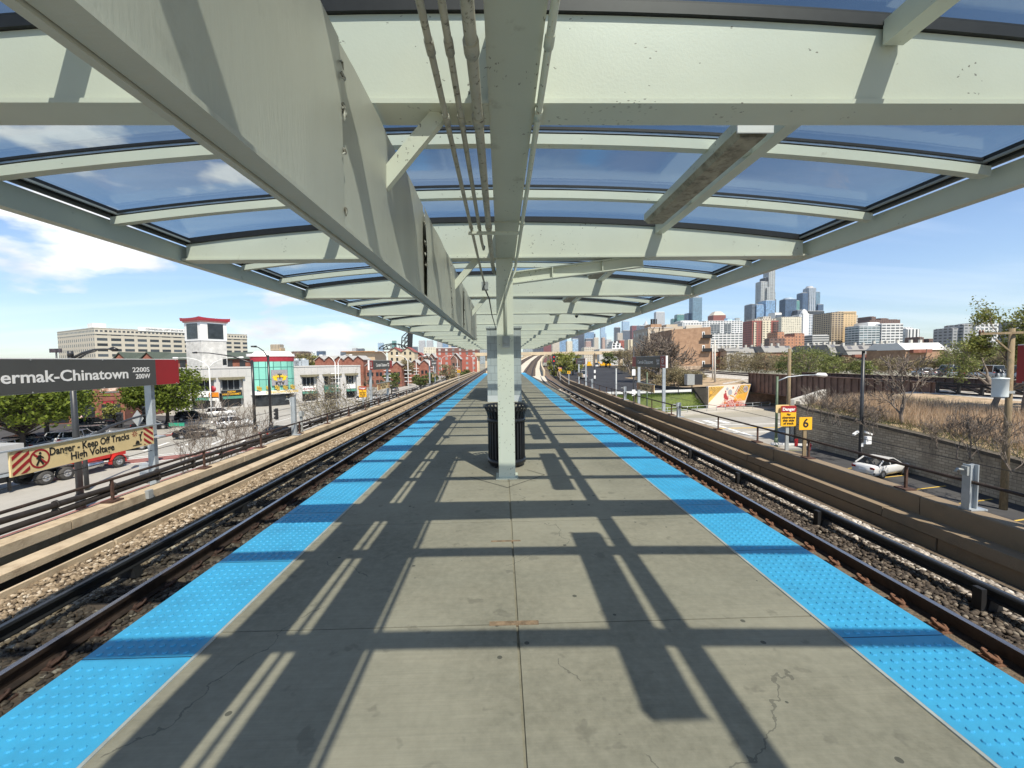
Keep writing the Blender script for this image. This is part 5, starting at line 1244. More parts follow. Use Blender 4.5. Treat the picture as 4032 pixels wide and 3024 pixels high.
b = onz(835, 1672); curved_lamp(b, ony(825,1408,b.y).z-G, (.2, math.pi+.2), WHITE, 'white double armed street lamp before the shopping centre', 'white curved street lamps', .12, reach=4.2)
k = 0
for px, D, pyt, arms, lab in ((1318, 92, 1398, (math.pi,), 'white curved lamp right of the shopping centre'), (1330, 100, 1398, (0,), 'white curved lamp bending right at the end of the shopping centre'), (1523, 120, 1382, (math.pi,), 'white curved lamp over the second name board'), (1605, 118, 1400, (math.pi,), 'white curved lamp right of the second name board'),
          (1638, 150, 1402, (0,), 'white curved lamp bending right before the three pale gables'), (1705, 165, 1399, (math.pi,), 'white curved lamp behind the third name board'), (1737, 190, 1402, (0,), 'white curved lamp before the long red block'), (1800, 185, 1400, (math.pi,), 'white curved lamp at the pale gable of the red block'), (1862, 240, 1400, (math.pi,), 'white curved lamp right end of the red block'), (1880, 230, 1400, (math.pi,), 'white curved lamp nearest the tiled room')):
    p = ony(px, pyt, D); curved_lamp((p.x, D, G), p.z-G, arms, WHITE, lab, 'white curved street lamps', .11, reach=2.6)
    if px in (1318, 1523, 1605, 1638, 1705, 1800):
        s = thing('sign_cluster', 'round white signs on the '+lab, 'street signs', (p.x, D-.2, G+3), 0, 'sign clusters on the white lamps')
        for j in range(4):
            for q_ in (-1, 1):
                m = MB(); m.lathe([(.0,-.08), (.42,-.05), (.42,.05), (0,.08)], (p.x+q_*.62, D-.2, G+4.2+j*1.0), 12); m.build('disc', WHITE, s)
        m = MB()
        for j in range(4): m.box(p.x-.6, p.x+.6, D-.24, D-.2, G+4.17+j, G+4.23+j)
        m.build('bracket', WHITE, s)
# traffic signals
def signal(p, lab, rz=0, s=1.): 
    t = thing('traffic_signal', lab, 'traffic signal', p, rz, 'traffic signals'); m = MB(); m.box(-.2*s, .2*s, -.15*s, .15*s, -.65*s, .65*s); m.build('housing', BLACKP, t, world=False)
    for k in range(3):
        m = MB(); m.cyl((0,-.15*s,.42*s-.42*s*k), (0,-.30*s,.40*s-.42*s*k), .16*s, .16*s, 10, 0, False); m.build('visor', BLACKP, t, world=False); m = MB(); m.cyl((0,-.151*s,.42*s-.42*s*k), (0,-.17*s,.42*s-.42*s*k), .13*s, n=10); m.build('lens', GLASSDK, t, world=False)
    return t
D = 40; mast = thing('signal_mast', 'dark signal mast arm rising to the right behind the warning board', 'signal mast', (ony(320,1750,33).x, 33, G))
m = MB(); m.tube([ony(330,1735,33), ony(430,1680,36), ony(520,1648,38.5), ony(592,1628,40.5)], [.13,.12,.10,.08], 10); m.build('arm', DARKPOLE, mast)
a = ony(330,1735,33); m = MB(); m.cyl((a.x,33,G), (a.x,33,a.z+.4), .16, .13, 12); m.build('pole', DARKPOLE, mast)
signal(ony(575,1632,40.3), 'black traffic signal at the tip of the mast arm behind the galvanised post', .4, 1.15); signal(ony(472,1655,37.5), 'black traffic signal midway along the mast arm', .4)
signal(ony(761,1562,70), 'black traffic signal hanging in front of the left maple', .6, 1.1); signal(ony(870,1565,72), 'black traffic signal right of the white double lamp', .6, 1.1); signal(ony(1090,1630,60), 'black traffic signal before the shopping centre steps', -1.2, 1.2)
p = ony(541, 1648, 39.5); m = MB(); m.prism([p+Vector((-.55,0,0)), p+Vector((0,0,-.75)), p+Vector((.55,0,0)), p+Vector((0,0,.75))], (0,.04,0)); dm = tag(m.build('diamond_sign', GREYSTEEL), 'grey back of a diamond road sign on the mast arm', 'road sign')
p = onz(500, 1790); m = MB(); a = ony(470,1690,p.y); m.box(a.x-1.0, a.x+.9, p.y+8, p.y+8.05, a.z-.9, a.z-.5); tag(m.build('street_name_sign', pm('street_sign_green', (.03,.3,.18), .5)), 'green street name sign behind the mast arm', 'street sign')
m = MB(); p = ony(842,1556,69); m.box(p.x-.75, p.x+.75, 69, 69.05, p.z-.45, p.z+.45); tag(m.build('orange_sign', pm('orange_sign_face', (.75,.25,.02), .5)), 'small orange sign on the white double lamp', 'road sign')
m = MB(); p = ony(842,1570,69); m.box(p.x-.75, p.x+.75, 69, 69.05, p.z-.32, p.z+.28); rs_ = tag(m.build('route_sign', SIGNWHITE), 'small white route sign below the orange sign', 'road sign')
m = MB(); p = ony(838,1532,69); m.lathe([(0,-.03), (.5,-.03), (.5,.03), (0,.03)], (0,0,0), 18); m.v = [(p.x+v[0], 69+v[2], p.z+v[1]) for v in m.v]; tag(m.build('round_sign', REDPAINT), 'round red no entry sign on the white double lamp', 'road sign')
# trees on the left
crown_tree('maple_tree', 'big leafy green maple at the left edge of the view', onz(90, 1790)+Vector((0,0,-.05)), 9.0, 5.6, 11, LEAF_M, .2, 9000, group='green maples by the left car park', low=.3, clumps=130)
crown_tree('maple_tree', 'leafy green maple behind the left lamp post', onz(185, 1725), 9.2, 4.0, 12, LEAF_M, .2, 8000, group='green maples by the left car park', low=.3, clumps=110)
crown_tree('maple_tree', 'leafy green maple behind the galvanised sign post', onz(660, 1681), 9.2, 4.7, 13, LEAF_M, .2, 8000, group='green maples by the left car park', low=.2, clumps=120)
crown_tree('maple_tree', 'leafy green maple left of the galvanised sign post', onz(585, 1690), 8.0, 2.7, 14, LEAF_M, .2, 6000, group='green maples by the left car park', low=.3, clumps=80)
crown_tree('young_tree', 'small young tree in front of the brick shop', onz(455, 1685), 4.2, 1.3, 15, LEAF_Y, .16, 700, low=.25, clumps=24)
i = 0
for px, D, py, sd in ((800, 34, 1540, 3), (905, 30, 1590, 4), (985, 36, 1575, 5), (1060, 40, 1610, 6), (715, 36, 1640, 7), (1260, 48, 1470, 8), (1330, 52, 1440, 9), (1400, 60, 1440, 10), (1470, 70, 1470, 21), (1370, 45, 1500, 22), (880, 38, 1610, 23)):
    p = ony(px, py, D); x = p.x
    lab = ('leftmost bare tree before the white cars', 'bare tree just right of the first', 'bare tree before the round entrance', 'bare sapling before the shopping centre steps', 'low bare bush above the paver crosswalk', 'bare tree left of the yellow sign', 'bare budding tree behind the yellow sign', 'bare budding tree left of the second name board', 'bare budding tree under the second name board', 'low bare bush right of the yellow sign', 'low bare bush above the handrail')[i]; i += 1
    bud = px > 1200
    tree('bare_tree', lab, (x, D, G), p.z-G, sd, BARK, LEAF_B if bud else None, .07, 1, 6, .72, .26, .075, .25, 'bare trees below the left parapet', 2, nb=(1,3), shrink=.80, rmin=.012)
for px, D, hh, sd, lab, mat in ((1655, 130, 6, 31, 'green bushy tree before the three pale gables', LEAF_G), (1760, 150, 9, 32, 'budding tree left of the pale gable', LEAF_B), (1700, 150, 6, 33, 'small green tree behind the third name board', LEAF_G), (1835, 190, 6, 34, 'green shrub tree before the red block', LEAF_G), (1540, 125, 6.5, 35, 'olive tree before the brick houses', LEAF_G), (1600, 170, 11, 39, 'budding tree before the red double gable', LEAF_B)):
    p = ony(px, 1500, D); crown_tree('street_tree', lab, (p.x, D, G), hh, hh*.36, sd, mat, .28, 1400, group='street trees on the left', clumps=40)
for px0, n, D, hh, lab in ((1180, 3, 260, 17, 'dense pale green tree behind the shopping centre roof'),):
    for k in range(n): p = ony(px0+k*38, 1400, D+k*8); crown_tree('far_tree', ('leftmost', 'middle', 'rightmost')[k]+' of three pale green trees behind the shopping centre roof', (p.x, D+k*8, G), hh-1.5*k, 8, 50+k, LEAF_Y if k else LEAF_B, .6, 1500, group='trees behind the shopping centre')
for k, px in enumerate((20, 75, 130)): p = ony(px, 1440, 230); crown_tree('far_tree', ('left', 'middle', 'right')[k]+' one of the low trees on the horizon above the left name board', (p.x, 230, G), 10.5, 9, 60+k, LEAF_B, .7, 900, group='trees on the left horizon')
# vehicles on the left
SILV, BLK, WHT, GRY, NAVY = ('silver', (.45,.46,.47)), ('black', (.012,.012,.014)), ('white', (.75,.75,.74)), ('grey', (.16,.165,.17)), ('navy', (.025,.03,.045))
for px, py, k, c_, rz, lab in ((45, 1790, 'suv', SILV, 1.9, 'silver car at the left edge under the maple'), (95, 1768, 'suv', BLK, 1.9, 'black car beside the silver car under the maple'), (150, 1770, 'sedan', GRY, 1.9, 'grey hatchback behind the cream warning board'), (205, 1755, 'sedan', NAVY, 1.9, 'navy saloon left of the lamp post'),
          (258, 1748, 'suv', WHT, 1.9, 'white car left of the lamp post'), (310, 1745, 'suv', WHT, 1.9, 'white car hidden by the lamp post'), (385, 1725, 'suv', GRY, .5, 'dark grey estate car above the warning board'), (380, 1686, 'suv', BLK, .55, 'black people carrier in front of the brick shop'), (600, 1690, 'sedan', BLK, .5, 'black saloon behind the galvanised post'),
          (868, 1640, 'suv', WHT, .62, 'white sports utility car farther on the street'), (925, 1682, 'suv', WHT, .62, 'white sports utility car nearer on the street'), (770, 1722, 'sedan', BLK, .5, 'black saloon in the shade before the white cars'), (755, 1655, 'suv', BLK, .6, 'black car behind the shaded saloon'), (510, 1770, 'sedan', GRY, .4, 'dark car beyond the red lorry'), (1100, 1720, 'sedan', BLK, 1.2, 'black car behind the steel post')):
    p = onz(px, py); car(k, c_, (p.x, p.y, G), rz, lab, 'cars on the left', 'parked_car')
for i, (px, D) in enumerate(((1480, 110), (1420, 105), (1555, 140))): p = ony(px, 1530, D); car('sedan', (SILV, WHT, GRY)[i], (p.x, D, G), 1.6, ('silver car seen past the second name board', 'white car seen left of the second name board', 'grey car far up the left street')[i], 'cars on the left')
# red lorry with a flat trailer
d = (onz(468,1839)-onz(181,1907)); d.z = 0; rz = math.atan2(d.y, d.x)
r1, fr = onz(181,1907), onz(468,1839)
tk = thing('red_lorry', 'red tractor lorry with a pale trailer behind the warning board', 'lorry', (r1.x, r1.y, G), rz); L = (fr-r1).length
def wheel(x, y, r=.53, w=.28, dual=False):
    m = MB(); n = 26; yy = y
    for o in ((0,) if not dual else (0, .34)):
        pr = [(r*.55,-w/2), (r*.94,-w/2), (r,-w*.35), (r,w*.35), (r*.94,w/2), (r*.55,w/2)]
        vs = [(x+q*math.cos(2*math.pi*k/n), yy+dd+o*(1 if y < 1 else -1), r+q*math.sin(2*math.pi*k/n)) for q, dd in pr for k in range(n)]; m.add(vs, [(i*n+k, i*n+(k+1) % n, (i+1)*n+(k+1) % n, (i+1)*n+k) for i in range(5) for k in range(n)], None, 0, True)
    t = m.build('wheel', TYRE, tk, world=False)
    s = -1 if y < 1 else 1; m = MB(); m.lathe([(r*.58,0), (r*.5,.04), (r*.34,-.05), (r*.2,-.04), (r*.12,.05), (0,.06)], (0,0,0), 20); m.v = [(x+v[0], yy+s*(w/2-.02+v[2]), r+v[1]) for v in m.v]; o = m.build('rim', RIM, tk, world=False); o.parent = t
for x, dual in ((0,True), (1.45,True), (L,False)):
    for y in (0, 2.35): wheel(x, y-.0, dual=dual)
m = MB()
for y in (.65, 1.65): m.box(-1.2, L+.9, y-.06, y+.06, .75, 1.02)
m.box(-1, 2, .5, 1.8, 1.02, 1.15); m.build('chassis', BLACKP, tk, world=False)
RED = pm('lorry_red', (.50,.03,.025), .3, .1, .06, 2)
m = MB(); m.prism([(L-3.1,.05,1.05), (L-.65,.05,1.05), (L-.6,.05,2.1), (L-1.0,.05,2.95), (L-3.1,.05,3.0)], (0,2.25,0)); m.build('cab', RED, tk, world=False)
m = MB(); m.prism([(L-.6,.25,1.1), (L+.9,.25,1.05), (L+.95,.25,1.7), (L-.6,.25,2.05)], (0,1.85,0)); m.build('bonnet', RED, tk, world=False)
m = MB(); m.prism([(L-2.1,.035,2.05), (L-.85,.035,2.05), (L-1.1,.035,2.75), (L-2.1,.035,2.75)], (0,.02,0)); m.build('side_window', GLASSCAR, tk, world=False)
for y in (-.1, 2.1):
    m = MB(); n = 10; vs = []
    for k in range(n+1):
        a = R(-10+200*k/n)
        for rr in (.62, .70):
            for yy in (y, y+.36): vs.append((L+rr*math.cos(a), yy, .53+rr*math.sin(a)))
    m.add(vs, [f for k in range(n) for f in ((4*k,4*k+1,4*k+5,4*k+4), (4*k+2,4*k+6,4*k+7,4*k+3), (4*k,4*k+4,4*k+6,4*k+2), (4*k+1,4*k+3,4*k+7,4*k+5))]); m.build('mudguard', RED, tk, world=False)
m = MB(); m.tube([(2.55,-.05,.72), (4.1,-.05,.72)], .31, 16); m.build('fuel_tank', CHROME, tk, world=False)
m = MB(); m.cyl((2.35,.2,.9), (2.35,.2,3.6), .09, n=10); m.build('exhaust_pipe', CHROME, tk, world=False)
m = MB(); m.box(L+.95, L+1.05, .1, 2.25, .5, .85); m.build('bumper', CHROME, tk, world=False)
m = MB(); m.tube([(-.75,-.05,1.15), (.0,-.05,1.22), (1.5,-.05,1.22), (2.2,-.05,1.1)], .03, 6); m.build('splash_rail', CHROME, tk, world=False)
m = MB(); m.box(-11.5, 1.0, -.1, 2.45, 1.32, 1.55); m.box(-11.5, 1.0, -.12, -.1, 1.28, 1.6); m.build('trailer_bed', GALV, tk, world=False)
m = MB(); m.box(-8, -1.8, .2, 2.1, .8, 1.32); m.box(-2.2, -2.05, .1, .25, .1, 1.3); m.box(-2.2, -2.05, 2.1, 2.25, .1, 1.3); m.build('trailer_frame', BLACKP, tk, world=False)
m = MB(); m.box(-11.4, -1.2, 0, 2.35, 1.6, 3.6); m.build('trailer_body', pm('trailer_silver', (.5,.5,.48), .45, .2, .1, .5), tk, world=False)
for x in (-9.4, -8.1):
    for y in (0, 2.35): wheel(x, y, dual=True)
p = onz(1145, 1597); person((p.x, p.y, G), .6, 'person in white clothes walking at the shopping centre steps', ('white', (.72,.72,.7)), ('white', (.72,.72,.7)))
p = onz(318, 1672); person((p.x, p.y, G), .3, 'person in a pale pink top beside the black people carrier', ('pink', (.75,.5,.48)), ('jeans', (.1,.12,.2)))
p = onz(578, 1900); m = MB(); m.box(p.x-.35, p.x+.35, p.y-.2, p.y+.2, G+.05, G+1.5); m.box(p.x-.38, p.x+.38, p.y-.22, p.y+.22, G+1.5, G+1.56); tag(m.build('utility_cabinet', GALV), 'small pale utility cabinet on the paver strip behind the handrail', 'cabinet')
# ---------------------------------------------------------------- right hand side
m = MB(); m.poly([(8.6,42,G-.02), (160,46,G-.02), (160,67,G-.02), (8.6,67,G-.02)]); struct(m, 'road', STREET, 'pale concrete cross street under the railway bridge')
m = MB(); m.poly([(8.4,0,G-.015), (34,0,G-.015), (34,42,G-.015), (8.4,42,G-.015)]); struct(m, 'car_park', ASPH, 'dark asphalt car park below the right parapet')
m = MB()
for k in range(7): 
    y = 17.8+k*2.95; m.poly([(27.2,y-1.1,G), (27.2,y-.97,G), (32.0,y+.13,G), (32.0,y,G)])
struct(m, 'road_markings', YLINE, 'yellow parking bay lines')
m = MB()
for k in range(9): x = 22+k*.0; m.poly([(16+k*1.5,46.5,G), (16.6+k*1.5,46.5,G), (16.6+k*1.5,50.2,G), (16+k*1.5,50.2,G)])
for k in range(8): m.poly([(19+k*1.9,60.6,G), (19.9+k*1.9,60.6,G), (19.9+k*1.9,64,G), (19+k*1.9,64,G)])
for y in (53.2, 59.6): m.box(10, 70, y-.1, y+.1, G-.02, G+.001)
m.box(30, 30.5, 50.5, 60, G-.02, G+.001)
struct(m, 'road_markings', LINE, 'white crossing bars on the cross street')
m = MB(); m.box(10, 70, 56.2, 56.35, G-.02, G+.001); m.box(10, 70, 56.5, 56.65, G-.02, G+.001); struct(m, 'road_markings', YLINE, 'yellow centre lines on the cross street')
m = MB(); m.poly([(20,66.4,G+.13), (52,77.2,G+.13), (52,80,G+.13), (40,78.8,G+.13), (18,68.5,G+.13)]); m.prism([(20,66.4,G-.1), (52,77.2,G-.1), (52,77.2,G+.12), (20,66.4,G+.12)], (-.2,.3,0)); struct(m, 'pavement', PAVE, 'pavement in front of the mural')
# stone retaining wall and the bank above it
SW = brick('limestone_blocks', (.64,.53,.385), (.40,.32,.225), (.10,.082,.06), .52, .22, .022, .95, .5)
def _stain(mt):
    t = mt.node_tree; b = t.nodes['Principled BSDF']; src = b.inputs['Base Color'].links[0].from_socket
    lk(t, mixc(t, ramp(t, noise(t, .55, 6, .7, stretch(t, (1,1,.35))), .53, .76), src, (.15,.125,.095)), b.inputs['Base Color'])
_stain(SW)
WL = [(31.3,3), (31.9,20), (32.5,28), (32.8,32), (32.6,38), (32.2,44), (33,47.5)]
wz = lambda y: -4.0-.065*(44-y)
def wallx(y):
    for a, b in zip(WL, WL[1:]):
        if a[1] <= y <= b[1]: return a[0]+(b[0]-a[0])*(y-a[1])/(b[1]-a[1])
    return WL[0][0] if y < 3 else 33
def bankz(x, y): q = max(0, min(1, (x-wallx(y)-.5)/12.5)); return wz(y)+.1+q**.85*(-2.85-wz(y))
sw = thing('stone_wall', 'tall stained limestone retaining wall behind the white car', 'retaining wall', (32, 30, G)); m = MB(); cp = MB()
for (a, b) in zip(WL, WL[1:]):
    za, zb = wz(a[1]), wz(b[1]); L = math.dist(a, b)
    m.add([(a[0],a[1],G), (b[0],b[1],G), (b[0],b[1],zb), (a[0],a[1],za), (a[0]+.6,a[1],za), (b[0]+.6,b[1],zb)], [(0,1,2,3), (3,2,5,4)], [[(a[1],0), (a[1]+L,0), (a[1]+L,zb-G), (a[1],za-G)], [(0,0)]*4])
    cp.add([(a[0]-.12,a[1],za-.02), (b[0]-.12,b[1],zb-.02), (b[0]-.12,b[1],zb+.22), (a[0]-.12,a[1],za+.22), (a[0]+.7,a[1],za+.22), (b[0]+.7,b[1],zb+.22)], [(0,1,2,3), (3,2,5,4)])
m.build('masonry', SW, sw, fix=False); cp.build('coping', pm('dark_coping', (.10,.085,.065), .95, 0, .4, 4, .4, 20), sw, fix=False)
m = MB(); rows = []
for x, y in WL: rows.append([(x+q,y+.03*q,bankz(x+q,y)) for q in (.5,3,6,9.5,13.2)]+[(x+160,y+4,-2.75)])
for r0, r1 in zip(rows, rows[1:]): m.add(r0+r1, [(k, k+1, 7+k, 6+k) for k in range(5)], None, 0, True)
m.poly([rows[-1][k] for k in range(6)]+[(x,y+.05,G) for x,y,z in reversed(rows[-1])])
DRYM = pm('dry_bank_soil', (.42,.31,.2), .95, 0, .3, 1.5, .4, 20, dirt=(.14,.13,.05), dscale=.5, dlo=.5, dhi=.7)
o = m.build('embankment', DRYM, fix=False); tag(o, 'dry grass bank above the stone wall', 'embankment', kind='structure')
rs = np.random.RandomState(4)
def bank_pts(n, x0, x1, y0, y1):
    pts = []
    for k in range(n):
        y = y0+(y1-y0)*rs.rand(); q = x0+(x1-x0)*rs.rand(); x = wallx(y)+q; pts.append((x, y, bankz(x, y)))
    return pts
blades('dry_grass', 'tall dry tan grass on the bank above the stone wall', 'dry grass', bank_pts(26000, 1.6, 9.5, 8, 47), .8, .02, DRY, 5, .22)
blades('green_grass', 'green grass along the top of the stone wall', 'grass', bank_pts(7000, .3, 2.6, 8, 46), .33, .02, WEED, 6, .5)
# railway on the plateau, plate girder bridge, abutment and mural
RAILBED = pm('pale_railway_ballast', (.52,.48,.42), .95, 0, .3, 2.5, .6, 20, dirt=(.3,.27,.23), dscale=.4)
m = MB(); m.sweep([(-11.5,-1.), (-7,-.12), (-5.5,0), (5.5,0), (7.5,-.6)], [(52,-10,-2.45), (55.8,30,-2.45), (57.2,50,-2.45)]); m.sweep([(-12,-1.3), (-7,-.2), (5.5,0), (7.5,-.6)], [(58,86,-2.5), (62,120,-2.5), (72,185,-2.5), (100,330,-2.5)]); o = m.build('railway_bed', RAILBED); tag(o, 'pale ballast railway bed', 'railway bed', kind='structure')
pth = [(51,-10,-2.4), (54.8,30,-2.4), (56.3,50,-2.4), (57.2,86,-2.4), (61,120,-2.4), (71,185,-2.4), (99,330,-2.4)]
for k, off in enumerate((-4.2, -2.7, .8, 2.3)):
    m = MB(); m.sweep([(off-.07,0), (off-.07,.2), (off+.07,.2), (off+.07,0)], pth); tag(m.build('railway_rail', DKRUST), ('nearest','second','third','farthest')[k]+' dark railway rail running over the girder bridge', 'rail', 'rails of the railway behind')
gb = thing('girder_bridge', 'rusty brown plate girder railway bridge over the cross street', 'bridge', (52, 68, -5.2))
GIRD = pm('girder_rust', (.17,.105,.08), .85, .1, .3, .6, dirt=(.06,.04,.033), dscale=.35)
for X_, nm in ((49.6, 'near_girder'), (60.5, 'far_girder')):
    m = MB(); m.box(X_, X_+.06, 47.6, 84.6, -5.1, -1.45); m.box(X_-.25, X_+.3, 47.6, 84.6, -5.15, -5.05); m.box(X_-.25, X_+.3, 47.6, 84.6, -1.5, -1.4)
    for y in np.arange(48, 84.6, 1.25): m.box(X_-.2, X_, y-.04, y+.04, -5.05, -1.5)
    m.build(nm, GIRD, gb)
m = MB(); m.box(49.7, 60.5, 47.6, 84.6, -3.3, -3.05); m.build('deck', IRON, gb)
for y in (58.5, 71):
    for x in (50, 53.5, 57, 60): m = MB(); m.box(x-.3, x+.3, y-.3, y+.3, G, -5.1); m.build('column', GIRD, gb)
rl = thing('approach_truss', 'low dark iron parapet truss along the railway south of the girder bridge', 'truss', (49.6, 38, -2.6))
m = MB(); m.box(49.5, 49.7, 29, 47.4, -1.55, -1.4); m.box(49.5, 49.7, 29, 47.4, -2.6, -2.45); m.build('chord', IRON, rl)
for k in range(9): y = 29.3+k*2.25; m = MB(); m.box(49.5, 49.7, y-.12, y+.12, -2.45, -1.55); m.build('post', IRON, rl)
for k in range(8): y = 29.3+k*2.25; m = MB(); m.bar((49.6,y,-2.45), (49.6,y+2.25,-1.55), .1, .16); m.build('brace', IRON, rl)
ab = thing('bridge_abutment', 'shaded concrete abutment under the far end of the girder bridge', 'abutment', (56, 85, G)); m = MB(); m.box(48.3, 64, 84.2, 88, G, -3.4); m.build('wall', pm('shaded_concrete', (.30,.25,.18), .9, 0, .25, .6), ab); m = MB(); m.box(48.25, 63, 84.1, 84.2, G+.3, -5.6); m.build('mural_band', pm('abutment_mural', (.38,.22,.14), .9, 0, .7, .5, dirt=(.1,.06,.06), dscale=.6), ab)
a2 = MB(); a2.box(33.2, 64, 46.6, 47.5, G, -3.3); tag(a2.build('bridge_abutment', CONC_G), 'near concrete abutment at the end of the stone wall', 'abutment')
ww = MB(); A_, B_ = ony(3107,1573,47), ony(3236,1559,58); ww.prism([(A_.x,47,G), (B_.x,58,G), (B_.x,58,-2.9), (A_.x,47,A_.z)], (.4,-.3,0)); tag(ww.build('wing_wall', CONC_G), 'pale concrete wing wall at the far end of the dry grass bank', 'wall')
m = MB(); m.poly([(36.2,79.4,-3.75), (48.6,82.6,-3.6), (50,86,-3.4), (50,88,-2.9), (90,180,-2.9), (140,330,-2.8), (60,330,-2.8), (34,140,-4.3), (33,100,-5.0)]); o = m.build('terrain', DRYM, fix=False); tag(o, 'raised ground behind the mural', 'terrain', kind='structure')
m = MB(); m.poly([(8.4,84,-5.9), (36,79.4,-5.0), (41,100,-4.6), (52,160,-3.2), (72,245,-2.05), (14,245,-2.05), (10,150,-3.4)]); o = m.build('asphalt_lot', pm('fresh_asphalt', (.028,.029,.034), .85, 0, .25, .12, .2, 12, dirt=(.045,.045,.05), dscale=.1), fix=False); tag(o, 'fresh dark asphalt lot', 'asphalt lot', kind='structure')
m = MB(); m.poly([(8.4,67.5,G+.05), (19,68.3,G+.05), (38,78.3,G+.1), (36,79.3,-5.0), (8.4,83.9,-5.9)]); m.poly([(8.4,84,-5.95), (36,79.4,-5.05), (36,79.2,G), (8.4,84,G)]); o = m.build('grass_slope', pm('grass_soil', (.10,.13,.03), .95, 0, .3, 2), fix=False); tag(o, 'green grass slope below the lot', 'grass slope', kind='structure')
pts = []
for k in range(22000):
    u, v = rs.rand(), rs.rand(); b = Vector((8.4,67.5,0)).lerp(Vector((19,68.3,0)), min(1, u*2.4)) if u < .417 else Vector((19,68.3,0)).lerp(Vector((38,78.3,0)), (u-.417)/.583)
    tpt = Vector((8.4,83.9,-5.9)).lerp(Vector((36,79.3,-5.0)), u); b.z = G+.05; p = b.lerp(tpt, v); pts.append(p[:])
blades('grass', 'bright green grass on the slope below the asphalt lot', 'grass', pts, .55, .05, GRASS, 8, .5)
mu = thing('mural_wall', 'wing wall with a bright orange and red painted mural of circles and flowers', 'mural wall', (43, 80, G))
a, b = onz(2790,1610), onz(2930,1600); e = (b-a); e.z = 0; LN = e.length; e.normalize(); nrm = Vector((e.y, -e.x, 0)); 
def mp(u, z, o=.0): p = a+e*u+nrm*o; return (p.x, p.y, G+z)
m = MB(); m.prism([mp(-.1,0,-.02), mp(LN,0,-.02), mp(LN+1.9,4.3,-.02), mp(-.1,4.2,-.02)], -nrm*.5); m.build('wall', pm('mural_ground', (.72,.63,.55), .85, 0, .08, .8), mu)
MC = {k: pm('mural_'+k, c, .8, 0, .12, 1.5) for k, c in dict(orange=(.72,.36,.05), red=(.36,.035,.04), pink=(.72,.45,.4), dark=(.11,.055,.03), grey=(.35,.38,.42), amber=(.70,.44,.10), rust=(.55,.17,.04)).items()}
def mpoly(pts, col, nm, o): m = MB(); m.poly([mp(u, z, o) for u, z in pts]); return m.build(nm, MC[col], mu, fix=False)
mpoly([(0,4.15), (3.9,4.15), (0,1.1)], 'amber', 'painted_sky', .004); mpoly([(6.2,1.2), (LN+.35,1.5), (LN+1.7,4.2), (8.2,4.2)], 'amber', 'painted_sky', .004); mpoly([(6.6,1.1), (LN+.3,1.2), (LN+1.,2.8), (7.4,2.2)], 'orange', 'painted_flame', .008)
st = MB()
for k in range(9): u = .2+k*.42; st.poly([mp(u,4.1-.02*k,.01), mp(u+.17,4.1-.02*k,.01), mp(max(.05,u-2.0),max(.9,1.7+.1*k),.01), mp(max(.05,u-2.17),max(.9,1.65+.1*k),.01)])
for k in range(7): u = 7.6+k*.45; st.poly([mp(u,4.1,.01), mp(u+.15,4.1,.01), mp(u-1.1,2.3+.05*k,.01), mp(u-1.25,2.3+.05*k,.01)])
st.build('painted_rays', MC['dark'], mu, fix=False)
def disc(u, z, r, col, o=.012, n=18, r0=0): 
    m = MB(); vs = [mp(u+q*math.cos(2*math.pi*k/n), z+q*math.sin(2*math.pi*k/n), o) for q in (r0, r) for k in range(n)]; m.add(vs, [(k, (k+1) % n, n+(k+1) % n, n+k) for k in range(n)]); return m.build('painted_disc', MC[col], mu, fix=False)
for u, z, r, c_ in ((5.4,2.9,.55,'grey'), (6.9,2.6,.3,'pink'), (6.9,2.6,.18,'red'), (4.7,3.6,.28,'grey'), (.6,3.0,.3,'orange'), (9.5,3.4,.65,'grey'), (9.5,3.4,.45,'pink'), (7.6,3.2,.25,'rust'), (6.2,3.75,.22,'rust')): disc(u, z, r, c_, .012+.002*(r < .3))
m = MB(); pts = [(u, .05+1.35*math.exp(-((u-6)/3.)**2)) for u in np.linspace(2., 10, 20)]; m.poly([mp(2,.02,.014)]+[mp(u,z,.014) for u, z in pts]+[mp(10,.02,.014)]); m.build('painted_flower_bed', MC['red'], mu, fix=False)
for k, (u, z) in enumerate(((3.4,.35), (4.7,.5), (6,.5), (7.3,.5), (8.6,.3), (4.1,1.0), (5.4,1.2), (6.7,1.2), (7.9,.95))):
    disc(u, z, .62, 'pink', .018, 18, .52)
    m = MB()
    for j in range(6): t_ = j*math.pi/3; m.poly([mp(u,z,.02), mp(u+.2*math.cos(t_-.4),z+.2*math.sin(t_-.4),.02), mp(u+.42*math.cos(t_),z+.42*math.sin(t_),.02), mp(u+.2*math.cos(t_+.4),z+.2*math.sin(t_+.4),.02)])
    m.build('painted_flower', MC['rust' if k % 2 else 'pink'], mu, fix=False)
m = MB()
for q in ((3.9,1.4,.9,.9), (4.0,2.3,.55,.5), (4.1,2.9,.3,.35), (3.75,1.9,.25,.8), (4.75,1.6,.22,.6)): m.box(0,0,0,0,0,0) if False else m.poly([mp(q[0],q[1],.016), mp(q[0]+q[2],q[1],.016), mp(q[0]+q[2]*.8,q[1]+q[3],.016), mp(q[0]+q[2]*.1,q[1]+q[3],.016)])
m.build('painted_figure', MC['red'], mu, fix=False)
m = MB(); pts_ = [(5.4,2.3), (6.2,2.1), (6.8,1.7), (7.1,1.3)]
for p_, q_ in zip(pts_, pts_[1:]): m.poly([mp(p_[0],p_[1]-.09,.017), mp(q_[0],q_[1]-.09,.017), mp(q_[0],q_[1]+.09,.017), mp(p_[0],p_[1]+.09,.017)])
m.build('painted_arm', MC['orange'], mu, fix=False)
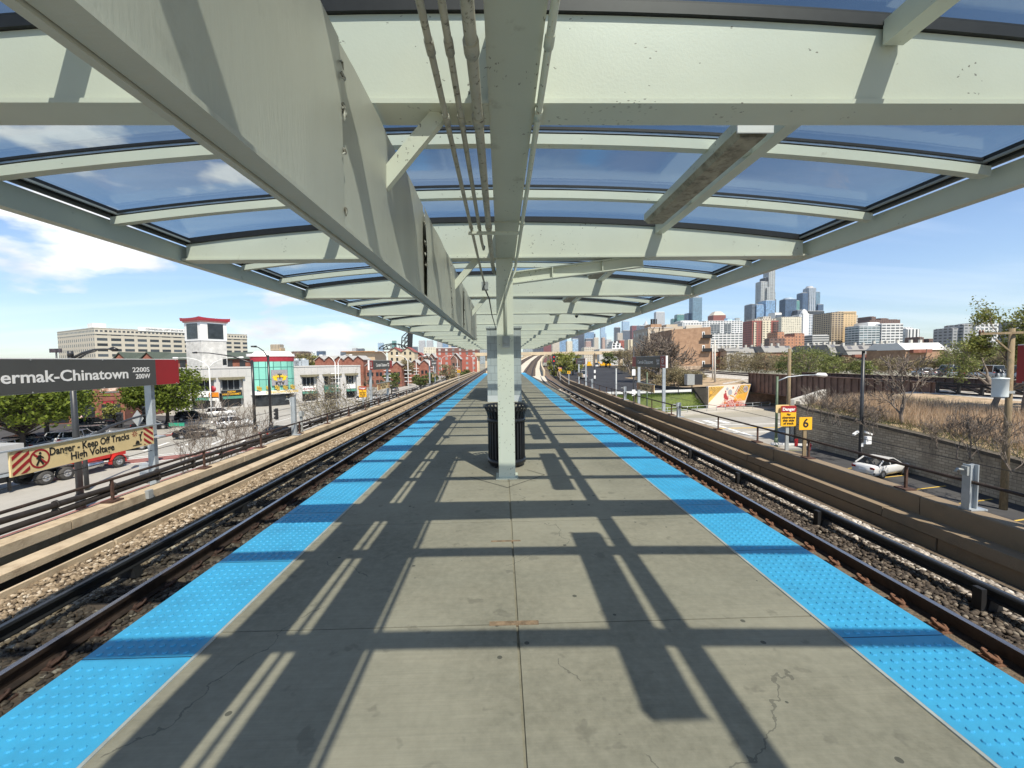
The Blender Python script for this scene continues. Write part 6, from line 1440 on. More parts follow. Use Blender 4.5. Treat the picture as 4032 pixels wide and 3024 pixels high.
m = MB(); m.prism([(33.4,96,G), (35.9,78.4,G), (37.9,77.9,G+.4), (37.9,77.9,-3.9), (35.9,79,-3.9), (33.4,96,-4.2)], (.35,.1,0)); tag(m.build('retaining_wall', pm('dark_wall', (.07,.062,.05), .95, 0, .3, 1)), 'dark stained retaining wall between the grass slope and the mural', 'wall')
m = MB(); rl = thing('guard_rail', 'white guard rail along the near edge of the asphalt lot', 'guard rail', (22, 82, -5.8))
m = MB(); m.bar((9,83.2,-5.15), (35.6,79,-4.35), .1, .45); m.build('rail', WHITE, rl)
for k in range(12): f = k/11; m = MB(); x, y, z = 9+26.6*f, 83.2-4.2*f, -5.9+.85*f; m.box(x-.08, x+.08, y-.06, y+.06, z, z+1.75); m.build('post', WHITE if k in (6, 9) else BLACKP, rl)
# pavement rail, cycle rack and gate clutter
rl = thing('pavement_railing', 'thin grey railing on the pavement in front of the mural', 'railing', (36, 73, G))
m = MB(); P0, P1 = Vector((24,70.2,G+.1)), Vector((50,78.2,G+.1))
for z in (.55, 1.05): m.tube([P0+Vector((0,0,z)), P1+Vector((0,0,z))], .04, 6)
m.build('rail', GALV, rl)
for k in range(14): p = P0.lerp(P1, k/13); m = MB(); m.cyl(p, p+Vector((0,0,1.05)), .04, n=6); m.build('post', GALV, rl)
gt = thing('barrier_gate', 'white swing barrier by the car park entrance', 'barrier', (29.5,42.6,G)); m = MB(); a, b = ony(3040,1747,42.6), ony(3190,1752,42.6); m.bar(a, b, .1, .22); m.build('arm', WHITE, gt); m = MB(); m.box(a.x-.1, a.x+.1, 42.5, 42.7, G, a.z+.1); m.box(b.x-.1, b.x+.1, 42.5, 42.7, G, b.z+.1); m.build('post', WHITE, gt)
m = MB(); a = ony(3130,1728,41); m.box(a.x-.02, a.x+.32, 41, 41.04, a.z-.75, a.z+.0); tag(m.build('red_notice', SIGNRED), 'red notice board on the car park gate', 'notice')
p = onz(3188, 1772); m = MB(); m.lathe([(.16,0), (.16,.05), (.11,.06), (.11,.5), (.15,.52), (.15,.58), (.1,.7), (.04,.76), (0,.77)], p, 14); m.cyl(p+Vector((-.2,0,.42)), p+Vector((.2,0,.42)), .06, n=10); tag(m.build('fire_hydrant', REDPAINT), 'red fire hydrant by the stone wall', 'hydrant')
# poles and lamps on the right
p = onz(3950, 2005); tp = thing('utility_pole', 'thick timber utility pole with one crossarm at the right edge', 'utility pole', p, 0, 'timber utility poles'); zt = ony(3966,1310,p.y).z
m = MB(); m.cyl(p, (p.x,p.y,zt+.25), .19, .14, 14); m.build('pole', WOODPOLE, tp)
a, b = ony(3838,1316,p.y), ony(4008,1310,p.y); m = MB(); m.bar(a+Vector((0,-.25,0)), b+Vector((0,-.25,0)), .1, .13); m.build('crossarm', WOODPOLE, tp); m = MB(); m.bar(ony(3902,1338,p.y)+Vector((0,-.25,0)), ony(3962,1388,p.y)+Vector((0,-.25,0)), .06, .08); m.build('brace', WOODPOLE, tp)
m = MB(); 
for q in (3840, 3852): c = ony(q,1308,p.y); m.cyl(c+Vector((0,-.25,-.1)), c+Vector((0,-.25,.12)), .06, .04, 8)
m.build('insulator', pm('brown_insulator', (.15,.07,.04), .3), tp)
c0, c1 = ony(3921,1562,p.y), ony(3921,1492,p.y); tr = thing('transformer', 'pale grey cylindrical transformer can on the timber pole', 'transformer', (c0.x, p.y-.2, c0.z)); m = MB(); r = .36; m.lathe([(0,c0.z), (r*.97,c0.z), (r,c0.z+.05), (r,c1.z), (r*1.05,c1.z+.01), (r*1.05,c1.z+.06), (0,c1.z+.1)], (c0.x,p.y-.2,0), 24); m.build('can', pm('transformer_grey', (.70,.76,.76), .45, 0, .06, 2), tr)
for q in (-.15, .15): m = MB(); m.cyl((c0.x+q,p.y-.2,c1.z+.08), (c0.x+q,p.y-.2,c1.z+.35), .07, .04, 8); m.build('bushing', GREYSTEEL, tr)
m = MB(); m.box(c0.x+.3, p.x, p.y-.3, p.y-.1, c0.z+.2, c0.z+.35); m.build('bracket', GREYSTEEL, tr)
D = 47; a, b = ony(3106,1372,D), ony(3104,1610,D); m = MB(); m.cyl((b.x,D,G), (b.x,D,a.z), .22, .16, 12); tag(m.build('utility_pole', WOODPOLE), 'plain timber pole behind the yellow clearance sign', 'utility pole', 'timber utility poles')
p = onz(3055, 1760); a = ony(3061,1482,p.y); gl = thing('street_lamp', 'green street lamp post with a curved arm and white head beside the timber pole', 'street lamp', p); m = MB(); m.cyl(p, (p.x,p.y,a.z), .14, .11, 12); m.cyl(p, p+Vector((0,0,1)), .2, .18, 12); m.build('pole', pm('green_pole_paint', (.09,.13,.075), .5, 0, .2, 3), gl)
m = MB(); m.tube([ony(3063,1500,p.y), ony(3100,1485,p.y), ony(3160,1478,p.y), ony(3215,1476,p.y)], [.07,.06,.05,.045], 8); m.build('arm', GALV, gl); m = MB(); m.tube([ony(3210,1476,p.y), ony(3222,1475,p.y), ony(3248,1477,p.y), ony(3256,1479,p.y)], [.06,.2,.24,.1], 10); m.build('lamp_head', WHITE, gl)
p = onz(3385, 1860); a = ony(3396,1382,p.y); bl = thing('camera_lamp_post', 'black lamp post with white cameras beside the white car', 'lamp post', p); m = MB(); m.cyl(p, (p.x,p.y,a.z), .15, .11, 12); m.build('pole', DARKPOLE, bl)
m = MB(); q = ony(3345,1378,p.y); m.box(a.x-1.3, a.x+1.0, p.y-.2, p.y+.2, a.z-.02, a.z+.06); m.build('lamp_head', DARKPOLE, bl)
for px, dx in ((3362, -.5), (3412, .5)):
    c = ony(px,1704,p.y); m = MB(); m.bar(c+Vector((-dx*.5,-.1,.12)), c+Vector((dx*.5,-.25,-.1)), .16, .14); m.build('camera', SIGNWHITE, bl)
c = ony(3405,1730,p.y); m = MB(); m.box(c.x-.22, c.x+.22, p.y-.4, p.y-.16, c.z-.32, c.z+.3); m.build('cabinet', SIGNWHITE, bl); m = MB(); m.box(p.x-.1, p.x+.1, p.y-.2, p.y-.16, c.z-.55, c.z-.25); m.build('label_plate', SIGNWHITE, bl)
car('sedan', WHT, (30.2, 33.0, G), R(20), 'white saloon parked against the stone wall', None)
for px, py0, py1, D, r, lab, mat in ((2815, 1340, 1510, 92, .22, 'pale utility pole above the mural', pm('pale_pole', (.55,.52,.46), .7)), (2806, 1355, 1505, 96, .16, 'thinner pale utility pole above the mural', pm('pale_pole', (.55,.52,.46), .7)), (2495, 1372, 1600, 62, .12, 'dark pole with white notices left of the right name board', DARKPOLE), (2426, 1450, 1565, 58, .13, 'grey green pole left of the asphalt lot', GREYSTEEL), (2548, 1465, 1600, 60, .12, 'slim green pole right of the dark pole', pm('green_pole_paint', (.09,.13,.075), .5)), (2342, 1390, 1495, 120, .16, 'dark lamp pole on the lot', DARKPOLE)):
    a, b = ony(px,py0,D), ony(px,py1,D); t = thing('pole', lab, 'pole', (b.x, D, -5.5 if D > 50 and px > 2700 else G)); m = MB(); m.cyl((b.x,D,G if px < 2700 else -4.6), (a.x,D,a.z), r, r*.75, 10); m.build('shaft', mat, t)
    if px in (2495, 2342): 
        m = MB()
        for z in ((1465, 1545) if px == 2495 else (1462, 1484)): c = ony(px,z,D-.2); m.box(c.x-.25, c.x+.25, D-.24, D-.2, c.z-.5, c.z+.4)
        m.build('notice', SIGNWHITE, t)
# brown building with balconies
D = 150; bbw = thing('brown_brick_building', 'blank tan brick building side with three small balconies', 'building', (72, D, -3.2))
a, b = ony(2645,1298,D), ony(2799,1287,D); z0 = -3.2
m = MB(); m.prism([(a.x,D,z0), (b.x,D,z0), (b.x,D,b.z), ((a.x+b.x)/2,D,b.z-.4), (a.x,D,a.z)], (0,22,0)); m.build('wall', BR_BROWN, bbw); m = MB(); m.box(a.x-.1, b.x+.1, D-.06, D+.2, z0, z0+2.2); m.build('painted_base', pm('graffiti_base', (.35,.27,.2), .9, 0, .5, 1.2, dirt=(.08,.08,.09), dscale=1.), bbw)
for py in (1318, 1371, 1433):
    c0, c1 = ony(2770,py,D), ony(2795,py+12,D); bal = MB(); bal.box(c0.x-1.0, b.x-.1, D-1.3, D-.05, c1.z-.15, c1.z); bal.box(c0.x-1.0, b.x-.1, D-1.35, D-1.3, c1.z, c1.z+1.05); ba = bal.build('balcony', IRON, bbw)
    w = MB(); w.box(c0.x-.5, c0.x+.45, D-.08, D+.01, c1.z, c1.z+2.2); w.build('door', WHITE, bbw); w = MB(); w.box(c0.x-.25, c0.x+.25, D-.1, D-.08, c1.z+.8, c1.z+1.9); w.build('window', GLASSDK, bbw)
t, *_ = block('flat_building', 'cream flat roofed building with a brick penthouse and aerials behind the bare tree', 'building', 2552, 2648, 1292, 175, 20, wmat('cream_flat_wall', (.55,.47,.36), (.2,.2,.19), 4, 3.4, .4, .45), z0=-3)
part(t, 'penthouse', 2563, 2605, 1276, 1292, 178, 8, BR_BROWN); 
for px in (2564, 2568, 2573, 2578, 2585): c = ony(px, 1276, 178); m = MB(); m.box(c.x-.18, c.x+.18, 178, 178.3, c.z, c.z+2.1); m.build('aerial', IRON, t)
part(t, 'penthouse', 2624, 2668, 1277, 1300, 180, 8, pm('cream_wall2', (.5,.42,.32), .85)); part(t, 'penthouse', 2668, 2690, 1285, 1300, 181, 8, pm('cream_wall2', (.5,.42,.32), .85))
# far road viaduct and rising junction viaduct
D = 260; fv = thing('road_viaduct', 'long tan concrete viaduct crossing behind the lot', 'viaduct', (30, D, -3)); a, b = ony(1870,1391,D), ony(2570,1387,D)
m = MB(); m.box(a.x, b.x, D, D+9, a.z-1.6, a.z+.3); m.build('deck', pm('viaduct_concrete', (.55,.45,.31), .85, 0, .1, .2), fv)
for px in (1882, 1915, 2070, 2130, 2210, 2349, 2450, 2540): p = ony(px, 1400, D); m = MB(); m.box(p.x-.8, p.x+.8, D+2, D+6, G if px < 2150 else -4, a.z-1.6); m.build('pier', pm('viaduct_concrete', (.5,.4,.27), .85), fv)
jv = thing('track_viaduct', 'pale concrete viaduct carrying two tracks up beyond the platform end', 'viaduct', (6, 62, -1.6))
JP = [(1.2,60,-1.25), (2.4,75,-1.1), (5.2,110,-.5), (10.5,165,1.2), (19.5,240,4.0), (36,330,6.9), (75,420,8.3)]
VC = pm('viaduct_concrete2', (.58,.52,.42), .88, 0, .12, .2)
m = MB(); m.sweep([(-5.2,-.9), (-5.2,0), (5.2,0), (5.2,-.9)], JP); m.build('deck', VC, jv)
for s in (-1, 1): m = MB(); m.sweep([(s*5.2,-.9), (s*5.2,1.0), (s*4.9,1.0), (s*4.9,-.9)], JP[1:]); m.build('parapet', pm('viaduct_concrete', (.55,.45,.31), .85), jv)
for off in (-3.3, -1.9, 1.5, 2.9): m = MB(); m.sweep([(off-.12,0), (off-.12,.16), (off+.12,.16), (off+.12,0)], JP); m.build('rail', DKRUST, jv)
for off in (-2.6, 2.2): m = MB(); m.sweep([(off-1.3,.005), (off-1.3,.06), (off+1.3,.06), (off+1.3,.005)], JP[1:]); m.build('track_slab', WOOD_T, jv)
for p_ in JP[3:]: m = MB(); m.box(p_[0]-1, p_[0]+1, p_[1]-1, p_[1]+1, G, p_[2]-.9); m.build('pier', VC, jv)
m = MB(); m.sweep([(-2.5,-1.27), (2.4,-1.27)], [RP[4], RP[5], RP[6], RP[7]], closed=False); o = m.build('track_bed', pm('rusty_track_bed', (.17,.11,.08), .95, 0, .3, 1.), fix=False); tag(o, 'rusty junction track bed', 'track bed', kind='structure')
# vegetation on the right
tree('bare_tree', 'large spreading bare tree in front of the tan brick building', (ony(2612,1500,105).x, 105, -5), 15, 47, BARK, None, .2, 1, 6, 1.1, .16, .42, rmin=.05, nb=(2,3), shrink=.86, forks=2)
for px, D, hh, sd, lf, lab in ((2205, 130, 8.5, 71, LEAF_Y, 'light green willow like tree left of the far name board'), (2255, 150, 8.5, 72, LEAF_Y, 'light green tree just right of the willow like tree'), (2400, 215, 9, 73, LEAF_G, 'green tree under the road viaduct'), (2440, 190, 9.5, 74, LEAF_B, 'tan budding tree at the right edge of the lot, leftmost'), (2480, 150, 9, 75, LEAF_B, 'tan budding tree at the right edge of the lot, second'), (2530, 130, 9, 76, LEAF_B, 'tan budding tree at the right edge of the lot, third'), (2570, 118, 8, 77, LEAF_B, 'tan budding tree beside the large bare tree'), (2655, 95, 4.2, 78, LEAF_B, 'low budding bush below the large bare tree'), (2690, 92, 3.6, 79, LEAF_B, 'low budding bush above the white guard rail'), (2620, 112, 6, 80, LEAF_B, 'tan budding tree left of the trunk of the large bare tree'), (2550, 140, 8, 82, LEAF_B, 'tan budding tree behind the right name board'), (2500, 175, 9, 83, LEAF_B, 'tan budding tree far behind the dark pole'), (2725, 98, 3.5, 84, LEAF_B, 'low budding bush beside the signal cabinets')):
    p = ony(px, 1400, D); z = -5.4+max(0, (D-85)/160*3.5); nm = 'tree' if hh > 5 else 'bush'
    if lf is LEAF_B: tree(nm, lab, (p.x, D, z), hh, sd, TWIG, LEAF_B, .13, 4, 6, .95, .13, .12, .5, 'trees around the lot', rmin=.02)
    else: crown_tree(nm, lab, (p.x, D, z), hh, hh*.42, sd, lf, .3, 2200, BARKD, 'trees around the lot', .02, 46)
ORD = ['first','second','third','fourth','fifth','sixth','seventh','eighth','ninth','tenth','eleventh','twelfth','thirteenth','fourteenth','fifteenth','sixteenth','seventeenth','eighteenth','nineteenth','twentieth','last']
for k, (px, D, lf, ht) in enumerate(((2880, 150, LEAF_B, 6.5), (2925, 140, LEAF_B, 6.8), (2975, 132, LEAF_B, 6.), (3020, 128, LEAF_B, 6.6), (3065, 140, LEAF_B, 5.5), (3120, 118, LEAF_G, 5.5), (3185, 112, LEAF_O, 7.6), (3225, 118, LEAF_O, 6.6), (3280, 112, LEAF_O, 4.6), (3335, 120, LEAF_B, 4.6), (3395, 108, LEAF_O, 3.6), (3450, 120, LEAF_B, 3.8), (3515, 112, LEAF_B, 4.2), (3600, 110, LEAF_B, 3.8), (3660, 110, LEAF_B, 3.4), (3720, 112, LEAF_B, 4.4), (3780, 105, LEAF_O, 6.), (3850, 108, LEAF_O, 7.4), (3910, 100, LEAF_B, 7.), (3970, 100, LEAF_O, 7.5), (4030, 98, LEAF_B, 7.))):
    p = ony(px, 1400, D); crown_tree('street_tree', '%s small %s tree of the row before the town houses' % (ORD[k], 'tan budding' if lf is LEAF_B else 'green'), (p.x, D, -2.8), ht, ht*.72, 100+k, lf, .2, 1900 if lf is LEAF_B else 2500, TWIG, group='trees before the town houses', low=-.25, clumps=64)
q_ = onz(3553,1675,-4.35); tree('bare_tree', 'pale bare tree growing on the bank above the stone wall', (q_.x, q_.y, -4.5), ony(3553,1375,q_.y).z+4.5, 44, TWIG, None, .2, 1, 6, .85, .2, .11, rmin=.019, nb=(2,3), shrink=.82)
i = 0
for px, D, z, hh, sd in ((3185, 40, -3.4, 2.6, 1), (3255, 38, -3.2, 3.4, 2), (3290, 37, -3.2, 3.6, 3), (3320, 36, -3.1, 3.0, 4), (3450, 33, -3.1, 2.4, 5), (3790, 27, -2.9, 3.2, 6), (3860, 26, -2.8, 3.6, 7), (3400, 36, -3.0, 2.2, 8), (3680, 29, -2.9, 2.6, 9), (3980, 24, -2.7, 4.0, 10)):
    p = ony(px, 1500, D); z = bankz(p.x, D)-.05; tree('bare_shrub', ('first','second','third','fourth','fifth','sixth','seventh','eighth','ninth','tenth')[i]+' thin bare shrub on the dry bank', (p.x, D, z), hh, 200+sd, TWIG, None, .2, 1, 5, .8, .26, .04, group='bare shrubs on the dry bank', forks=3, rmin=.009); i += 1
tree('young_leaf_tree', 'tall airy tree with young yellow green leaves at the right edge', (ony(3915,1400,36).x, 36, -3.6), 11.2, 303, TWIG, LEAF_Y, .10, 9, 6, .8, .2, .15, .24, 'airy trees at the right edge', rmin=.014)
tree('young_leaf_tree', 'airy tree with young leaves cut off by the right edge', (ony(4050,1400,33).x, 33, -3.6), 9.6, 305, TWIG, LEAF_Y, .10, 9, 6, .8, .2, .15, .24, 'airy trees at the right edge', rmin=.014)
tree('young_leaf_tree', 'lower airy tree with young leaves behind the transformer', (ony(3900,1450,44).x, 44, -2.8), 6.3, 307, TWIG, LEAF_O, .10, 3, 6, .9, .2, .15, .25, 'airy trees at the right edge', rmin=.014)
# town houses
TH1 = wmat('townhouse_brick', (.33,.16,.10), (.05,.055,.06), 4.2, 3.1, .3, .5, .85, .2, .5, .12); TH2 = wmat('townhouse_pale', (.46,.44,.40), (.06,.06,.065), 4.2, 3.1, .3, .5, .85, .2, .5, .1)
MANS = wmat('mansard_roof', (.27,.265,.25), (.12,.12,.13), 6.5, 4., .22, .4, .85, .2, .4, .08)
k = 0
for px0, px1, pe, pr, D, wm, lab in ((2805, 2860, 1385, 1370, 165, TH1, 'brick house with a low gable behind the pale poles'), (2862, 2910, 1383, 1371, 160, TH2, 'cream gabled house behind the pale poles'), (2912, 3010, 1390, 1368, 165, TH2, 'pale town house row with a grey mansard roof, leftmost'), (3012, 3120, 1388, 1362, 160, TH1, 'brick town houses with a grey mansard roof left of the timber pole'), (3205, 3275, 1392, 1360, 158, TH1, 'brick town houses with a grey roof right of the green tree'), (3275, 3340, 1390, 1356, 150, TH2, 'grey ended town house below the tan tower'),
          (3340, 3475, 1398, 1360, 146, TH1, 'brick town houses with a long sloping grey roof below the tan tower'), (3475, 3560, 1396, 1352, 144, TH1, 'brick town houses with a red terrace'), (3565, 3720, 1378, 1350, 128, BR_BROWN, 'large tan brick house with a white hipped roof'), (3722, 3800, 1396, 1368, 140, TH1, 'brick house with a grey roof right of the tan brick house')):
    a, b = ony(px0, pe, D), ony(px1, pe, D); zr = ony(px0, pr, D).z; t = thing('town_house', lab, 'house', ((a.x+b.x)/2, D, -3), 0, 'town houses on the right')
    m = MB(); m.box(a.x, b.x, D, D+14, -3, a.z); m.build('wall', wm, t)
    m = MB(); e_ = .3; m.prism([(a.x-e_,D-.4,a.z), (a.x-e_,D+2.2,zr), (a.x-e_,D+11,zr), (a.x-e_,D+14.4,a.z)], (b.x-a.x+2*e_,0,0)); m.build('roof', MANS if wm is not BR_BROWN else WHITE, t)
    for q in (.2, .55, .8):
        x = a.x+(b.x-a.x)*q; m = MB(); m.box(x-.35, x+.35, D+5, D+5.7, zr, zr+1.1); m.build('chimney', (BR_DK, WHITE, CONC_G)[int(q*10) % 3], t)
    if k in (6, 7, 8): m = MB(); m.box(a.x+1, a.x+(b.x-a.x)*.55, D-1.6, D-.05, a.z-.9, a.z+.15); m.build('terrace', BR_RED, t)
    if k in (4, 5, 6, 9): m = MB(); m.prism([(a.x+2,D-1.2,a.z-2.4), (b.x-4,D-1.2,a.z-2.4), (b.x-4,D+1.5,a.z+.4), (a.x+2,D+1.5,a.z+.4)], (0,.2,.25)); m.build('lean_to_roof', GREYCLAD, t)
    k += 1
for k in range(12):
    px = 3630+k*36; D = 88-k*1.6; p = ony(px, 1490, D); car(('suv','sedan','suv','van')[k % 4], (WHT, SILV, GRY, WHT, BLK, SILV)[k % 6], (p.x, D, -2.7), 1.2+.1*(k % 3), '%s parked vehicle of the row beyond the railway' % ['first','second','third','fourth','fifth','sixth','seventh','eighth','ninth','tenth','eleventh','last'][k], 'vehicles parked beyond the railway')
p = ony(2297, 1487, 128); car('van', ('redwhite', (.55,.5,.48)), (p.x, 128, -3.95), 1.5, 'pale van with a red roof at the left edge of the lot', name='parked_van')
p = ony(2348, 1445, 225); car('van', WHT, (p.x, 225, -2.35), 1.4, 'white van at the far end of the lot', name='parked_van')
for k, (px, D, hh) in enumerate(((2520, 128, 4.5), (2552, 118, 4), (2585, 122, 5), (2606, 96, 3.), (2640, 104, 4), (2668, 110, 4.2), (2700, 108, 3.6), (2735, 112, 3.4), (2490, 160, 5), (2462, 185, 5.5), (2765, 104, 2.6))):
    p = ony(px, 1450, D); crown_tree('bush', '%s tan bush of the thicket between the lot and the railway' % ORD[k], (p.x, D, -4.9 if D < 130 else -3.9), hh, hh*.75, 400+k, LEAF_B, .16, 1500, TWIG, 'thicket between the lot and the railway', -.3, 40)
for k, px in enumerate((2318, 2372, 2384)): p = ony(px, 1445, 225+k*3); t = thing('digger', ('left yellow digger beside the far white van', 'yellow digger just right of the far white van', 'rightmost yellow digger at the end of the lot')[k], 'digger', (p.x, 225, -2.3), 0, 'yellow diggers at the end of the lot'); m = MB(); m.box(p.x-1.6, p.x+1.6, 225, 227, -1.6, -.6); m.box(p.x-.3, p.x+1.1, 225.2, 226.8, -.6, .6); m.bar((p.x-1.4,226,-.8), (p.x-2.6,226,.5), .3, .4); m.bar((p.x-2.6,226,.5), (p.x-3.1,226,-1.6), .25, .3); m.build('body', SIGNYEL, t); m = MB(); m.box(p.x-1.7, p.x+1.7, 224.8, 225.4, -2.3, -1.5); m.box(p.x-1.7, p.x+1.7, 226.6, 227.2, -2.3, -1.5); m.build('track', TYRE, t)
m = MB(); 
for s_ in (0, .9): m.box(56.2+s_*2.4, 57.9+s_*2.4, 91.2, 93, -3.0, -1.2)
SH = thing('signal_cabinet', 'grey signal cabinets beside the railway above the mural', 'cabinet', (ony(2735,1490,88).x, 88, -3.4)); c = ony(2738, 1500, 88); m = MB(); m.box(c.x-1.7, c.x-.15, 88, 89.5, -3.9, c.z+1.4); m.build('cabinet', GREYSTEEL, SH); m = MB(); m.box(c.x-.1, c.x+1.6, 88.2, 89.5, -3.9, c.z+1.3); m.build('cabinet', DARKPOLE, SH)
# ---------------------------------------------------------------- the distant skyline
BLUEG = lambda nm, c, cw=3.2, ch=3.8, wall=(.22,.27,.32): wmat(nm, wall, c, cw, ch, .82, .8, .5, .12, .35, .1)
def tower(lab, tiers, D, dep, mat, roof=GREYCLAD, name='tower', group='skyline towers', z0=None):
    g = GZ if z0 is None else z0; px0 = min(t[0] for t in tiers); px1 = max(t[1] for t in tiers); cx = (ony(px0,1300,D).x+ony(px1,1300,D).x)/2
    t = thing(name, lab, 'tower' if name == 'tower' else 'building', (cx, D, g), 0, group)
    for i, tt in enumerate(tiers):
        a, b = ony(tt[0], tt[2], D), ony(tt[1], tt[2], D); mt = tt[3] if len(tt) > 3 and tt[3] else mat; dd = (tt[4] if len(tt) > 4 else 0)+i*D*.0004
        m = MB(); m.box(a.x+.02*i, b.x-.02*i, D+dd, D+dd+dep, g, (a.z+b.z)/2, 0); m.build('shaft', mt, t)
        m = MB(); q = (b.x-a.x)*.04; m.box(a.x+q, b.x-q, D+dd+dep*.1, D+dd+dep*.9, (a.z+b.z)/2, (a.z+b.z)/2+D*.0012); m.build('roof_plant', roof, t)
    return t
W1 = BLUEG('blue_glass_tower', (.16,.30,.50)); W2 = BLUEG('dark_blue_glass_tower', (.045,.085,.16), 3.5, 4, (.10,.14,.20)); W3 = BLUEG('green_glass_tower', (.06,.20,.19), 5, 4, (.2,.32,.31)); W4 = BLUEG('slate_glass_tower', (.08,.10,.13), 4, 4, (.13,.15,.18)); W5 = BLUEG('pale_blue_glass', (.28,.42,.58), 4, 4, (.35,.45,.55))
GRY_ = wmat('grey_stone_tower', (.48,.49,.50), (.2,.22,.25), 3.2, 4, .45, .6); DKG = wmat('dark_grey_tower', (.09,.10,.13), (.04,.05,.07), 5, 4, .6, .7); TANW = wmat('tan_tower_wall', (.60,.44,.25), (.17,.13,.09), 4.4, 3.1, .36, .48); TAND = wmat('tan_tower_bays', (.42,.33,.22), (.07,.06,.055), 4.6, 3.1, .62, .6)
MAR = wmat('maroon_tower', (.20,.07,.075), (.12,.06,.07), 4, 4, .5, .5); WHC = wmat('white_condo', (.66,.66,.65), (.16,.18,.2), 4.6, 3.4, .66, .62); WHC2 = wmat('white_condo_balconies', (.68,.68,.67), (.10,.11,.12), 6.6, 3.9, .82, .56); CRM = wmat('cream_grid_tower', (.66,.62,.50), (.33,.30,.24), 3.6, 3.3, .5, .55)
RDW = wmat('red_tower_wall', (.30,.10,.08), (.10,.07,.07), 3.8, 3., .5, .5); CRW = wmat('cream_tower_bay', (.68,.61,.46), (.12,.11,.1), 4.4, 3., .5, .5); BRN = wmat('brown_mill_wall', (.16,.10,.08), (.07,.05,.05), 5, 4, .5, .5); GLW = wmat('glass_condo', (.52,.55,.56), (.10,.14,.16), 6, 3.4, .9, .62); BLW = wmat('blue_white_tower', (.66,.67,.68), (.10,.15,.22), 5, 3.4, .72, .6)
LIM = wmat('limestone_tower', (.55,.50,.42), (.2,.19,.17), 3.4, 3.8, .45, .55); NEM = wmat('pale_slab_tower', (.56,.57,.55), (.09,.12,.14), 9, 3.6, .88, .58); BLK_ = wmat('black_glass_tower', (.05,.055,.06), (.035,.04,.05), 4, 4, .7, .7); ORB = wmat('orange_brick_mid', (.45,.22,.13), (.18,.12,.09), 4, 3.5, .4, .5)
tower('slender pale glass tower with a lower shoulder just right of the canopy edge', [(2366, 2383, 1277), (2376, 2388, 1314)], 4000, 40, W5)
tower('broad blue glass tower nearest the canopy edge', [(2303, 2339, 1308), (2339, 2347, 1314, DKG, 20)], 3000, 60, W1)
t = tower('black tapering tower with two white aerials', [(2422, 2443, 1290)], 5000, 60, BLK_)
for px in (2428, 2438): c = ony(px, 1290, 5000); m = MB(); m.cyl((c.x,5030,c.z), (c.x,5030,c.z+62), 2.4, .8, 6); m.build('aerial', WHITE, t)
tower('pale blue slab tower right of the black tower', [(2453, 2478, 1266)], 3800, 45, W5)
tower('wide slate tower below the pale blue slab', [(2454, 2487, 1302)], 3000, 50, W4)
tower('maroon tower with a flat top', [(2489, 2516, 1283)], 2500, 45, MAR)
tower('dark glass tower with a white crown right of the maroon tower', [(2516, 2558, 1282)], 2200, 40, W4, WHITE)
t = tower('grey tower with a fine spire behind the dark glass tower', [(2538, 2556, 1278)], 3300, 40, GRY_); c = ony(2547, 1278, 3300); m = MB(); m.lathe([(18,c.z), (9,c.z+22), (2,c.z+30), (.6,c.z+70)], (c.x,3320,0), 8); m.build('spire', GRY_, t)
tower('tall pale grey tower with ribbed sides', [(2583, 2618, 1229)], 3570, 50, GRY_, WHITE)
tower('green glass tower with lower wings', [(2667, 2698, 1239), (2658, 2668, 1254, None, 20), (2698, 2707, 1253, None, 20)], 2200, 40, W3)
t = tower('tall blue glass tower with a curved crown', [(2728, 2765, 1171, BLUEG('teal_blue_glass', (.10,.20,.28), 3.5, 4)), (2716, 2729, 1232, W2, 20)], 1900, 38, W1); c0, c1 = ony(2733,1170,1900), ony(2763,1170,1900); m = MB(); m.lathe([(15,c0.z), (15,c0.z+4), (8,c0.z+8), (0,c0.z+9)], ((c0.x+c1.x)/2,1919,0), 18); m.build('crown', W1, t)
D = 1300; t = tower('brick tower with a pale pyramid roof and lantern', [(2809, 2858, 1241)], D, 36, RDW); c0, c1 = ony(2809,1241,D), ony(2858,1241,D); xm = (c0.x+c1.x)/2; h_ = c0.z; m = MB(); r_ = (c1.x-c0.x)/2
m.add([(c0.x,D,h_), (c1.x,D,h_), (c1.x,D+36,h_), (c0.x,D+36,h_), (xm-9,D+9,h_+12), (xm+9,D+9,h_+12), (xm+9,D+27,h_+12), (xm-9,D+27,h_+12)], [(0,1,5,4), (1,2,6,5), (2,3,7,6), (3,0,4,7), (4,5,6,7)]); m.build('pyramid_roof', LIM, t)
t = tower('wide white condominium block with many windows', [(2687, 2926, 1268), (2771, 2926, 1264, None, -1), (2687, 2760, 1262, None, 6)], 700, 30, WHC, WHITE, 'condominium', None)
part(t, 'glass_bay', 2799, 2836, 1277, 1312, 698.4, 2, wmat('condo_glass_bay', (.35,.37,.38), (.06,.07,.08), 5, 3.4, .9, .75)); part(t, 'glass_bay', 2853, 2880, 1275, 1312, 698.4, 2, wmat('condo_glass_bay', (.35,.37,.38), (.06,.07,.08), 5, 3.4, .9, .75))
part(t, 'balcony_block', 2799, 2939, 1312, None, 690, 9, WHC2); part(t, 'roof_pavilion', 2864, 2893, 1252, 1264, 705, 10, W5); part(t, 'roof_pavilion', 2897, 2914, 1252, 1264, 705, 10, GLW); part(t, 'cream_front', 2702, 2764, 1280, 1300, 697, 2, pm('cream_wall3', (.58,.52,.44), .8))
tower('pale bluish block behind the white condominium', [(2926, 2962, 1278), (2935, 2964, 1320, WHITE, -20)], 800, 30, GLW, WHITE, 'condominium', None)
t = tower('red brick apartment tower with a cream centre bay and crown', [(2962, 3066, 1262)], 560, 22, RDW, LIM, 'apartment_tower', None)
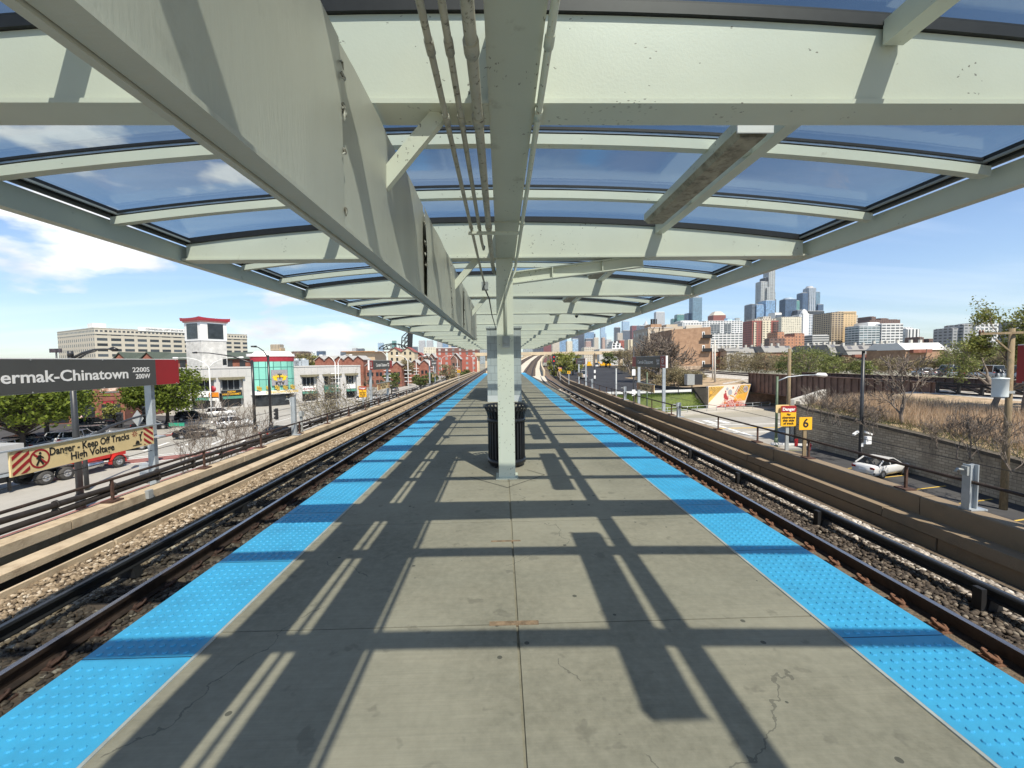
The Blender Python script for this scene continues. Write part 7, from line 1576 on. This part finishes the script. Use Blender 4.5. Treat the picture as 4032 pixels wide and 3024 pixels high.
part(t, 'centre_bay', 3003, 3036, 1262, None, 558.5, 2, CRW); part(t, 'side_bay', 2970, 2978, 1268, None, 558.8, 1.6, CRW); part(t, 'crown', 2972, 3058, 1255, 1263, 560.5, 20, LIM); part(t, 'crown', 3005, 3035, 1246, 1256, 562, 14, LIM); part(t, 'dark_bay', 3046, 3066, 1268, None, 558.9, 1.5, wmat('red_tower_dark_bay', (.13,.07,.06), (.05,.04,.04), 3.8, 3, .6, .55))
t = tower('very tall pale stepped slab tower, tallest of the skyline', [(3028, 3053, 1064), (3018, 3040, 1092, BLK_, 6), (2999, 3028, 1108, NEM, 2), (3018, 3034, 1134, NEM, -6), (3053, 3058, 1150, NEM, 4), (3053, 3064, 1177, BLK_, 8)], 1530, 34, NEM)
tower('pair of blue glass office blocks in front of the tallest tower', [(3016, 3053, 1183), (2983, 3017, 1199, None, 4), (2968, 2984, 1196, W4, 8)], 1250, 40, W1)
tower('small white topped block right of the blue glass blocks', [(3052, 3078, 1232, WHITE), (3054, 3076, 1240, W4, -3)], 1150, 30, WHITE)
t = tower('dark blue glass tower pair with a rounded top', [(3093, 3137, 1178), (3137, 3154, 1183, W3, 6), (3120, 3160, 1225, W4, -30), (3140, 3200, 1232, BLK_, -60)], 1600, 36, W2); c = ony(3116,1178,1600); m = MB(); m.lathe([(17,c.z), (17,c.z+5), (9,c.z+8)], (c.x,1618,0), 16); m.build('crown', W5, t)
t = tower('stepped dark blue glass tower with a silver rounded crown', [(3186, 3214, 1134, wmat('silver_rib_glass', (.42,.46,.50), (.10,.14,.2), 8, 4, .5, .9)), (3163, 3187, 1153, W2, 2), (3211, 3233, 1149, BLUEG('teal_blue_glass', (.10,.20,.28), 3.5, 4), 3), (3219, 3240, 1199, W2, -6), (3225, 3247, 1253, None, -10), (3240, 3252, 1293, W1, -14)], 1700, 36, W2); c = ony(3200,1134,1700); m = MB(); m.lathe([(14,c.z), (14,c.z+5), (11,c.z+7), (11,c.z+9)], (c.x,1718,0), 18); m.build('crown', GRY_, t)
t = tower('white and blue tower with a small peaked crown', [(3148, 3205, 1240)], 900, 28, BLW, WHITE); part(t, 'white_spine', 3163, 3186, 1234, None, 898, 3, WHITE); c = ony(3172,1234,900); m = MB(); m.lathe([(7,c.z), (6,c.z+4), (1.5,c.z+9), (0,c.z+10)], (c.x,905,0), 8); m.build('peak', WHITE, t)
tower('cream apartment tower with a regular window grid', [(3078, 3157, 1249)], 800, 30, CRM, LIM)
part(_ := tower('small orange brick block below the cream tower', [(3062, 3088, 1308), (3130, 3168, 1313), (3088, 3168, 1326)], 500, 20, ORB, BR_DK, 'brick_block', 'low blocks before the skyline'), 'annex', 3030, 3090, 1332, None, 495, 10, BRN)
tower('long low dark car park block below the blue tower', [(3200, 3265, 1320)], 620, 20, wmat('low_dark_block', (.5,.5,.48), (.05,.055,.06), 30, 3.4, .97, .5), WHITE, 'low_block', 'low blocks before the skyline')
t = tower('tan brick apartment tower with a dark bay side', [(3316, 3372, 1228)], 640, 40, TANW, TANW, 'apartment_tower', None); a, b = ony(3272,1232,640), ony(3316,1228,640); m = MB(); m.box(a.x, b.x-.05, 638, 678, GZ, b.z-.6); m.build('bay_side', TAND, t); part(t, 'side_strip', 3372, 3378, 1240, None, 645, 30, LIM); part(t, 'parapet', 3302, 3372, 1226, 1231, 639, 40, pm('tan_parapet', (.6,.45,.27), .8)); part(t, 'glass_back', 3262, 3275, 1238, None, 660, 20, GLW)
tower('brown brick mill building with a chimney stack', [(3425, 3545, 1259), (3433, 3450, 1247), (3470, 3500, 1254), (3378, 3425, 1278, LIM, 4)], 900, 40, BRN, BR_DK, 'mill_building', None)
t = tower('wide glass and white condominium with balconies', [(3385, 3468, 1283), (3468, 3552, 1275, WHC2, -2), (3440, 3485, 1268, WHITE, 8), (3552, 3575, 1293, W4, 2)], 600, 26, GLW, WHITE, 'condominium', None)
tower('narrow windowed white block at the right end of the skyline', [(3575, 3622, 1296), (3560, 3610, 1288, WHC, 6)], 640, 24, wmat('white_slot_block', (.68,.68,.67), (.07,.075,.08), 5.5, 60, .5, .94), WHITE, 'condominium', None)
tower('dark low block right of the skyline', [(3622, 3638, 1328), (3660, 3702, 1335)], 520, 20, BRN, BR_DK, 'low_block', 'low blocks before the skyline')
tower('grey apartment block behind the airy tree', [(3796, 3836, 1278), (3769, 3798, 1291, None, 4), (3836, 3926, 1272, WHC, -2)], 430, 20, wmat('grey_apartment', (.33,.34,.35), (.12,.13,.14), 5, 3.2, .6, .5), GREYCLAD, 'apartment_block', 'blocks at the right edge')
tower('grey apartment block cut off by the right edge', [(3985, 4050, 1266)], 430, 20, wmat('grey_apartment', (.33,.34,.35), (.12,.13,.14), 5, 3.2, .6, .5), GREYCLAD, 'apartment_block', 'blocks at the right edge')
# nearer city blocks below the far towers
for px0, px1, py, D, mt, lab in ((2253, 2300, 1307, 2300, DKG, 'large dark slate tower under the canopy edge'), (2202, 2233, 1335, 2000, W1, 'blue glass tower under the canopy edge'), (2255, 2277, 1335, 1700, W5, 'light blue glass tower in front of the dark slate tower'), (2138, 2176, 1348, 1800, MAR, 'maroon block seen left of the blue glass tower'), (2175, 2203, 1340, 1500, LIM, 'cream block between the maroon block and the blue glass tower'), (2233, 2254, 1345, 1400, CRM, 'cream slim block left of the light blue tower'), (2307, 2328, 1344, 1500, wmat('pinkish_tower', (.40,.28,.25), (.2,.15,.15), 4, 4, .5, .5), 'pinkish tower in front of the broad blue glass tower'), (2306, 2337, 1335, 2200, DKG, 'dark block at the foot of the broad blue glass tower'), (2340, 2357, 1330, 1900, LIM, 'cream block right of the broad blue tower'), (2372, 2383, 1330, 2000, wmat('pink_spired', (.45,.33,.28), (.25,.2,.18), 3, 4, .4, .5), 'pink tower at the foot of the slender pale tower'), (2388, 2408, 1338, 2400, WHC, 'white stepped block between the slender and black towers'), (2432, 2452, 1312, 2600, LIM, 'white tower at the foot of the black tower'), (2440, 2474, 1340, 1000, wmat('red_mid_block', (.36,.12,.09), (.16,.08,.07), 4, 3.6, .5, .5), 'red brick block left of the white column tower'), (2474, 2497, 1338, 900, wmat('column_tower', (.62,.55,.40), (.12,.1,.08), 7, 100, .4, 1.), 'cream tower with dark vertical strips'), (2505, 2513, 1318, 1400, W2, 'slim dark tower in front of the maroon tower'), (2360, 2450, 1375, 500, GREYCLAD, 'long low pale warehouse below the white cubes'), (2300, 2345, 1368, 800, LIM, 'low cream block left of the warehouse'), (2100, 2140, 1362, 1300, DKG, 'dark low block beyond the rising viaduct'), (2060, 2100, 1358, 1600, GLW, 'pale glass block beyond the rising viaduct')):
    tower(lab, [(px0, px1, py)], D, 30, mt, GREYCLAD, 'city_block', 'city blocks under the skyline')
t = thing('cube_building', 'stepped white building of stacked cubes with round windows', 'building', (ony(2435,1370,560).x, 560, GZ)); CU = wmat('white_cubes', (.72,.72,.71), (.04,.045,.05), 5.2, 4.6, .62, .58)
for i, (a_, b_, py) in enumerate(((2410, 2458, 1372), (2410, 2452, 1362), (2412, 2446, 1352), (2416, 2438, 1343))): p0, p1 = ony(a_,py,560+i), ony(b_,py,560+i); m = MB(); m.box(p0.x, p1.x, 560+i*2, 590, GZ if i == 0 else p0.z-8, p0.z); m.build('storey', CU, t)
for px0, px1, py, D, mt, lab in ((1648, 1672, 1342, 2600, GRY_, 'grey ribbed tower right of the raised bridge, first of three'), (1679, 1703, 1342, 2500, GRY_, 'grey ribbed tower right of the raised bridge, second of three'), (1720, 1740, 1342, 2400, GRY_, 'grey ribbed tower right of the raised bridge, third of three'), (1741, 1765, 1334, 3000, W1, 'blue glass tower left of the canopy tip'), (1765, 1777, 1340, 3000, LIM, 'cream tower beside the blue glass tower left of the canopy tip'), (1777, 1795, 1347, 2600, W2, 'dark blue tower above the long red block'), (1800, 1822, 1350, 2400, WHC, 'white tower above the long red block'), (1825, 1850, 1354, 2000, W4, 'slate tower above the right end of the long red block'), (1668, 1720, 1368, 900, CRM, 'cream block below the grey ribbed towers'), (1487, 1507, 1351, 3000, W5, 'pale glass tower left of the raised bridge'), (1543, 1558, 1342, 3600, W3, 'teal tower behind the raised bridge'), (1618, 1642, 1366, 2200, W4, 'slate tower right of the red gabled roof'), (1064, 1100, 1357, 1500, wmat('tan_far_tower', (.48,.38,.26), (.2,.18,.15), 5, 60, .45, .95), 'tan ribbed tower behind the round entrance'), (1100, 1105, 1370, 1500, TANW, 'lower shoulder block of the tan ribbed tower'), (1020, 1064, 1386, 1700, W4, 'low slate block left of the tan ribbed tower'), (985, 1015, 1388, 1800, W2, 'low dark block far left of the tan ribbed tower'), (1246, 1270, 1383, 1600, W2, 'dark glass block right of the pale green trees'), (1147, 1186, 1384, 600, BRN, 'brown block behind the pale green trees'), (1340, 1352, 1385, 1500, W4, 'small slate block left of the cream pavilion'), (1386, 1402, 1372, 1700, GRY_, 'small grey block above the cream pavilion, left'), (1410, 1427, 1373, 1700, W4, 'small slate block above the cream pavilion, right'), (1880, 1918, 1372, 1500, GLW, 'pale glass block behind the tiled room')):
    tower(lab, [(px0, px1, py)], D, 30, mt, GREYCLAD, 'city_block', 'distant blocks on the left skyline')
rs = np.random.RandomState(9); V = []
def woods(nm, lab, x0, x1, y0, y1, n, h, z0, sz, mat, seed):
    r = np.random.RandomState(seed); pts = []
    for k in range(n):
        x, y = x0+(x1-x0)*r.rand(), y0+(y1-y0)*r.rand(); hh = h*(.6+.5*r.rand())
        for j in range(26): pts.append((x+r.normal(0, h*.35), y+r.normal(0, h*.35), z0+hh*(.2+.8*r.rand())))
    o = leaves(nm, pts, sz, mat, None, seed, 1, .3); return tag(o, lab, 'woods', kind='stuff')
woods('distant_woods', 'hazy band of far trees along the left horizon', -900, -60, 420, 700, 420, 10, GZ, 1.2, LEAF_B, 1)
woods('distant_woods', 'band of budding trees below the skyline on the right', 120, 520, 210, 420, 420, 9.5, GZ+3, 1.1, LEAF_B, 2)
woods('distant_woods', 'far treetops at the right edge of the horizon', 330, 700, 300, 420, 200, 11, GZ+4, 1.2, LEAF_G, 3)
# ---------------------------------------------------------------- light, sky, camera
SX, SY = -.33, .65
el = math.atan(1/math.hypot(SX, SY)); az = math.atan2(-SX, -SY)           # direction towards the sun, clockwise from +Y
sun = bpy.data.lights.new('sun', 'SUN'); sun.energy = 5.0; sun.angle = R(.53); sun.color = (1., .92, .79)
so = bpy.data.objects.new('sun', sun); COL.objects.link(so); so.rotation_euler = Vector((SX, SY, -1)).to_track_quat('-Z', 'Y').to_euler()
w = bpy.data.worlds.new('World'); SC.world = w; w.use_nodes = True; t = w.node_tree; bg = t.nodes['Background']
sk = nn(t, 'ShaderNodeTexSky', sky_type='NISHITA'); sk.sun_disc = False; sk.sun_elevation = el; sk.sun_rotation = az; sk.air_density = 1.; sk.dust_density = .6; sk.ozone_density = 1.6; sk.altitude = 180
tc = nn(t, 'ShaderNodeTexCoord').outputs['Generated']
sp = nn(t, 'ShaderNodeSeparateXYZ'); lk(t, tc, sp.inputs[0])
# cumulus: puffs standing in the west, thickening to a white band low down
mpc = nn(t, 'ShaderNodeMapping'); mpc.inputs['Scale'].default_value = (1,1,2.6); mpc.inputs['Location'].default_value = (9.7,1.4,.9); lk(t, tc, mpc.inputs['Vector'])
n1 = nn(t, 'ShaderNodeTexNoise'); n1.inputs['Scale'].default_value = 4.0; n1.inputs['Detail'].default_value = 9; n1.inputs['Roughness'].default_value = .53; lk(t, mpc.outputs[0], n1.inputs['Vector'])
left = nn(t, 'ShaderNodeMapRange'); left.inputs[1].default_value = .05; left.inputs[2].default_value = -.35; lk(t, sp.outputs[0], left.inputs[0])
low = nn(t, 'ShaderNodeMapRange'); low.inputs[1].default_value = .22; low.inputs[2].default_value = .03; lk(t, sp.outputs[2], low.inputs[0])
hi = nn(t, 'ShaderNodeMapRange'); hi.inputs[1].default_value = .38; hi.inputs[2].default_value = .62; lk(t, sp.outputs[2], hi.inputs[0])
thr = math_(t, 'ADD', n1.outputs[0], math_(t, 'MULTIPLY', math_(t, 'SUBTRACT', left.outputs[0], 1.), .3))
thr = math_(t, 'ADD', thr, math_(t, 'MULTIPLY', low.outputs[0], .035)); thr = math_(t, 'SUBTRACT', thr, math_(t, 'MULTIPLY', hi.outputs[0], .35))
cm = ramp(t, thr, .54, .62)
zc = math_(t, 'MAXIMUM', sp.outputs[2], .015); zz = math_(t, 'ADD', zc, .1)
cv = nn(t, 'ShaderNodeCombineXYZ'); lk(t, math_(t, 'DIVIDE', sp.outputs[0], zz), cv.inputs[0]); lk(t, math_(t, 'DIVIDE', sp.outputs[1], zz), cv.inputs[1])
n2 = nn(t, 'ShaderNodeTexNoise'); n2.inputs['Scale'].default_value = 5; n2.inputs['Detail'].default_value = 7; lk(t, mpc.outputs[0], n2.inputs['Vector'])
ccol = mixc(t, ramp(t, n2.outputs[0], .36, .6), (5.6,5.8,6.2), (8.6,8.5,8.4))
# thin cirrus streaks in the east
mp_ = nn(t, 'ShaderNodeMapping'); mp_.inputs['Scale'].default_value = (.55,2.6,1); mp_.inputs['Rotation'].default_value = (0,0,R(-58)); lk(t, cv.outputs[0], mp_.inputs['Vector'])
n3 = nn(t, 'ShaderNodeTexNoise'); n3.inputs['Scale'].default_value = .8; n3.inputs['Detail'].default_value = 5; n3.inputs['Distortion'].default_value = .6; lk(t, mp_.outputs[0], n3.inputs['Vector'])
ci = math_(t, 'MULTIPLY', ramp(t, n3.outputs[0], .46, .8), .22)
zen = nn(t, 'ShaderNodeMapRange'); zen.inputs[1].default_value = .2; zen.inputs[2].default_value = .7; lk(t, sp.outputs[2], zen.inputs[0])
skyc = mixc(t, 1., sk.outputs[0], mixc(t, zen.outputs[0], (.96,1.03,1.13), (.50,.60,.68)), 'MULTIPLY')
c = mixc(t, ci, skyc, (8.6,8.9,9.2)); c = mixc(t, math_(t, 'MULTIPLY', cm, .93), c, ccol)
lk(t, c, bg.inputs[0]); bg.inputs[1].default_value = .125
cd = bpy.data.cameras.new('camera'); cd.sensor_width = 36; cd.lens = F/4032*36; cd.clip_end = 20000; cd.clip_start = .05
co = bpy.data.objects.new('camera', cd); COL.objects.link(co)
co.matrix_world = Matrix(((_r.x, _u.x, -_w.x, 0), (_r.y, _u.y, -_w.y, 0), (_r.z, _u.z, -_w.z, CAMZ), (0, 0, 0, 1))); SC.camera = co
SC.view_settings.view_transform = 'Standard'; SC.view_settings.look = 'None'; SC.view_settings.gamma = 1; SC.view_settings.exposure = .37
SC.cycles.max_bounces = 8; SC.cycles.transparent_max_bounces = 16; SC.cycles.diffuse_bounces = 4; SC.cycles.glossy_bounces = 3; SC.cycles.sample_clamp_indirect = 4

hz = MB(); hz.box(-4000, 5000, -60, 6200, GZ-1.2, 700); ho = hz.build('haze', []); tag(ho, 'thin pale haze over the city', 'haze', kind='stuff')
hm = bpy.data.materials.new('haze_air'); hm.use_nodes = True; ht_ = hm.node_tree; ht_.nodes.remove(ht_.nodes['Principled BSDF']); pv = nn(ht_, 'ShaderNodeVolumePrincipled')
pv.inputs['Color'].default_value = (.82,.90,1,1); pv.inputs['Density'].default_value = 4.5e-5; pv.inputs['Anisotropy'].default_value = .2
lk(ht_, pv.outputs[0], ht_.nodes['Material Output'].inputs['Volume']); ho.data.materials.append(hm)
